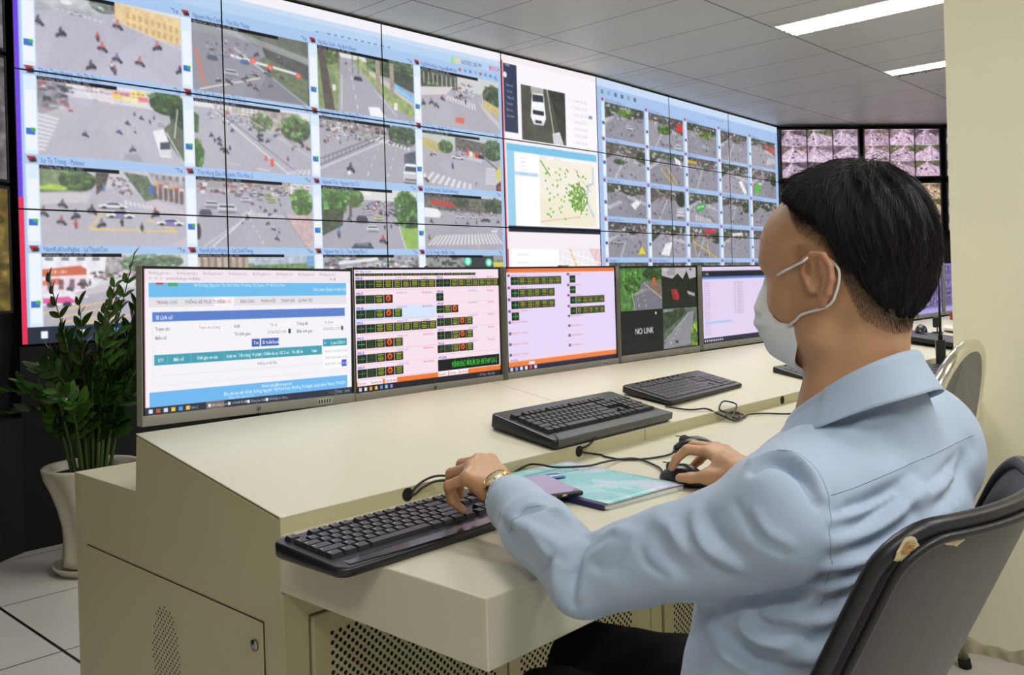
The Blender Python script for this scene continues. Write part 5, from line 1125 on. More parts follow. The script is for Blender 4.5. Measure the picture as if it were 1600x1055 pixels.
def key_mesh(w_, h_, tall, m, legend):
    k = (w_, h_, tall, m.name, legend)
    if k in _KM: return _KM[k]
    a, b = w_ * U_ - .0012, h_ * U_ * .98 - .0012; t = .0022 if tall > .004 else .0009
    v = [(0, 0, 0), (a, 0, 0), (a, b, 0), (0, b, 0), (t, t, tall), (a - t, t, tall), (a - t, b - t*.6, tall + .0004), (t, b - t*.6, tall + .0004)]
    f = [(0, 3, 2, 1), (4, 5, 6, 7), (0, 1, 5, 4), (1, 2, 6, 5), (2, 3, 7, 6), (3, 0, 4, 7)]
    mi = [0] * 6
    if legend and w_ < 3:
        z = tall + .00055; v += [(t + .002, b*.55, z), (t + .0048, b*.55, z), (t + .0048, b*.55 + .0036, z), (t + .002, b*.55 + .0036, z)]; f.append((8, 9, 10, 11)); mi.append(1)
    me = D.meshes.new('key'); me.from_pydata(v, [], f); me.materials.append(m); me.materials.append(LEG); me.polygons.foreach_set('material_index', mi)
    _KM[k] = me; return me
def make_keyboard(w_, d_, style, individual=True):
    t = empty('keyboard'); tall = {'round': .0068, 'gaming': .0085, 'flat': .0026}[style]
    hf, hb = {'round': (.014, .024), 'gaming': (.020, .034), 'flat': (.012, .022)}[style]
    y0 = {'round': -d_/2 + .043, 'gaming': -d_/2 + .040, 'flat': -d_/2 + .018}[style]
    yk1 = y0 + 6.25 * U_ * .98; sl = (hb - hf) / d_
    zt = lambda y: hf + (y + d_/2) * sl
    m = MB(); cr = .012 if style != 'round' else .02
    fb = .010 if style == 'round' else 0
    def outline(ins):
        pts_ = []
        for cx, cy, a0 in [(w_/2 - cr, -d_/2 + cr, -90), (w_/2 - cr, d_/2 - cr, 0), (-w_/2 + cr, d_/2 - cr, 90), (-w_/2 + cr, -d_/2 + cr, 180)]:
            for k in range(6):
                a = math.radians(a0 + 18 * k); x = cx + (cr - ins) * math.cos(a); y = cy + (cr - ins) * math.sin(a)
                if style == 'round' and y < 0: y -= fb * (1 - (x / (w_/2)) ** 2)
                pts_.append((x, y))
        return pts_
    rings = [(outline(.004), 0), (outline(0), .004), (outline(0), None), (outline(.0035), 'top')]
    vs_, n = [], 24
    for o_, z in rings:
        for (x, y) in o_:
            vs_.append((x, y, z if isinstance(z, (int, float)) else (zt(y) - .003 if z is None else zt(y))))
    fs = [tuple(range(n))[::-1], tuple(3*n + k for k in range(n))]
    for r in range(3): fs += [(r*n + k, r*n + (k+1) % n, (r+1)*n + (k+1) % n, (r+1)*n + k) for k in range(n)]
    m.add(vs_, fs); m.build('case', KB, t, smooth=True).data.polygons.foreach_set('use_smooth', [False]*2 + [True]*(len(fs)-2))
    xk = -w_/2 + (w_ - 22.5 * U_) / 2
    kmat = KEY if style != 'gaming' else KEY2
    if style == 'round':      # glossy palm strip
        p = MB(); p.prism([(-w_/2 + .02, y0 - .004), (w_/2 - .02, y0 - .004), (w_/2 - .02, y0 - .034), (w_*.25, y0 - .042), (0, y0 - .0455), (-w_*.25, y0 - .042), (-w_/2 + .02, y0 - .034)], zt(y0) - .004, zt(y0) - .0008, 'z')
        p.build('palm_strip', mat('gloss_black', '141216', .12), t, bevel=.0015)
    if style == 'gaming':
        p = MB(); p.prism([(-w_/2 + .004, -d_/2 - .004), (w_/2 - .004, -d_/2 - .004), (w_/2 - .006, y0 - .008), (-w_/2 + .03, y0 - .008)], .006, zt(-d_/2) + .004, 'z')
        p.build('palm_strip', KBS, t, bevel=.002)
    if style == 'flat':
        p = MB()
        for k in range(9): p.tube([(-w_*.36 + k*.03, d_/2 - .012, zt(d_/2) - .001), (-w_*.36 + k*.03, d_/2 - .012, zt(d_/2) + .0018)], .0042, 10)
        p.build('media_keys', KEY2, t, smooth=False)
    for sx in (-1, 1):
        MB().box((sx * w_*.42 - .015, d_/2 - .022, -.0), (sx * w_*.42 + .015, d_/2 - .012, .003)).build('foot', mat('rubber', '101010', .9), t)
    rest = MB(); cnt = 0
    for i, (x, y, kw, kh) in enumerate(key_rows()):
        yy = y0 + y * U_ * .98; me = key_mesh(kw, kh, tall, kmat, style == 'round')
        loc = Vector((xk + x * U_, yy, zt(yy) - .0008))
        if individual and cnt < 97:
            o = D.objects.new('key', me); COL.objects.link(o); o.parent = t; o.location = loc; o.rotation_euler = (math.atan(sl), 0, 0); cnt += 1
        else:
            rest.add([tuple(Vector(v.co) + loc) for v in me.vertices], [tuple(p.vertices) for p in me.polygons])
    if rest.v: tag(rest.build('keys', kmat, t), kind='stuff')
    return t
def on_slope(x, y, lift=0.): return (x, y, .7785 + (y - 1.243) * math.tan(SLOPE) + lift)
k1 = make_keyboard(.458, .172, 'round'); k1.location = (.932, 1.070, .7502); k1.rotation_euler = (0, 0, math.radians(.5))
tag(k1, 'black full-size keyboard with a curved glossy palm strip under the left hand of the man', 'keyboard', 'keyboards on the console')
k2 = make_keyboard(.47, .195, 'gaming'); k2.location = on_slope(1.678, 1.338, .002); k2.rotation_euler = Euler((SLOPE, 0, math.radians(1.5)), 'XYZ')
tag(k2, 'chunky black keyboard with a grey front strip on the sloped top, behind the blue booklet', 'keyboard', 'keyboards on the console')
k3 = make_keyboard(.455, .16, 'flat'); k3.location = on_slope(2.262, 1.425, .002); k3.rotation_euler = Euler((SLOPE, 0, math.radians(4)), 'XYZ')
tag(k3, 'slim black keyboard with a row of round media keys, next to the knotted cable', 'keyboard', 'keyboards on the console')
k4 = make_keyboard(.455, .17, 'flat', False); k4.location = on_slope(3.045, 1.328, .002); k4.rotation_euler = Euler((SLOPE, 0, math.radians(-6)), 'XYZ')
tag(k4, 'slim black keyboard mostly hidden below the chin and mask of the man', 'keyboard', 'keyboards on the console')
k5 = make_keyboard(.45, .15, 'flat', False); k5.location = (3.53, 1.160, .7502)
tag(k5, 'black keyboard on the lower ledge beside the walkie-talkie', 'keyboard', 'keyboards on the console')

# ------------------------------------------------------------------ mice
def make_mouse(m1=KB):
    t = empty('computer_mouse'); Ln, W, H = .108, .062, .036
    def fn(u, v):      # v along, u around
        a = u * 2 * math.pi; s = math.sin(math.pi * (.02 + .96 * v)) ** .5
        return (W/2 * s * math.cos(a) * (1 - .12 * math.sin(math.pi * v)), -Ln/2 + Ln * v, .002 + max(0, math.sin(a)) ** .8 * H * math.sin(math.pi * (.03 + .9 * v)) ** .75)
    m = MB().grid(fn, 28, 22, closed_u=True); m.build('shell', m1, t)
    MB().box((-.0006, .008, .0345), (.0006, .05, .0362)).build('seam', DARK, t)
    w_ = MB(); w_.tube([(-.0035, .030, .028), (.0035, .030, .028)], .011, 16); w_.build('scroll_wheel', mat('wheel_grey', '3a3a3e', .6), t)
    return t
mm = make_mouse(); mm.location = (1.449, .918, .7502); mm.rotation_euler = (0, 0, math.radians(-3)); tag(mm, 'black mouse held under the right hand of the man', 'mouse', 'computer mice on the console')
m2 = copy_thing(mm, (1.72, 1.055, .7502), math.radians(14), 'dark mouse peeping out just behind the right hand', None)
m3 = copy_thing(mm, (3.415, 1.03, .7502), math.radians(-75), 'glossy dark mouse on the ledge between the shirt collar and the chrome chair', None)
m4 = copy_thing(mm, on_slope(4.50, 1.495, .024), math.radians(-70), 'black mouse resting on the black slab behind the neck', None)

# ------------------------------------------------------------------ cables
CB = mat('cable_black', '1b1a1a', .45)
def cable(pts_, label, r=.0023, cat='cable', grp='black cables on the console'):
    o = MB().tube(spline(pts_, 10), r, 8).build('cable', CB); return tag(o, label, cat, grp)
cable([(1.04, 1.252, .7635), (1.045, 1.239, .765), (1.056, 1.235, .777), (1.075, 1.231, .786), (1.098, 1.228, .7885), (1.114, 1.212, .7872), (1.122, 1.188, .7805), (1.12, 1.158, .769)], 'pair of short black leads looping from the nearest hole to the keyboard under the hand')
cable([(1.04, 1.25, .761), (1.05, 1.237, .762), (1.066, 1.231, .7726), (1.092, 1.226, .7797), (1.108, 1.208, .7804), (1.110, 1.182, .776), (1.105, 1.157, .768)], 'lower of the two leads looping out of the nearest riser hole')
cable([(1.261, 1.225, .7535), (1.31, 1.236, .755), (1.357, 1.236, .764), (1.36, 1.205, .768), (1.365, 1.165, .7665), (1.41, 1.122, .7665), (1.476, 1.131, .762), (1.553, 1.143, .7545), (1.575, 1.115, .7545), (1.532, 1.034, .7545), (1.475, .985, .758), (1.455, .972, .764)], 'long black mouse cable crossing the blue booklet to the hand')
cable([(1.535, 1.252, .7635), (1.56, 1.235, .756), (1.57, 1.21, .7535), (1.558, 1.184, .7535), (1.558, 1.135, .7535), (1.60, 1.10, .7535), (1.66, 1.085, .755), (1.71, 1.108, .762)], 'black cable from the second riser hole to the mouse behind the hand')
cable([(1.535, 1.25, .7665), (1.555, 1.232, .775), (1.59, 1.237, .79), (1.62, 1.26, .787)], 'short stub of cable rising from the second hole to the chunky keyboard')
c_ = [(2.02, 1.335, .7975), (2.05, 1.28, .789), (2.10, 1.258, .787), (2.125, 1.238, .772), (2.15, 1.205, .7545), (2.20, 1.215, .757), (2.24, 1.235, .759), (2.20, 1.236, .768), (2.14, 1.222, .768), (2.125, 1.195, .758), (2.17, 1.195, .756), (2.235, 1.222, .756), (2.21, 1.235, .763), (2.15, 1.232, .774), (2.135, 1.238, .785), (2.20, 1.262, .795), (2.23, 1.24, .785), (2.18, 1.218, .772), (2.14, 1.2, .7625), (2.2, 1.204, .755), (2.26, 1.218, .7545), (2.3, 1.19, .7545), (2.33, 1.13, .7545), (2.42, 1.15, .7545), (2.5, 1.10, .7545), (2.56, 1.02, .7545), (2.62, 1.0, .7545)]
cable(c_, 'knotted black cable bundle hanging over the riser by the slim keyboard', .0024)

# ------------------------------------------------------------------ booklet, phone
bk = empty('booklet', (1.199, .921, .7502), math.radians(-7), 'pale teal softcover booklet with a navy spine lying under the phone', 'booklet')
W_, L_, T_ = .213, .315, .0085
def wob(x, y, k=0): return .0012 * math.sin(9 * x + 14 * y + k)
m = MB()
for i in range(7):
    dx = .0018 * math.sin(i * 2.1); m.box((.006, .001 + .0006 * i, .0008 + i * .00105), (W_ - .002 - dx + .0008 * i, L_ - .002, .0008 + (i + .8) * .00105))
m.build('pages', mat('paper', 'e6e2dc', .8), bk)
def cover_mat():
    m = D.materials.new('booklet_cover'); m.use_nodes = True; nt = m.node_tree; b = nt.nodes['Principled BSDF']; b.inputs['Roughness'].default_value = .35
    tc = nd(nt, 'ShaderNodeTexCoord'); mp = nd(nt, 'ShaderNodeMapping'); mp.inputs['Scale'].default_value = (9, 6, 1); nt.links.new(tc.outputs['Object'], mp.inputs[0])
    n = nd(nt, 'ShaderNodeTexNoise'); n.inputs['Scale'].default_value = 1.1; n.inputs['Detail'].default_value = 3; n.inputs['Distortion'].default_value = .8; nt.links.new(mp.outputs[0], n.inputs['Vector'])
    r = nd(nt, 'ShaderNodeValToRGB'); e = r.color_ramp.elements; e[0].position = .42; e[0].color = (*srgb('8fcdd2'), 1); e[1].position = .56; e[1].color = (*srgb('cfd3ea'), 1)
    q = r.color_ramp.elements.new(.49); q.color = (*srgb('b4dde0'), 1)
    nt.links.new(n.outputs['Fac'], r.inputs[0])
    w1 = nd(nt, 'ShaderNodeTexNoise'); w1.inputs['Scale'].default_value = 3.; w1.inputs['Detail'].default_value = 5; nt.links.new(mp.outputs[0], w1.inputs['Vector'])
    ln = M_(nt, 'LESS_THAN', M_(nt, 'ABSOLUTE', M_(nt, 'SUBTRACT', w1.outputs['Fac'], .5)), .007)
    mx = nd(nt, 'ShaderNodeMix', data_type='RGBA'); mx.inputs[7].default_value = (*srgb('6aa6ac'), 1); nt.links.new(M_(nt, 'MULTIPLY', ln, .55), mx.inputs[0]); nt.links.new(r.outputs[0], mx.inputs[6]); nt.links.new(mx.outputs[2], b.inputs['Base Color'])
    return m
m = MB(); m.grid(lambda u, v: (W_ * u, L_ * v, T_ + .0006 + .004 * u * u * (1 - v) * math.sin(u * 3)), 14, 18); m.build('front_cover', cover_mat(), bk, solid=.0005)
m = MB().box((0, 0, 0), (W_, L_, .0006)); m.build('back_cover', mat('cover_back', 'a8d4d8', .4), bk)
m = MB().prism([(-.0008, 0), (.012, 0), (.012, .0006), (.0, .0006), (0, T_ + .0004), (.012, T_ + .0009), (.012, T_ + .0014), (-.0008, T_ + .0014)], 0, L_, 'y'); m.build('spine', mat('navy_tape', '232558', .4), bk)
m = MB()
for x0, y0, x1, y1 in [(.03, .27, .17, .271), (.03, .235, .17, .236), (.03, .235, .031, .271), (.17, .235, .171, .271)]: m.box((x0, y0, T_ + .0012), (x1, y1, T_ + .0016))
m.build('title_box', mat('cover_ink', '3f7f88', .5), bk)
ph = empty('smartphone', (1.223, 1.072, .7622), math.radians(-24), 'black smartphone lying face up on the booklet beside the watch', 'phone')
m = MB().box((-.038, -.079, 0), (.038, .079, .0085)); m.build('body', mat('phone_case', '17171a', .4), ph, bevel=.0035, seg=4)
m = MB().box((-.0345, -.074, .0084), (.0345, .074, .0089)); m.build('screen', mat('phone_glass', '4a3c50', .06, spec=.8, coat=1.0), ph, bevel=.0002)
o = MB().tube([(-.0045, -.0794, .0044), (.0045, -.0794, .0044)], .0019, 8).build('port', mat('port_ring', 'b8a888', .3, metal=.8), ph)
MB().tube([(-.017, -.0788, .0044), (-.017, -.0796, .0044)], .0012, 8).build('microphone_hole', mat('port_ring', 'b8a888', .3, metal=.8), ph)
# narrow blue and cream wallet card under the phone
cd = MB().box((-.032, -.02, 0), (.032, .02, .001)).build('card', mat('card_blue', '3f6fb0', .4)); cd.location = (1.30, 1.135, .7622); cd.rotation_euler = (0, 0, math.radians(-24)); tag(cd, 'blue card with a cream stripe on the booklet behind the phone', 'card')
MB().box((-.032, -.006, .001), (.032, .004, .0013)).build('stripe', mat('card_cream', 'e4dcc0', .5), cd)

# ------------------------------------------------------------------ things on the far part of the console
sl = empty('equipment_slab', on_slope(4.43, 1.43, .0015), 0, 'flat black slab carrying a mouse, on the far console', 'box')
sl.rotation_euler = Euler((SLOPE, 0, math.radians(18)), 'XYZ')
MB().box((-.24, -.12, 0), (.24, .12, .022)).build('body', KB, sl, bevel=.006, seg=3)
rd = empty('walkie_talkie', (3.815, 1.195, .7502), math.radians(20), 'black walkie-talkie standing upright with a long thin antenna', 'radio')
MB().box((-.028, -.018, 0), (.028, .018, .112)).build('body', KB, rd, bevel=.005, seg=3)
m = MB(); m.tube([(-.016, 0, .112), (-.016, 0, .128), (-.016, 0, .135), (-.016, 0, .16), (-.017, 0, .37)], [.009, .009, .006, .0055, .0028], 10); m.build('antenna', mat('rubber', '101010', .9), rd)
for x in (.004, .018): MB().tube([(x, 0, .111), (x, 0, .124)], .0055, 12).build('knob', KB, rd)
m = MB()
for k in range(7): m.box((-.02, -.0186, .062 + .004*k), (.02, -.018, .064 + .004*k))
m.build('speaker_grille', DARK, rd)
gm = empty('desk_microphone', on_slope(4.78, 1.51, .0), 0, 'small black microphone head on a thin stalk', 'microphone')
m = MB(); m.tube([(0, 0, .0), (0, 0, .035)], .0035, 8); m.build('stalk', KB, gm); MB().box((-.03, -.014, .03), (.03, .014, .085)).build('head', KB, gm, bevel=.006)
MB().lathe([(.028, .0), (.028, .005), (.02, .008)], seg=20).build('foot', KB, gm)
pk = MB().prism([(-.07, -.05), (.06, -.06), (.08, .03), (-.05, .05)], 0, .004, 'z').build('pink_note', mat('pink_paper', 'f0a090', .7)); pk.location = on_slope(4.66, 1.60, .003); pk.rotation_euler = (SLOPE, 0, 0); tag(pk, 'salmon pink paper note beside the microphone', 'paper')
pw = MB().box((-.15, -.1, 0), (.15, .1, .012)).build('paper_stack', mat('paper', 'e6e2dc', .8)); pw.location = on_slope(5.05, 1.46, .003); pw.rotation_euler = Euler((SLOPE, 0, .3), 'XYZ'); tag(pw, 'low stack of white papers on the far console', 'paper')
rdp = empty('desk_telephone', on_slope(4.98, 1.32, .0), 0, 'light desk telephone at the edge of the pillar', 'telephone')
MB().prism([(-.08, 0), (.08, 0), (.08, .055), (-.08, .02)], -.09, .09, 'x').build('body', mat('phone_beige', 'cfcabd', .5), rdp, bevel=.005)
MB().box((-.085, -.07, .03), (-.04, .08, .06)).build('handset', mat('phone_beige', 'cfcabd', .5), rdp, bevel=.012, seg=3)
for r in range(4):
    for c in range(3): MB().box((-.02 + .025*c, -.05 + .025*r, .038 + .22*(-.05+.025*r)), (-.005 + .025*c, -.035 + .025*r, .046 + .22*(-.05+.025*r))).build('button', mat('rubber_grey', '5a5a5c', .7), rdp)
rs = empty('red_flag', on_slope(5.60, 1.66, .0), 0, 'small dark stick with a red base next to the pillar', 'ornament')
MB().lathe([(.035, 0), (.035, .04), (.012, .06)], seg=16).build('base', mat('red_plastic', 'b83028', .4), rs); MB().tube([(0, 0, .05), (0, 0, .16)], .008, 8).build('stick', KB, rs)

# ------------------------------------------------------------------ potted plant
pt = empty('potted_plant', (1.505, 3.835, 0), 0, 'dark green leafy plant with arching stems in a fluted cream pot', 'plant')
POT = mat('cream_pot', 'cfc8b4', .35, bump=.2, bscale=30, var=.08, vscale=12)
flute = lambda a, z: 1 + (.050 * math.sin(8 * a + 6 * z) if .04 < z < .40 else .006 * math.sin(9 * a))
m = MB(); prof = [(.10, .028), (.122, .034), (.118, .06), (.113, .12), (.118, .20), (.132, .27), (.155, .345), (.176, .395), (.187, .42), (.190, .432), (.184, .438), (.172, .432), (.165, .41), (.16, .39)]
m.lathe(prof, seg=90, wob=flute); m.build('pot', POT, pt)
m = MB(); m.lathe([(.11, .001), (.135, .001), (.153, .022), (.158, .034), (.153, .035), (.146, .024), (.13, .012), (.09, .012)], seg=48); m.build('saucer', POT, pt)
MB().lathe([(.162, .392), (.165, .40), (.1, .405), (.0, .408)], seg=32).build('soil', mat('soil', '2b221c', .95, bump=1, bscale=60, var=.4, vscale=40, bdist=.01), pt)
LEAF = mat('leaf_green', '2c4a1c', .28, var=.35, vscale=14)
LEAF2 = mat('leaf_young', '48702a', .25, var=.2, vscale=14)
STEM = mat('stem_green', '46602c', .5, var=.3, vscale=30)
ir = Vector((.682, -.731, 0)); idp = Vector((.731, .682, 0))
def leaf(mb, p, d, nrm, Ln, Wd):
    d = d.normalized(); s = d.cross(nrm).normalized(); n_ = s.cross(d).normalized(); vs_, fs = [], []
    prof_ = [(0, .0), (.12, .55), (.3, .95), (.5, 1.0), (.7, .82), (.87, .45), (1.0, 0.02)]
    for t, w_ in prof_:
        c = p + d * Ln * t + n_ * (-.18 * Ln * t * t)
        for q, zz in ((-1, .18), (-.5, .05), (0, -.04), (.5, .05), (1, .18)): vs_.append(c + s * Wd/2 * w_ * q + n_ * zz * Wd * .5 * w_)
    for i in range(len(prof_) - 1):
        for k in range(4): fs.append((i*5+k, i*5+k+1, (i+1)*5+k+1, (i+1)*5+k))
    mb.add(vs_, fs, True)
tips = [(-.15, 0, 1.20, 15, 0), (.195, .02, 1.30, 15, 1), (.13, -.03, 1.17, 17, 1), (.17, .08, 1.08, 14, 0), (.05, .05, 1.06, 15, 0), (-.37, .02, .66, 14, 0), (-.33, -.04, .76, 12, 1), (-.22, -.1, .80, 13, 0), (-.05, -.16, .76, 11, 1), (.01, -.12, .70, 9, 1), (.26, -.02, .74, 12, 0),
        (.22, -.08, .9, 14, 0), (-.19, .06, .92, 14, 0), (-.1, .0, 1.0, 15, 0), (.0, -.06, .92, 15, 0), (.1, -.1, .95, 15, 0), (.16, .02, .86, 13, 0), (.28, .1, 1.0, 14, 0), (-.12, -.1, .86, 13, 0), (.06, .1, 1.12, 14, 0), (-.27, .12, .84, 12, 0), (.19, -.13, .70, 10, 0), (.24, .02, 1.16, 14, 0), (-.06, .06, 1.1, 14, 0)]
for (s_, t_, z, n, yg) in tips:
    tip = ir * s_ + idp * t_ + Vector((0, 0, z)); b0 = (ir * s_ * .22 + idp * t_ * .3) + Vector((0, 0, .395))
    mid = b0 * .45 + tip * .55 + Vector((0, 0, .12 if z < 1 else .04)) - (ir * s_) * .14
    q = b0 * .8 + mid * .2; q = b0 + (mid - b0) * .4 + Vector((0, 0, .05))
    P = spline([b0, q, mid, tip], 9); R = [max(.0022, .0085 * (1 - i / len(P)) ** .8) for i in range(len(P))]
    st = MB().tube(P, R, 7).build('stem', STEM, pt)
    lf = MB(); n0 = int(len(P) * .30)
    for k in range(n):
        f_ = n0 + (len(P) - 1 - n0) * k / (n - 1); i = min(len(P) - 2, int(f_)); p = P[i] + (P[i+1] - P[i]) * (f_ - i); T = (P[i+1] - P[i]).normalized()
        side = T.cross(Vector((0, 0, 1)) if abs(T.z) < .95 else ir)
        side = side.normalized(); tw = random.uniform(-.5, .5) + (.9 if abs(T.z) > .6 else .1); side = Matrix.Rotation(tw, 3, T) @ side
        for sg in (-1, 1):
            d_ = (side * sg * (1.1 - .5 * k / n) + T * .75 + Vector((random.uniform(-.15, .15), random.uniform(-.15, .15), random.uniform(-.1, .15)))); nn = (T.cross(side) * 1 + Vector((0, 0, .6)) + Vector((random.uniform(-.3, .3), random.uniform(-.3, .3), 0)))
            sz = random.uniform(.8, 1.15) * (1.12 - .4 * k / n)
            leaf(lf, p, d_, nn, .088 * sz, .040 * sz)
    lf.build('leaves', LEAF2 if yg else LEAF, st)

# ------------------------------------------------------------------ chairs
VIN = mat('black_vinyl', '454141', .42, bump=.35, bscale=240, var=.12, vscale=7, bdist=.0006)
VINE = mat('vinyl_piping', '201e20', .38, bump=.3, bscale=300, bdist=.0005)
CHR = mat('chrome', 'ece6da', .16, metal=1.)
FOAM = mat('worn_foam', 'd8c8a0', .9, bump=1., bscale=260, var=.3, vscale=90)
def rr_outline(hw, z0, z1, r, n=9, top_r=None):
    out = []; tr = top_r or r
    for cx, cz, a0, q in [(hw - tr, z1 - tr, 0, tr), (-hw + tr, z1 - tr, 90, tr), (-hw + r, z0 + r, 180, r), (hw - r, z0 + r, 270, r)]:
        for k in range(n): a = math.radians(a0 + 90 * k / (n - 1)); out.append((cx + q * math.cos(a), cz + q * math.sin(a)))
    # subdivide long edges
    res = []
    for i, p in enumerate(out):
        q = out[(i + 1) % len(out)]; L = math.hypot(q[0]-p[0], q[1]-p[1]); k = max(1, int(L / .02))
        for j in range(k): res.append((p[0] + (q[0]-p[0]) * j / k, p[1] + (q[1]-p[1]) * j / k))
    return res
def make_back(t, hw, z0, z1, ztop, curve, rec, th, m, mrim, rimr, top_r=.07, flare=0.):
    """shell in the local frame: x across, faces +y; y = rec*(ztop-z) - curve*(1-(x/hw)^2)"""
    def yy(x, z): return rec * (ztop - z) - curve * (1 - min(1, (x / (hw * (1 + flare * (z1 - z)))) ** 2))
    ol = [(x * (1 + flare * (z1 - z)), z) for x, z in rr_outline(hw, z0, z1, .05, top_r=top_r)]; n = len(ol); cz = (z0 + z1) / 2
    R_ = [0.02, .15, .3, .45, .6, .72, .82, .9, .96, 1.0]
    mb = MB(); vs_ = []
    for sgn in (1, -1):
        for rho in R_:
            for (x, z) in ol:
                X, Z = x * rho, cz + (z - cz) * rho
                vs_.append((X, yy(X, Z) + sgn * th * (1 - rho ** (7 if sgn > 0 else 18)) * (.9 if sgn > 0 else .40), Z))
    fs = []; k_ = len(R_)
    for s_ in range(2):
        o_ = s_ * k_ * n
        for r in range(k_ - 1): fs += [(o_ + r*n + k, o_ + r*n + (k+1) % n, o_ + (r+1)*n + (k+1) % n, o_ + (r+1)*n + k) for k in range(n)]
        fs.append(tuple(o_ + k for k in range(n)))
    mb.add(vs_, fs, True); mb.build('backrest', m, t, weld=True)
    rim = MB().tube([(x, yy(x, z), z) for x, z in ol], rimr, 12, closed=True); rim.build('piping', mrim, t)
    return yy
ch = empty('office_chair', (.984, .293, 0), math.radians(1.2), 'worn black vinyl chair with a curved back, under the seated man', 'chair')
yb = make_back(ch, .203, .50, .915, .915, .062, .46, .024, VIN, VINE, .0085, top_r=.042, flare=.3)
ym = MB().tube([(x, yb(x, z) - .014, z) for x, z in [(a * (1 + .3 * (.915 - b)), b) for a, b in rr_outline(.196, .505, .907, .05, top_r=.036)]], .0045, 8, closed=True).build('inner_seam', VINE, ch)
def patch(cx, cz, pts_, nm, m_, par, off=.0118):
    mb = MB(); n = len(pts_); mb.add([(cx + x, yb(cx + x, cz + z) - off, cz + z) for x, z in pts_] + [(cx + x * .7, yb(cx + x*.7, cz + z*.7) - off - .0008, cz + z * .7) for x, z in pts_] + [(cx, yb(cx, cz) - off + .0004, cz)], [(k, (k+1) % n, n + (k+1) % n, n + k) for k in range(n)] + [(n + k, n + (k+1) % n, 2*n) for k in range(n)])
    return mb.build(nm, m_, par)
st_ = MB().box((-.21, .07, .425), (.21, .50, .475)).build('seat', VIN, ch, bevel=.022, seg=4)
for sx in (-1, 1):
    MB().tube(spline([(sx*.19, .115, .52), (sx*.20, .10, .44), (sx*.205, .03, .2), (sx*.21, -.02, .012)], 6), .0125, 12).build('leg', CHR, ch)
    MB().tube(spline([(sx*.19, .12, .43), (sx*.20, .3, .425), (sx*.205, .46, .4), (sx*.21, .51, .2), (sx*.212, .53, .012)], 6), .0125, 12).build('leg', CHR, ch)
MB().tube([(-.205, .04, .22), (.205, .04, .22)], .009, 10).build('stretcher', CHR, ch)
oc = empty('steel_chair', (2.52, .735, 0), 0, 'chrome-framed chair with a grey back standing against the pillar', 'chair')
ol = rr_outline(.188, .36, .94, .05, top_r=.175)
def yo(x, z): return .16 * (.94 - z) - .02 * (1 - min(1, (x / .188) ** 2))
MB().tube([(x, yo(x, z), z) for x, z in ol], .018, 14, closed=True, flat=1.0).build('back_frame', CHR, oc)
mb = MB(); ii = [(x * .93, .02 + z * .965) for x, z in rr_outline(.188, .50, .94, .05, top_r=.175)]; n = len(ii)
mb.add([(x, yo(x, z) - .012, z) for x, z in ii] + [(x, yo(x, z) + .014, z) for x, z in ii], [tuple(range(n)), tuple(range(n, 2*n))[::-1]] + [(k, (k+1) % n, n + (k+1) % n, n + k) for k in range(n)])
mb.build('backrest', mat('grey_vinyl', '5b5a60', .35, bump=.2, bscale=200), oc, bevel=.004)
MB().box((-.2, .07, .43), (.2, .48, .475)).build('seat', mat('grey_vinyl', '5b5a60', .35), oc, bevel=.02, seg=3)
for sx in (-1, 1):
    l1 = MB().tube([(sx*.195, .16, .43), (sx*.21, .08, .02)], .0145, 12).build('leg', mat('satin_steel', 'b8b29c', .3, metal=.8), oc); MB().tube([(sx*.2098, .081, .025), (sx*.2105, .077, 0.0)], .017, 12).build('foot_cap', mat('rubber', '101010', .9), l1)
    l2 = MB().tube([(sx*.195, .42, .43), (sx*.21, .47, .02)], .0145, 12).build('leg', mat('satin_steel', 'b8b29c', .3, metal=.8), oc); MB().tube([(sx*.2098, .469, .025), (sx*.2105, .472, 0.0)], .017, 12).build('foot_cap', mat('rubber', '101010', .9), l2)
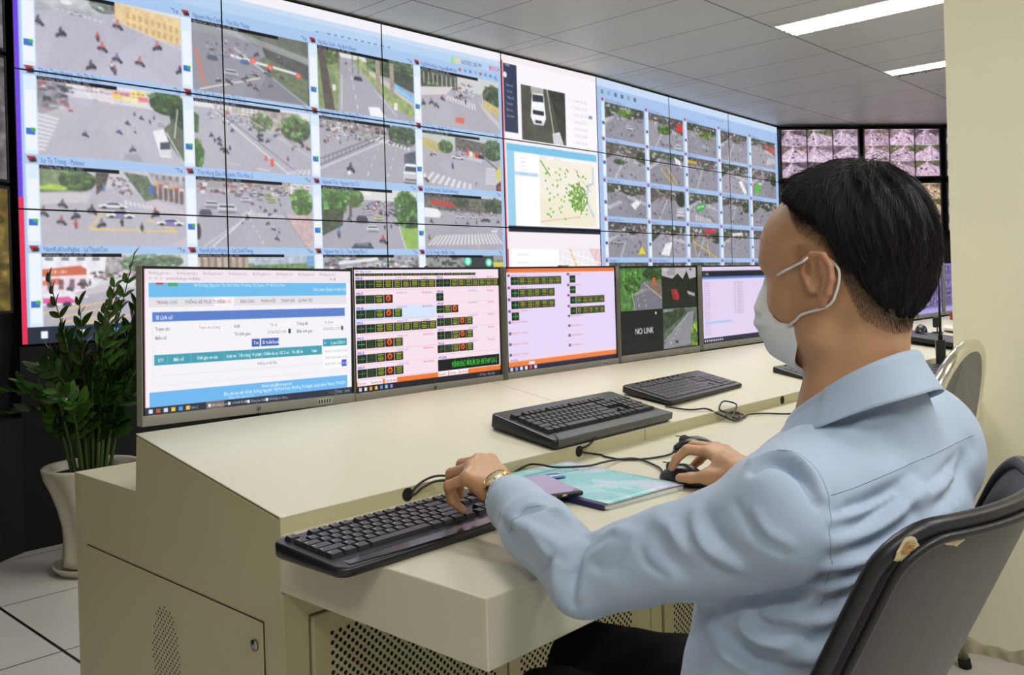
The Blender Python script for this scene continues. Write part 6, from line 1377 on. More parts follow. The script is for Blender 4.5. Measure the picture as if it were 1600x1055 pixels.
# ------------------------------------------------------------------ the seated man
def cone(a, b, ra, rb, k=.015): return ('cone', np.array(a, np.float32), np.array(b, np.float32), ra, rb, k)
def ell(c, R, rot=None, k=.02, cut=False): return ('ell', np.array(c, np.float32), np.array(R, np.float32), rot, None, k, cut)
def cutcone(a, b, ra, rb, k=.004): return ('cone', np.array(a, np.float32), np.array(b, np.float32), ra, rb, k, True)
def prim_d(p, P):
    return sdf_cone(P, p[1], p[2], p[3], p[4]) if p[0] == 'cone' else sdf_ell(P, p[1], p[2], p[3])
def combine(prims, P, dfn=None):
    d = None
    for p in prims:
        q = prim_d(p, P); cut = len(p) > 6 and p[6]
        if d is None: d = q; continue
        d = smax(d, -q, p[5]) if cut else smin(d, q, p[5])
    return d
def sparse_net(prims, h, B=20, extra=None, dens=None):
    lo = np.min([np.minimum(p[1] - (p[3] if p[0] == 'cone' else p[2].max()), (p[2] - p[4]) if p[0] == 'cone' else p[1] - p[2].max()) for p in prims if not (len(p) > 6 and p[6])], 0) - .03
    hi = np.max([np.maximum(p[1] + (p[3] if p[0] == 'cone' else p[2].max()), (p[2] + p[4]) if p[0] == 'cone' else p[1] + p[2].max()) for p in prims if not (len(p) > 6 and p[6])], 0) + .03
    nb = np.ceil((hi - lo) / (h * B)).astype(int)
    bi = np.stack(np.meshgrid(*[np.arange(n) for n in nb], indexing='ij'), -1).reshape(-1, 3)
    cen = (lo + (bi + .5) * h * B).astype(np.float32)
    f = dens or combine
    dc = f(prims, cen); half = h * B * .5 * 1.732
    keep = np.abs(dc) < half * 1.35 + .012
    allp = [prim_d(p, cen) for p in prims]
    GN = nb * B + 4; VS, IDS, QS = [], [], []
    for w_ in np.nonzero(keep)[0]:
        pr = [p for p, q in zip(prims, allp) if q[w_] < max(dc[w_], 0) + half * 1.3 + .045]
        if not pr or (len(pr[0]) > 6 and pr[0][6]): pr = prims
        o = bi[w_] * B
        ax = [lo[d] + (o[d] - 1 + np.arange(B + 2)) * h for d in range(3)]
        X = np.stack(np.meshgrid(*ax, indexing='ij'), -1).astype(np.float32)
        G = f(pr, X)
        S = G < 0
        if S.all() or not S.any(): continue
        c = np.array([B + 1] * 3); cnt = np.zeros(c, np.float32); acc = np.zeros((*c, 3), np.float32)
        for a in [(i, j, k) for i in (0, 1) for j in (0, 1) for k in (0, 1)]:
            for x_ in range(3):
                if a[x_]: continue
                b = list(a); b[x_] = 1
                A = G[a[0]:a[0]+c[0], a[1]:a[1]+c[1], a[2]:a[2]+c[2]]; Bq = G[b[0]:b[0]+c[0], b[1]:b[1]+c[1], b[2]:b[2]+c[2]]
                cr = (A < 0) != (Bq < 0)
                t = np.where(cr, A / np.where(cr, A - Bq, 1), 0)
                for d in range(3): acc[..., d] += np.where(cr, a[d] + (t if d == x_ else 0), 0)
                cnt += cr
        act = cnt > 0; ii = np.argwhere(act)
        gi = ii + o - 1 + 1
        VS.append((acc[act] / cnt[act][:, None] + ii + (o - 1)) * h + lo)
        IDS.append((gi[:, 0] * GN[1] + gi[:, 1]) * GN[2] + gi[:, 2])
        for x_ in range(3):
            o1, o2 = (x_ + 1) % 3, (x_ + 2) % 3
            sl = [slice(1, B + 1)] * 3; s0 = S[tuple(sl)]; sl[x_] = slice(2, B + 2); s1 = S[tuple(sl)]
            e = np.argwhere(s0 != s1)
            if not len(e): continue
            fl = s0[tuple(e.T)]; base_ = e + 1 + o
            def g(d1, d2):
                q = base_.copy(); q[:, o1] -= d1; q[:, o2] -= d2; return (q[:, 0] * GN[1] + q[:, 1]) * GN[2] + q[:, 2]
            Q = np.stack([g(1, 1), g(0, 1), g(0, 0), g(1, 0)], 1); Q[~fl] = Q[~fl][:, ::-1]; QS.append(Q)
    V = np.concatenate(VS); I = np.concatenate(IDS); Q = np.concatenate(QS)
    uid, first = np.unique(I, return_index=True); V = V[first]
    pos = np.searchsorted(uid, Q); pos = np.clip(pos, 0, len(uid) - 1); ok = (uid[pos] == Q).all(1); Q = pos[ok]
    return V, Q
def relax(V, Q, iters, lam=.5):
    E = np.concatenate([Q[:, [0, 1]], Q[:, [1, 2]], Q[:, [2, 3]], Q[:, [3, 0]]]); E = np.concatenate([E, E[:, ::-1]])
    deg = np.maximum(np.bincount(E[:, 0], minlength=len(V)), 1)[:, None]
    for _ in range(iters):
        A = np.stack([np.bincount(E[:, 0], weights=V[E[:, 1], d], minlength=len(V)) for d in range(3)], 1) / deg
        V = V * (1 - lam) + A * lam
    return V
# head frame
HS = np.array([.885, .93, .935])
HC = np.array([.998, .418, 1.146]); ha, hp = math.radians(84), math.radians(9)
HF0 = np.array([math.cos(ha), math.sin(ha), 0]); HU = np.array([0, 0, 1.]) * math.cos(hp) + HF0 * math.sin(hp); HF = HF0 * math.cos(hp) - np.array([0, 0, 1.]) * math.sin(hp)
HL = np.cross(HU, HF); HR = np.stack([HF, HL, HU], 1)       # columns: forward, left, up
def hd(x, y, z): return HC + HR @ (np.array([x, y, z]) * HS)
def hloc(P): return ((P - HC) @ HR) / HS
L_ = lambda a, b, t: tuple(np.array(a) * (1 - t) + np.array(b) * t)
NB = np.array([.993, .402, .965]); LS = np.array([.862, .425, .895]); RSH = np.array([1.130, .385, .925]); LE = np.array([.824, .664, .790]); LW = np.array([.952, .915, .826]); RE = np.array([1.425, .50, .79]); RW = np.array([1.402, .752, .795])
head_prims = [
    ell(hd(-.012, 0, .030), (.095, .075, .084), HR), ell(hd(-.052, 0, .0), (.054, .064, .068), HR, .03), ell(hd(.036, 0, .002), (.056, .062, .088), HR, .03), ell(hd(.053, 0, .038), (.034, .056, .042), HR, .02),
    ell(hd(.030, 0, -.062), (.055, .056, .046), HR, .03), ell(hd(.074, 0, -.092), (.018, .022, .018), HR, .025), ell(hd(.052, .040, -.030), (.028, .022, .024), HR, .02), ell(hd(.052, -.040, -.030), (.028, .022, .024), HR, .02),
    cone(hd(-.002, .052, -.02), hd(.018, .05, -.078), .016, .014, .02), cone(hd(-.002, -.052, -.02), hd(.018, -.05, -.078), .016, .014, .02), cone(hd(.018, .05, -.078), hd(.07, .018, -.098), .014, .012, .02), cone(hd(.018, -.05, -.078), hd(.07, -.018, -.098), .014, .012, .02),
    cone(hd(.084, .012, .026), hd(.070, .046, .022), .011, .010, .014), cone(hd(.084, -.012, .026), hd(.070, -.046, .022), .011, .010, .014),
    cone(hd(.088, 0, .012), hd(.112, 0, -.032), .007, .010, .010), ell(hd(.100, .012, -.036), (.009, .008, .007), HR, .006), ell(hd(.100, -.012, -.036), (.009, .008, .007), HR, .006),
    ell(hd(.092, 0, -.058), (.010, .022, .005), HR, .005), ell(hd(.090, 0, -.068), (.010, .019, .006), HR, .005),
    ell(hd(.090, .032, .004), (.013, .017, .010), HR, .008, True), ell(hd(.090, -.032, .004), (.013, .017, .010), HR, .008, True)]
for s_ in (1, -1):      # eyelids
    head_prims += [ell(hd(.074, s_ * .031, .006), (.0135, .0145, .0115), HR, .003)]
for s_ in (1, -1):      # ears: helix, plate, lobe, tragus, concha
    t_ = math.radians(10)
    def er(a, b, out=0): return hd(-.015 + a * 1.3 * math.cos(t_), s_ * (.0745 + (-a) * 1.3 * math.sin(t_) + out + .005), -.014 + b)
    hx_ = [(.012, -.004), (.0165, .010), (.0125, .0245), (.001, .0295), (-.011, .0255), (-.0165, .012), (-.0155, -.004), (-.009, -.018), (-.001, -.027)]
    fr_ = np.stack([(er(.01, 0) - er(0, 0)) / .01, HU, np.cross((er(.01, 0) - er(0, 0)) / .01, HU)], 1)
    head_prims += [ell(er(-.002, .002, -.002), (.018, .026, .0040), fr_, .005)]
    for p_, q_ in zip(hx_[:-1], hx_[1:]): head_prims.append(cone(er(*p_, .001), er(*q_, .001), .0040, .0040, .0025))
    head_prims += [cone(er(-.006, .018), er(-.009, -.004), .0032, .0034, .003), cone(er(-.009, -.004), er(-.001, -.014), .0034, .003, .003), ell(er(.001, -.0265), (.0065, .0085, .0042), fr_, .004),
                   cone(er(.013, -.002), er(.011, -.012), .0042, .004, .004), ell(er(.0035, -.003, .005), (.0085, .0105, .0120), fr_, .002, True), ell(er(.004, .014, .005), (.0085, .0095, .0085), fr_, .002, True)]
head_prims = [tuple([p[0], p[1], (p[2] * HS).astype(np.float32) if p[3] is HR else p[2] * np.float32(.93)] + list(p[3:])) if p[0] == 'ell' else (p[0], p[1], p[2], p[3] * .93, p[4] * .93) + p[5:] for p in head_prims]
neck = [cone(hd(-.014, 0, -.045), NB + (0, 0, .0), .045, .052, .022), cone(hd(-.048, .022, -.03), NB + (-.015, -.016, .0), .023, .026, .02), cone(hd(-.048, -.022, -.03), NB + (.022, -.016, .0), .023, .026, .02), cone(hd(.0, .045, -.05), NB + (-.01, .04, -.02), .014, .012, .02), cone(hd(0, -.045, -.05), NB + (.01, .045, -.02), .014, .012, .02)]
torso_in = [ell((1.02, .44, .80), (.13, .085, .16), None, .03), cone(NB, (1.02, .42, .86), .06, .09, .04), cone(LS + (.03, 0, -.01), RSH + (-.03, 0, -.01), .045, .045, .04),
            cone(LS, LE, .036, .026, .03), cone(LE, LW, .026, .026, .02), cone(RSH, RE, .042, .036, .03), cone(RE, RW, .036, .027, .02)]
def finger(pts_, rs, k=.004):
    return [cone(pts_[i], pts_[i+1], rs[i], rs[i+1], k) for i in range(len(pts_) - 1)]
def hand_prims(W, mcps, fingers, thumb, k=.010):
    P = []; W = np.array(W)
    c = np.mean(mcps, 0)
    for i, m_ in enumerate(mcps):
        m_ = np.array(m_); st = W + (m_ - c) * .42 + (c - W) * .04
        P.append(cone(st, m_, .0155, .0118, .012))
    for i in range(3): P.append(cone(mcps[i], mcps[i+1], .0095, .0095, .008))
    mid = [W * .5 + np.array(m_) * .5 for m_ in mcps]
    P.append(cone(mid[0], mid[-1], .0165, .015, .012))
    for m_, f_ in zip(mcps, fingers):
        r = f_[1]; P += finger([m_] + f_[0], [r[0] * 1.12] + r, .0035)
    P.append(cone(W * .8 + np.array(thumb[1]) * .2, thumb[1], .014, .0125, .012)); P.append(cone(thumb[1], np.array(mcps[0]) * .6 + W * .4, .011, .011, .014))
    P += finger(thumb, [.0135, .0115, .0098, .0085], .005)
    return P
r4 = [.0093, .0084, .0074]; r3 = [.0085, .0076, .0066]
LH = hand_prims(LW, [(1.006, .996, .858), (.984, 1.000, .861), (.960, .992, .856), (.937, .977, .846)],
    [([(1.018, 1.038, .850), (1.024, 1.056, .826), (1.026, 1.058, .800)], r4), ([(.990, 1.045, .850), (.996, 1.062, .824), (.998, 1.060, .797)], r4), ([(.956, 1.034, .842), (.962, 1.046, .816), (.968, 1.038, .794)], r4), ([(.926, 1.008, .832), (.936, 1.016, .808), (.951, 1.005, .790)], r3)],
    [(.980, .935, .822), (1.012, .966, .812), (1.020, 1.000, .803), (1.014, 1.026, .794)])
RH = hand_prims(RW, [(1.449, .866, .817), (1.470, .864, .820), (1.489, .855, .813), (1.503, .842, .800)],
    [([(1.436, .903, .819), (1.428, .922, .801), (1.424, .930, .784)], r4), ([(1.468, .908, .822), (1.465, .930, .806), (1.462, .945, .791)], r4), ([(1.492, .893, .806), (1.494, .913, .788), (1.490, .926, .775)], r4), ([(1.510, .872, .792), (1.512, .890, .777), (1.509, .902, .768)], r3)],
    [(1.405, .800, .787), (1.409, .846, .780), (1.408, .880, .774), (1.411, .905, .770)])
SKIN = D.materials.new('skin'); SKIN.use_nodes = True
nt = SKIN.node_tree; b = nt.nodes['Principled BSDF']; b.inputs['Roughness'].default_value = .48; b.inputs['Subsurface Weight'].default_value = .12; b.inputs['Subsurface Radius'].default_value = (.012, .005, .003); b.inputs['Subsurface Scale'].default_value = .5
g = nd(nt, 'ShaderNodeNewGeometry'); n = nd(nt, 'ShaderNodeTexNoise'); n.inputs['Scale'].default_value = 26; n.inputs['Detail'].default_value = 6; nt.links.new(g.outputs['Position'], n.inputs['Vector'])
mx = nd(nt, 'ShaderNodeMix', data_type='RGBA'); mx.inputs[6].default_value = (*srgb('b98a62'), 1); mx.inputs[7].default_value = (*srgb('d2a480'), 1); nt.links.new(n.outputs['Fac'], mx.inputs[0])
vc = nd(nt, 'ShaderNodeVertexColor', layer_name='stubble'); sp = nd(nt, 'ShaderNodeSeparateColor'); nt.links.new(vc.outputs['Color'], sp.inputs[0])
n3 = nd(nt, 'ShaderNodeTexNoise'); n3.inputs['Scale'].default_value = 420; n3.inputs['Detail'].default_value = 2; nt.links.new(g.outputs['Position'], n3.inputs['Vector'])
st = M_(nt, 'MULTIPLY', sp.outputs[0], M_(nt, 'ADD', .62, M_(nt, 'MULTIPLY', n3.outputs['Fac'], .7))); st = M_(nt, 'MINIMUM', st, .97)
m2_ = nd(nt, 'ShaderNodeMix', data_type='RGBA'); m2_.inputs[7].default_value = (*srgb('1d1815'), 1); nt.links.new(st, m2_.inputs[0]); nt.links.new(mx.outputs[2], m2_.inputs[6])
m3_ = nd(nt, 'ShaderNodeMix', data_type='RGBA'); m3_.inputs[7].default_value = (*srgb('c07a62'), 1); nt.links.new(M_(nt, 'MULTIPLY', sp.outputs[1], .45), m3_.inputs[0]); nt.links.new(m2_.outputs[2], m3_.inputs[6]); nt.links.new(m3_.outputs[2], b.inputs['Base Color'])
bp = nd(nt, 'ShaderNodeBump'); bp.inputs['Strength'].default_value = .25; bp.inputs['Distance'].default_value = .0008; n4 = nd(nt, 'ShaderNodeTexNoise'); n4.inputs['Scale'].default_value = 500; nt.links.new(g.outputs['Position'], n4.inputs['Vector']); nt.links.new(n4.outputs['Fac'], bp.inputs['Height']); nt.links.new(bp.outputs['Normal'], b.inputs['Normal'])
man = empty('person', (1.02, .60, 0), 0, 'man in a light blue long-sleeved shirt and white face mask seated at the console, typing', 'person')
mi_ = Matrix.Translation((-1.02, -.60, 0))
def sstep(a, b_, x): t = np.clip((x - a) / (b_ - a), 0, 1); return t * t * (3 - 2 * t)
X1_ = [-.12, -.09, -.075, -.070, -.066, -.053, -.033, -.008, .02, .06, .09]
L1 = [-.066, -.070, -.070, -.055, -.020, .024, .054, .072, .091, .150, .16]
X2_ = [-.12, -.065, -.059, -.044, -.039, -.036, -.027, .007, .024, .045]
L2 = [-.100, -.098, -.095, -.082, -.044, -.013, .012, .042, .076, .120]
def tone_of(q):
    l1 = np.interp(q[..., 0], X1_, L1); l2 = np.interp(q[..., 0], X2_, L2); return sstep(0, 1, (q[..., 2] - l2) / np.maximum(l1 - l2, .004))
V, Q = sparse_net(head_prims + neck + torso_in + LH + RH, .0023)
def main_piece(V, Q):
    lab = np.arange(len(V))
    while True:
        m_ = lab[Q].min(1); new = lab.copy()
        for k in range(4): np.minimum.at(new, Q[:, k], m_)
        new = new[new]
        if (new == lab).all(): break
        lab = new
    u_, c_ = np.unique(lab, return_counts=True); keep_ = lab == u_[c_.argmax()]
    us_ = np.nonzero(keep_)[0]; rm_ = -np.ones(len(V), int); rm_[us_] = np.arange(len(us_)); Q = Q[keep_[Q[:, 0]]]
    return V[us_], rm_[Q]
V, Q = main_piece(V, Q)
V = relax(V, Q, 2, .4)
body = np_mesh('body', V - np.array([1.02, .60, 0]), Q, SKIN, man)
ql = hloc(V); tn = tone_of(ql) ** .42 * .95; isear = (np.abs(ql[:, 1]) > .0790) & (ql[:, 2] < .025) & (ql[:, 0] < .03) & (ql[:, 0] > -.05); tn[isear] = 0
tn = np.where(np.linalg.norm(V - HC, axis=1) > .17, 0, tn)
brow = np.exp(-((ql[:, 2] - .030 + .25 * (np.abs(ql[:, 1]) - .03) ** 1) / .0045) ** 2) * (ql[:, 0] > .05) * (np.abs(ql[:, 1]) > .012) * (np.abs(ql[:, 1]) < .055); tn = np.maximum(tn, brow * .85)
side_burn = np.exp(-((ql[:, 0] - .006) / .010) ** 2) * sstep(-.045, .02, ql[:, 2]) * (np.abs(ql[:, 1]) > .04); tn = np.maximum(tn, side_burn * .35 * (ql[:, 2] < .03))
red = np.zeros(len(V))
for c_r in ([p_ for f_ in [(1.018, 1.038, .850), (.990, 1.045, .850), (.956, 1.034, .842), (.926, 1.008, .832), (1.449, .866, .817), (1.470, .864, .820), (1.424, .930, .784)] for p_ in [f_]]): red += np.exp(-(np.linalg.norm(V - np.array(c_r), axis=1) / .014) ** 2)
red += isear * .6
ca = body.data.color_attributes.new('stubble', 'FLOAT_COLOR', 'POINT'); rg = np.zeros((len(V), 4), np.float32); rg[:, 0] = tn; rg[:, 1] = np.clip(red, 0, 1); rg[:, 3] = 1; ca.data.foreach_set('color', rg.ravel())
# nails
for nm, tip, prev in [('fingernail', (1.424, .930, .784), (1.428, .922, .801)), ('fingernail', (1.411, .905, .770), (1.408, .880, .774)), ('fingernail', (.951, 1.005, .790), (.936, 1.016, .808)), ('fingernail', (.968, 1.038, .794), (.962, 1.046, .816))]:
    tip, prev = Vector(tip), Vector(prev); d_ = (tip - prev).normalized(); up_ = Vector((-.5, 0, .8)); up_ = (up_ - d_ * up_.dot(d_)).normalized(); s_ = d_.cross(up_)
    c0 = tip + up_ * .0062 - d_ * .001; mb = MB(); mb.grid(lambda u, v: c0 + s_ * (u - .5) * .009 + d_ * (v - .5) * .010 - up_ * (.0022 * (2*u - 1) ** 2 + .001 * (2*v-1)**2), 7, 6); mb.build(nm, mat('nail', 'd8ac94', .25), man, M=mi_, solid=.0005)
# eyes
for s_ in (1, -1):
    e_ = MB(); c0 = Vector(hd(.0765, s_ * .031, .005)); e_.lathe([(.0115 * math.sin(a), .0115 * math.cos(a)) for a in np.linspace(.02, 3.12, 12)], seg=16, M=Matrix.Translation(c0)); e_.build('eye', mat('eye_white', 'd8d4cc', .15), man, M=mi_)
# ---- hair
WH = np.array([-.055, -.01, .105])
def hair_thick(q):
    tn_ = tone_of(q); up_ = sstep(-.02, .09, q[..., 2]); bk = sstep(.02, -.08, q[..., 0])
    T = -.003 + sstep(.55, 1.0, tn_) * (.0050 + .0085 * up_ + .004 * bk)
    ang = np.arctan2(q[..., 1] - WH[1], q[..., 0] - WH[0]); rad = np.linalg.norm(q - WH, axis=-1)
    n_ = np.sin(ang * 23 + 4 * np.sin(rad * 40)) * .0009 + np.sin(ang * 51 + 3 * np.sin(rad * 65 + 1)) * .0006 + np.sin(ang * 11 + 2 * np.sin(rad * 30 + 2)) * .0014
    front = np.exp(-((q[..., 0] - .045) / .03) ** 2) * sstep(.06, .1, q[..., 2]) * .004
    return T + (n_ + front) * sstep(.6, 1, tn_)
skull = head_prims[:4]
def hair_d(pr, P): return combine(skull, P) - hair_thick(hloc(P))
V2, Q2 = sparse_net(skull + [ell(hd(-.02, 0, .02), (.13, .1, .12), HR, .001)], .0022, dens=hair_d)
V2 = relax(V2, Q2, 1, .4)
kq = hloc(V2)[Q2[:, 0]]; kd = hair_thick(kq) > -.0022; Q2 = Q2[kd]
HAIR = mat('black_hair', '0e0b0a', .6, spec=.3, bump=.3, bscale=300)
us = np.unique(Q2); rm = -np.ones(len(V2), int); rm[us] = np.arange(len(us)); V2 = V2[us]; Q2 = rm[Q2]
hair = np_mesh('hair', V2 - np.array([1.02, .60, 0]), Q2, HAIR, man)
# strands
N2 = vnormals(V2, Q2); rs_ = np.random.RandomState(3); hl = hloc(V2); cand = np.nonzero(tone_of(hl) > .66)[0]
sv, sf = [], []
from mathutils.kdtree import KDTree
kd_ = KDTree(len(V2)); [kd_.insert(Vector(v), i) for i, v in enumerate(V2)]; kd_.balance()
for i in rs_.choice(cand, 5200, replace=False):
    p = V2[i].copy(); q = hl[i]; d_ = q - WH; d_ = d_ / max(np.linalg.norm(d_), 1e-3); dirn = HR @ d_ + rs_.normal(0, .16, 3) + np.array([0, 0, -.25])
    Ln = .030 * (.6 + .7 * rs_.rand()) * (.35 + .65 * sstep(-.03, .05, q[2])); lift = .0006 + (.0022 * rs_.rand() if rs_.rand() < .12 else .0008 * rs_.rand()); w_ = .00042
    path = []; cur = p
    for k in range(6):
        co, j, _ = kd_.find(Vector(cur)); nn = N2[j]; pos = np.array(co) + nn * (lift * (1 + k * .35) - .0006); path.append((pos, nn))
        t_ = dirn - nn * (dirn @ nn); t_ /= max(np.linalg.norm(t_), 1e-4); cur = np.array(co) + t_ * Ln / 5
    b0 = len(sv)
    for k, (pos, nn) in enumerate(path):
        t_ = path[min(k+1, 5)][0] - path[max(k-1, 0)][0]; sd = np.cross(t_, nn); sd /= max(np.linalg.norm(sd), 1e-6); ww = w_ * (1 - .8 * k / 5)
        sv += [tuple(pos + sd * ww - nn * .0002), tuple(pos + nn * ww), tuple(pos - sd * ww - nn * .0002)]
    for k in range(5):
        for a in range(2): sf.append((b0 + 3*k + a, b0 + 3*k + a + 1, b0 + 3*k + 3 + a + 1, b0 + 3*k + 3 + a))
BN = vnormals(V, Q); bt_ = tone_of(ql); bc_ = np.nonzero((bt_ > .06) & (bt_ < .8) & ~isear & (np.linalg.norm(V - HC, axis=1) < .17) & (ql[:, 0] < .05))[0]
for i in rs_.choice(bc_, min(len(bc_), 9000), replace=False):
    p = V[i]; nn = BN[i]; dirn = HR @ np.array([-.35, 0, -.9]) + rs_.normal(0, .2, 3); dirn = dirn - nn * (dirn @ nn); dirn /= max(np.linalg.norm(dirn), 1e-4); Ln = .0022 + .007 * bt_[i] * rs_.rand(); sd = np.cross(dirn, nn) * .00024; b0 = len(sv)
    for k in range(3):
        c_ = p + dirn * Ln * k / 2 + nn * (.0001 + .0005 * k / 2 * (1 + bt_[i])); w2 = 1 - .4 * k; sv += [tuple(c_ + sd * w2), tuple(c_ + nn * .0002), tuple(c_ - sd * w2)]
    for k in range(2):
        for a in range(2): sf.append((b0 + 3*k + a, b0 + 3*k + a + 1, b0 + 3*k + 3 + a + 1, b0 + 3*k + 3 + a))
for (a0, hgt) in [(.3, .012), (.5, .016), (.75, .012), (.62, .018), (.42, .014)] * 7:       # loose wisps over the crown
    s0 = hd(-.045 + rs_.normal(0, .012), rs_.normal(0, .02), .118); e0 = hd(-.1 + rs_.normal(0, .008), rs_.normal(0, .02), .07 + rs_.normal(0, .01)); mid = (s0 + e0) / 2 + HR @ np.array([-.012, 0, .018]) * (.4 + rs_.rand()) ; P = spline([s0, mid, e0], 5); b0 = len(sv)
    for k, p in enumerate(P):
        ww = .0003; sv += [tuple(p + Vector((ww, 0, 0))), tuple(p + Vector((0, ww, ww))), tuple(p - Vector((ww, 0, 0)))]
    for k in range(len(P) - 1):
        for a in range(2): sf.append((b0 + 3*k + a, b0 + 3*k + a + 1, b0 + 3*k + 3 + a + 1, b0 + 3*k + 3 + a))
mb = MB(); mb.v = sv; mb.f = sf; mb.sm = [True] * len(sf)
stn = mb.build('hair_strands', mat('hair_strand', '140f0e', .5, spec=.3), hair, M=mi_); stn['kind'] = 'stuff'

# ---- shirt
CUFL = LW * 1.02 - LE * .02; CUFR = RW * .93 + RE * .07
fl_ = (LW - LE) / np.linalg.norm(LW - LE); fr_ = (RW - RE) / np.linalg.norm(RW - RE)
shirt_prims = [ell((1.0, .43, .80), (.165, .128, .18), None, .03), ell((.985, .492, .64), (.158, .108, .20), None, .05), ell((1.0, .385, .86), (.145, .085, .11), None, .04),
    cone(LS + (.015, -.008, .005), RSH + (-.02, 0, -.005), .060, .064, .04), cone(NB + (0, -.015, -.015), LS, .046, .056, .03), cone(NB + (.01, -.015, -.01), RSH, .050, .058, .03), cone(NB + (0, -.010, .022), NB + (0, 0, -.05), .056, .085, .015),
    cone(LS + (.005, 0, -.014), LE, .066, .045, .03), cone(LE, L_(LE, LW, .55), .0455, .047, .012), cone(L_(LE, LW, .5), LW - fl_ * .034, .047, .0390, .008),
    cone(RSH, RE, .074, .055, .03), cone(RE, L_(RE, RW, .9), .054, .040, .012), cone((.945, .505, .60), (.925, .565, .56), .09, .085, .03)]
# left cuff: a slightly wider band with a rounded edge, open at the hand
shirt_prims += [cone(LW - fl_ * .088, LW - fl_ * .030, .0425, .0395, .0015), cutcone(LW - fl_ * .036, LW + fl_ * .06, .0355, .0355, .002), cutcone(L_(RE, RW, .86), L_(RE, RW, 1.2), .036, .036, .002), ell((1.0, .374, .988), (.066, .046, .046), None, .02), cutcone(NB + (0, .0, .048), NB + (0, .0, .12), .050, .05, .003)]
SV, SQ = sparse_net(shirt_prims, .0036)
SV = relax(SV, SQ, 3, .5)
from mathutils.bvhtree import BVHTree
EYEV = Vector((0, 0, EYE))
def rayd(u, v):
    a, b_ = u - 800., v - 442.6; x = a * math.cos(ROLL) - b_ * math.sin(ROLL); y = -(a * math.sin(ROLL) + b_ * math.cos(ROLL))
    return (_f * 1390. + _r * x + _u * y).normalized()
def bvh_of(V, Q): return BVHTree.FromPolygons([Vector(v) for v in V], [tuple(int(i) for i in q) for q in Q])
_bv = bvh_of(SV, SQ)
def hit(u, v, bv=None):
    h_ = (bv or _bv).ray_cast(EYEV, rayd(u, v)); return np.array(h_[0]) if h_[0] is not None else None
def segdist(V, pts_):
    d = np.full(len(V), 9.); 
    for a, b_ in zip(pts_[:-1], pts_[1:]):
        a = np.array(a); b_ = np.array(b_); e = b_ - a; t = np.clip((V - a) @ e / max(e @ e, 1e-9), 0, 1); d = np.minimum(d, np.linalg.norm(V - a - t[:, None] * e, axis=1))
    return d
FOLDS = []     # (picture points, width m, height m)
def F_(w_, h_, *p): FOLDS.append((w_, h_, p))
exec_folds = True
# sleeve and elbow
F_(.007, -.008, (896, 945), (893, 905), (905, 865), (915, 845)); F_(.010, .005, (870, 935), (868, 900), (880, 860)); F_(.010, .006, (925, 870), (955, 855), (985, 850))
F_(.009, -.006, (905, 835), (930, 828), (925, 838)); F_(.009, .006, (940, 838), (965, 832), (995, 835)); F_(.008, -.006, (815, 805), (845, 795), (880, 800)); F_(.012, .005, (800, 815), (850, 840), (890, 875))
F_(.008, .005, (830, 790), (870, 800), (905, 825)); F_(.009, -.004, (920, 860), (930, 885), (960, 890)); F_(.014, -.005, (1035, 850), (1060, 880), (1110, 895)); F_(.010, .006, (1030, 815), (1050, 830), (1065, 850), (1085, 868))
F_(.010, .007, (1085, 800), (1090, 830), (1110, 860), (1150, 885)); F_(.012, -.006, (1070, 830), (1090, 865), (1130, 895)); F_(.010, -.004, (1105, 810), (1120, 840), (1160, 870))
# shoulder roll above the armhole
F_(.008, .007, (1175, 722), (1200, 714), (1235, 718), (1265, 740), (1285, 775)); F_(.006, -.010, (1178, 738), (1205, 724), (1235, 730), (1258, 750), (1276, 785))
# back, gathered under the arm
F_(.010, .006, (1310, 845), (1360, 830), (1410, 795), (1440, 765)); F_(.010, -.006, (1305, 830), (1350, 818), (1400, 785), (1440, 745)); F_(.010, -.006, (1300, 868), (1350, 855), (1400, 830), (1430, 800))
F_(.009, .006, (1295, 890), (1340, 878), (1390, 858)); F_(.009, -.006, (1292, 905), (1330, 895), (1375, 875)); F_(.009, .006, (1285, 925), (1320, 915), (1355, 895)); F_(.009, -.006, (1280, 940), (1310, 932), (1345, 915))
F_(.012, .006, (1460, 800), (1490, 785), (1530, 775)); F_(.012, -.007, (1430, 795), (1470, 785), (1500, 750), (1520, 700)); F_(.010, .006, (1440, 790), (1460, 775), (1485, 740)); F_(.008, .004, (1500, 725), (1495, 745), (1480, 770))
F_(.006, -.005, (840, 900), (860, 880), (880, 872)); F_(.006, .004, (1180, 800), (1200, 830), (1235, 850)); F_(.007, -.004, (1150, 790), (1175, 830), (1220, 860)); F_(.006, -.004, (1000, 860), (1010, 880), (1040, 900)); F_(.008, -.005, (780, 810), (800, 830), (815, 850)); F_(.006, .004, (835, 840), (860, 870), (885, 890)); F_(.007, -.005, (1330, 790), (1380, 770), (1430, 735)); F_(.006, -.004, (1310, 800), (1360, 785), (1410, 760)); F_(.006, .004, (1300, 815), (1350, 800), (1400, 772)); F_(.007, -.004, (1450, 760), (1480, 735), (1500, 705)); F_(.007, -.005, (1330, 655), (1350, 645), (1390, 632)); F_(.008, .004, (1310, 680), (1350, 660), (1400, 650))
F_(.010, -.013, (1100, 950), (1150, 949), (1210, 944), (1260, 930), (1290, 908))
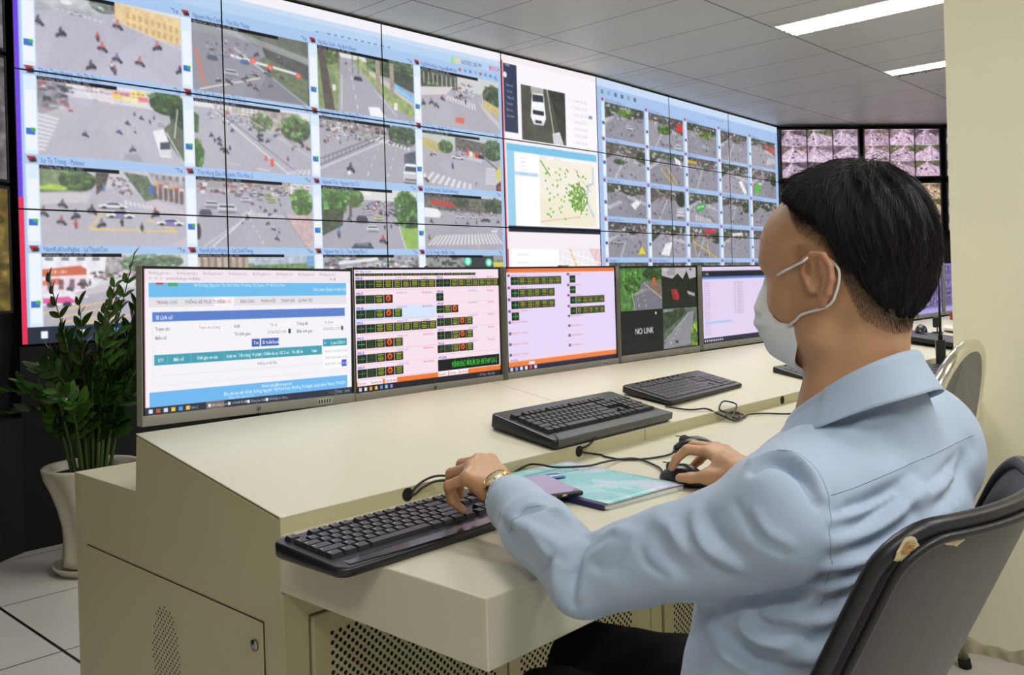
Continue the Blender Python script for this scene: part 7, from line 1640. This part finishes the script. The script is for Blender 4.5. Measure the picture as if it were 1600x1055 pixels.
# lower front and side
F_(.010, -.009, (1165, 945), (1180, 970), (1210, 985), (1240, 985)); F_(.010, .008, (1155, 955), (1170, 985), (1215, 1005), (1250, 1005)); F_(.012, -.007, (1120, 970), (1150, 1010), (1190, 1040), (1250, 1050)); F_(.010, .006, (1110, 985), (1130, 1020), (1180, 1050))
F_(.010, -.006, (1240, 1005), (1280, 1000), (1310, 985)); F_(.010, .006, (1240, 975), (1290, 968), (1325, 950)); F_(.010, -.006, (1260, 960), (1300, 952), (1330, 935)); F_(.010, .006, (1230, 1030), (1270, 1025), (1300, 1010))
SN = vnormals(SV, SQ)
bd = np.zeros(len(SV))
for w_, h_, pp in FOLDS:
    P = [hit(u, v) for u, v in pp]; P = [p for p in P if p is not None]
    if len(P) < 2: continue
    P = [np.array(p) for p in spline(P, 6)]
    d = segdist(SV, P); t_ = np.minimum(np.linalg.norm(SV - P[0], axis=1), np.linalg.norm(SV - P[-1], axis=1)); w_ *= .85; bd += h_ * 1.75 * np.exp(-(d / w_) ** 2) * (.35 + .65 * sstep(0, .05, t_))
# soft irregularity of the cloth
q = SV * 1.0
bd += .0022 * np.sin(q[:, 0] * 38 + 3 * np.sin(q[:, 2] * 21)) * np.sin(q[:, 1] * 33 + q[:, 2] * 27) + .0012 * np.sin(q[:, 0] * 71 + q[:, 2] * 60) * np.sin(q[:, 1] * 64 - q[:, 2] * 35)
SV = SV + SN * bd[:, None]
SHIRT = mat('blue_shirt', 'afc1d9', .75, bump=.18, bscale=900, sheen=.25, bdist=.0004, var=.02, vscale=20)
shirt = np_mesh('shirt', SV - np.array([1.02, .60, 0]), SQ, SHIRT, man)
_b2 = bvh_of(SV, SQ)
SEAM = mat('shirt_seam', '9cb0ca', .8)
def seam(pp, r=.0006, lift=.0001):
    P = [hit(u, v, _b2) for u, v in pp]; P = [Vector(p) for p in P if p is not None]; P = spline(P, 10); out = []
    for p in P:
        co, no, _, _ = _b2.find_nearest(p); out.append(co + no * lift)
    MB().tube(out, r, 6).build('seam', SEAM, shirt, M=mi_)
seam([(1298, 774), (1340, 760), (1390, 739), (1440, 717), (1490, 694), (1522, 680)])
seam([(1215, 703), (1245, 708), (1272, 730), (1290, 762), (1297, 800), (1298, 850), (1294, 900), (1283, 945)])
seam([(793, 832), (806, 810), (822, 795), (845, 790)], .0007)
# collar: stand inside, leaf folded outside
cc = np.array([.990, .403]); 
def col_pt(ph, v):
    """ph 0 front, 90 left, 180 back; v 0 inner bottom, .35 fold, 1 outer edge"""
    c_, s_ = math.cos(ph), math.sin(ph); fwd = np.array([.105, .995]); lf = np.array([-.995, .105])
    zf = 1.014 - .042 * c_ + .002 * s_; r0 = .0565 + .006 * abs(c_)
    tip = max(0, 1 - abs(abs(math.degrees(math.atan2(s_, c_))) - 14) / 26) if c_ > 0 else 0
    if v < .35: t = v / .35; r = r0 - .002; z = zf - .030 * (1 - t)
    else:
        t = (v - .35) / .65; hgt = .040 + .028 * tip; z = zf + .003 * math.sin(min(1, t * 4) * math.pi) - hgt * t ** 1.15; r = r0 + .0035 * min(1, t * 6) + (.021 + .030 * tip) * t ** 1.3
        r += .002 * math.sin(ph * 5 + 1) * t
    p = cc + (fwd * c_ * 1.08 + lf * s_) * r
    return (p[0] - (.004 if c_ < 0 else 0), p[1], z)
a0, a1 = math.radians(9), math.radians(351)
MB().grid(lambda u, v: col_pt(a0 + (a1 - a0) * u, v), 72, 22).build('collar', SHIRT, shirt, M=mi_, solid=.0016)
# ---- face mask with ear loops
_bb = bvh_of(V, Q)
def unp(u, v, y):
    """point on the plane of lateral offset y in the head frame seen at picture point (u,v)"""
    d = np.array(rayd(u, v)); o = np.array([0, 0, EYE]); n_ = HL; k = ((HC + HL * y - o) @ n_) / (d @ n_); return hloc(o + d * k)
rowsM = [((1193, 429), (1203, 437), .026), ((1187, 446), (1202, 452), .036), ((1183, 464), (1199, 472), .045), ((1181, 484), (1202, 490), .052), ((1181, 505), (1212, 505), .057), ((1186, 526), (1236, 513), .062), ((1198, 546), (1241, 532), .061), ((1216, 561), (1242, 553), .056), ((1240, 574), (1243, 571), .048), ((1262, 579), (1256, 582), .030)]
mid_ = [unp(*r[0], 0.0) for r in rowsM]; edg = [unp(*r[1], r[2]) for r in rowsM]
for i, r in enumerate(rowsM): edg[i][1] = r[2]
mid_ = [Vector((m_[0] - .016, 0, m_[2])) for m_ in mid_]; ms = spline(mid_, 6); es = spline([Vector(e) for e in edg], 6); nM = len(ms)
def mask_pt(u, v):
    a = 2 * u - 1; i = min(nM - 1, int(round(v * (nM - 1)))); m_, e_ = ms[i], es[i]; s_ = abs(a)
    x = m_.x + (e_.x - m_.x) * (s_ ** 2.0); z = m_.z + (e_.z - m_.z) * (s_ ** 1.5); y = e_.y * math.sin(s_ * math.pi / 2) ** .85 * (1 if a > 0 else -1)
    x += .0013 * math.sin(v * 26 + 1.5 * math.sin(s_ * 5)) * (1 - s_ * .4) + .0018 * math.sin(v * 9 + s_ * 7) * s_
    if v > .35: y += .0018 * math.sin(s_ * 9 + v * 14)
    x += .0022 * math.exp(-((v - .42 - .05 * s_) / .03) ** 2) - .0022 * math.exp(-((v - .50 - .03 * s_) / .03) ** 2) + .002 * math.exp(-((v - .30) / .03) ** 2) - .0015 * math.exp(-((v - .68 + .2 * s_) / .04) ** 2)
    return hd(x, y, z)
MASKM = mat('mask_white', 'eeeff2', .8, bump=.25, bscale=700, bdist=.0003, sss=0)
mask = MB().grid(mask_pt, 41, nM).build('face_mask', MASKM, man, M=mi_, solid=.0016)
mb = MB()
for s_ in (1, -1):      # welded edge strip of the mask
    mb.tube([mask_pt(1 if s_ > 0 else 0, v) for v in np.linspace(0, 1, nM)], .0014, 6)
mb.tube([mask_pt(u, 0) for u in np.linspace(0, 1, 30)], .0014, 6); mb.build('edge_binding', MASKM, mask, M=mi_)
for s_ in (1, -1):
    e0, e1 = es[2], es[int(nM * .52)]
    ck = [hit(u, v, _bb) for u, v in [(1222, 427), (1243, 416), (1258, 408)]]; ck = [hloc(c_) for c_ in ck if c_ is not None]; lk = [hit(u, v, _bb) for u, v in [(1256, 491), (1246, 500)]]; lk = [hloc(c_) for c_ in lk if c_ is not None]
    up_ = [hd(e0.x, s_ * (e0.y + .002), e0.z), *[hd(c_[0], s_ * (c_[1] + .003), c_[2]) for c_ in ck], hd(-.012, s_ * .0765, .016), hd(-.026, s_ * .075, .010), hd(-.040, s_ * .0775, -.004), hd(-.041, s_ * .0775, -.016), hd(-.034, s_ * .0775, -.032), hd(-.020, s_ * .0765, -.046), *[hd(c_[0], s_ * (c_[1] + .003), c_[2]) for c_ in lk], hd(e1.x, s_ * (e1.y + .002), e1.z)]
    MB().tube(spline(up_, 8), .0015, 8, flat=1.0).build('ear_loop', mat('elastic_white', 'e6e6e4', .7), mask, M=mi_)
# ---- watch
w0 = LW - fl_ * .004 + np.array([0, 0, .0]); wx = fl_; wu = np.array([-.62, -.12, .78]); wu = wu - wx * (wu @ wx); wu /= np.linalg.norm(wu); wy = np.cross(wu, wx)
wp = lambda a, b_, c: Vector(w0 + wx * a + wy * b_ + wu * c)
wt = empty('wristwatch', tuple(w0), 0, 'gold wristwatch with a pale dial on the left wrist of the man', 'watch'); wi = Matrix.Translation(-Vector(w0))
GOLD = mat('gold_metal', 'd8b25a', .22, metal=1.); LEA = mat('strap_brown', '5a3a2a', .5)
MW = Matrix(((wx[0], wy[0], wu[0], 0), (wx[1], wy[1], wu[1], 0), (wx[2], wy[2], wu[2], 0), (0, 0, 0, 1)))
dm = MW @ Matrix.Translation((0, 0, .0305))
m = MB(); m.lathe([(.0165, -.004), (.0195, -.003), (.020, .0), (.0195, .003), (.0172, .0048), (.0165, .004)], seg=40, M=dm); m.build('watch_case', GOLD, wt)
m = MB(); m.lathe([(.0001, .0038), (.0168, .0038), (.0168, .0042), (.0001, .0042)], seg=40, M=dm); dl = m.build('dial', mat('dial_cream', 'efe6c4', .25, coat=.8), wt)
m = MB()
for k in range(12):
    a = k * math.pi / 6; M4 = dm @ Matrix.Rotation(a, 4, 'Z'); m.box((.0125, -.0006, .0043), (.0158, .0006, .0048), M4)
m.box((-.001, -.0005, .0048), (.011, .0005, .0051), dm @ Matrix.Rotation(1.1, 4, 'Z')); m.box((-.001, -.0007, .0048), (.0075, .0007, .0051), dm @ Matrix.Rotation(3.0, 4, 'Z')); m.build('markers', GOLD, dl)
m = MB(); m.tube([dm @ Vector((0, .0195, .0)), dm @ Vector((0, .0225, .0))], .0022, 10); m.build('crown', GOLD, wt)
sp_ = []
for k in range(40):
    a = 2 * math.pi * k / 40; sp_.append(MW @ Vector((0, .0315 * math.sin(a), .0295 * math.cos(a))))
n_ = len(sp_); vs_ = []
for k, p in enumerate(sp_):
    rr = (p).normalized(); ax_ = Vector(wx)
    for da, dr in ((-.008, -.0008), (.008, -.0008), (.008, .0012), (-.008, .0012)): vs_.append(p + ax_ * da + rr * dr)
fs = [(4*k + j, 4*k + (j+1) % 4, 4*((k+1) % n_) + (j+1) % 4, 4*((k+1) % n_) + j) for k in range(n_) for j in range(4)]
MB().add(vs_, fs, True).build('strap', LEA, wt)
# ---- trousers and shoes
tr = [ell((.985, .54, .55), (.16, .125, .08), None, .04), cone((.91, .53, .545), (.955, .835, .515), .088, .066, .04), cone((1.07, .53, .572), (1.10, .875, .528), .088, .066, .04), cone((.955, .835, .515), (.93, .93, .13), .066, .05, .03), cone((1.10, .875, .528), (1.13, .98, .13), .066, .05, .03)]
TV, TQ = sparse_net(tr, .006); TN = vnormals(TV, TQ); TV = TV + TN * (.0025 * np.sin(TV[:, 1] * 60 + 4 * np.sin(TV[:, 0] * 30)) * np.sin(TV[:, 2] * 45))[:, None]
np_mesh('trousers', TV - np.array([1.02, .60, 0]), TQ, mat('black_trousers', '09090b', .9, spec=.2), man, iters=2)
for x, y in [(.93, .93), (1.13, .98)]:
    sh = [cone((x, y - .02, .06), (x, y + .0, .12), .045, .046, .02), cone((x, y - .03, .045), (x, y + .16, .036), .040, .034, .03)]
    V_, Q_ = sparse_net(sh, .005); V_[:, 2] = np.maximum(V_[:, 2], .002); np_mesh('shoe', V_ - np.array([1.02, .60, 0]), Q_, mat('shoe_black', '0f0f10', .3), man)
# worn spots of the chair back, where the vinyl is torn through
def chair_patch(u, v, size, seed, nm='torn_patch', m_=None, par=None):
    rr_ = np.random.RandomState(seed); o = None
    d = rayd(u, v); inv = ch.matrix_basis.inverted(); lo = inv @ EYEV; ld_ = (inv.to_3x3() @ d)
    best = None
    for k in np.linspace(.3, 2.2, 1900):
        p = lo + ld_ * k
        if p.y > yb(p.x, p.z) - .0135 and p.z < .96: best = p; break
    if best is None: return None
    sx, sz = size; n = 15; pts_ = [(sx * math.cos(a) * (.6 + .55 * rr_.rand()), sz * math.sin(a) * (.6 + .55 * rr_.rand())) for a in np.linspace(0, 2 * math.pi, n + 1)[:-1]]
    return patch(best.x, best.z, pts_, nm, m_ or FOAM, par or ch)
for u, v, s_, sd, mm_ in [(1420, 856, (.014, .012), 1, None), (1412, 866, (.006, .010), 5, None), (1420, 857, (.007, .006), 7, 1), (1500, 843, (.014, .009), 2, None), (1467, 850, (.002, .002), 3, None)]:
    o = chair_patch(u, v, s_, sd, m_=mat('brown_foam', 'b08a58', .9, bump=1., bscale=260) if mm_ else None)
    if o: tag(o, 'torn spot with pale foam showing')
    if mm_: o.location.y -= .0012; o['label'] = 'brownish core of the torn spot'
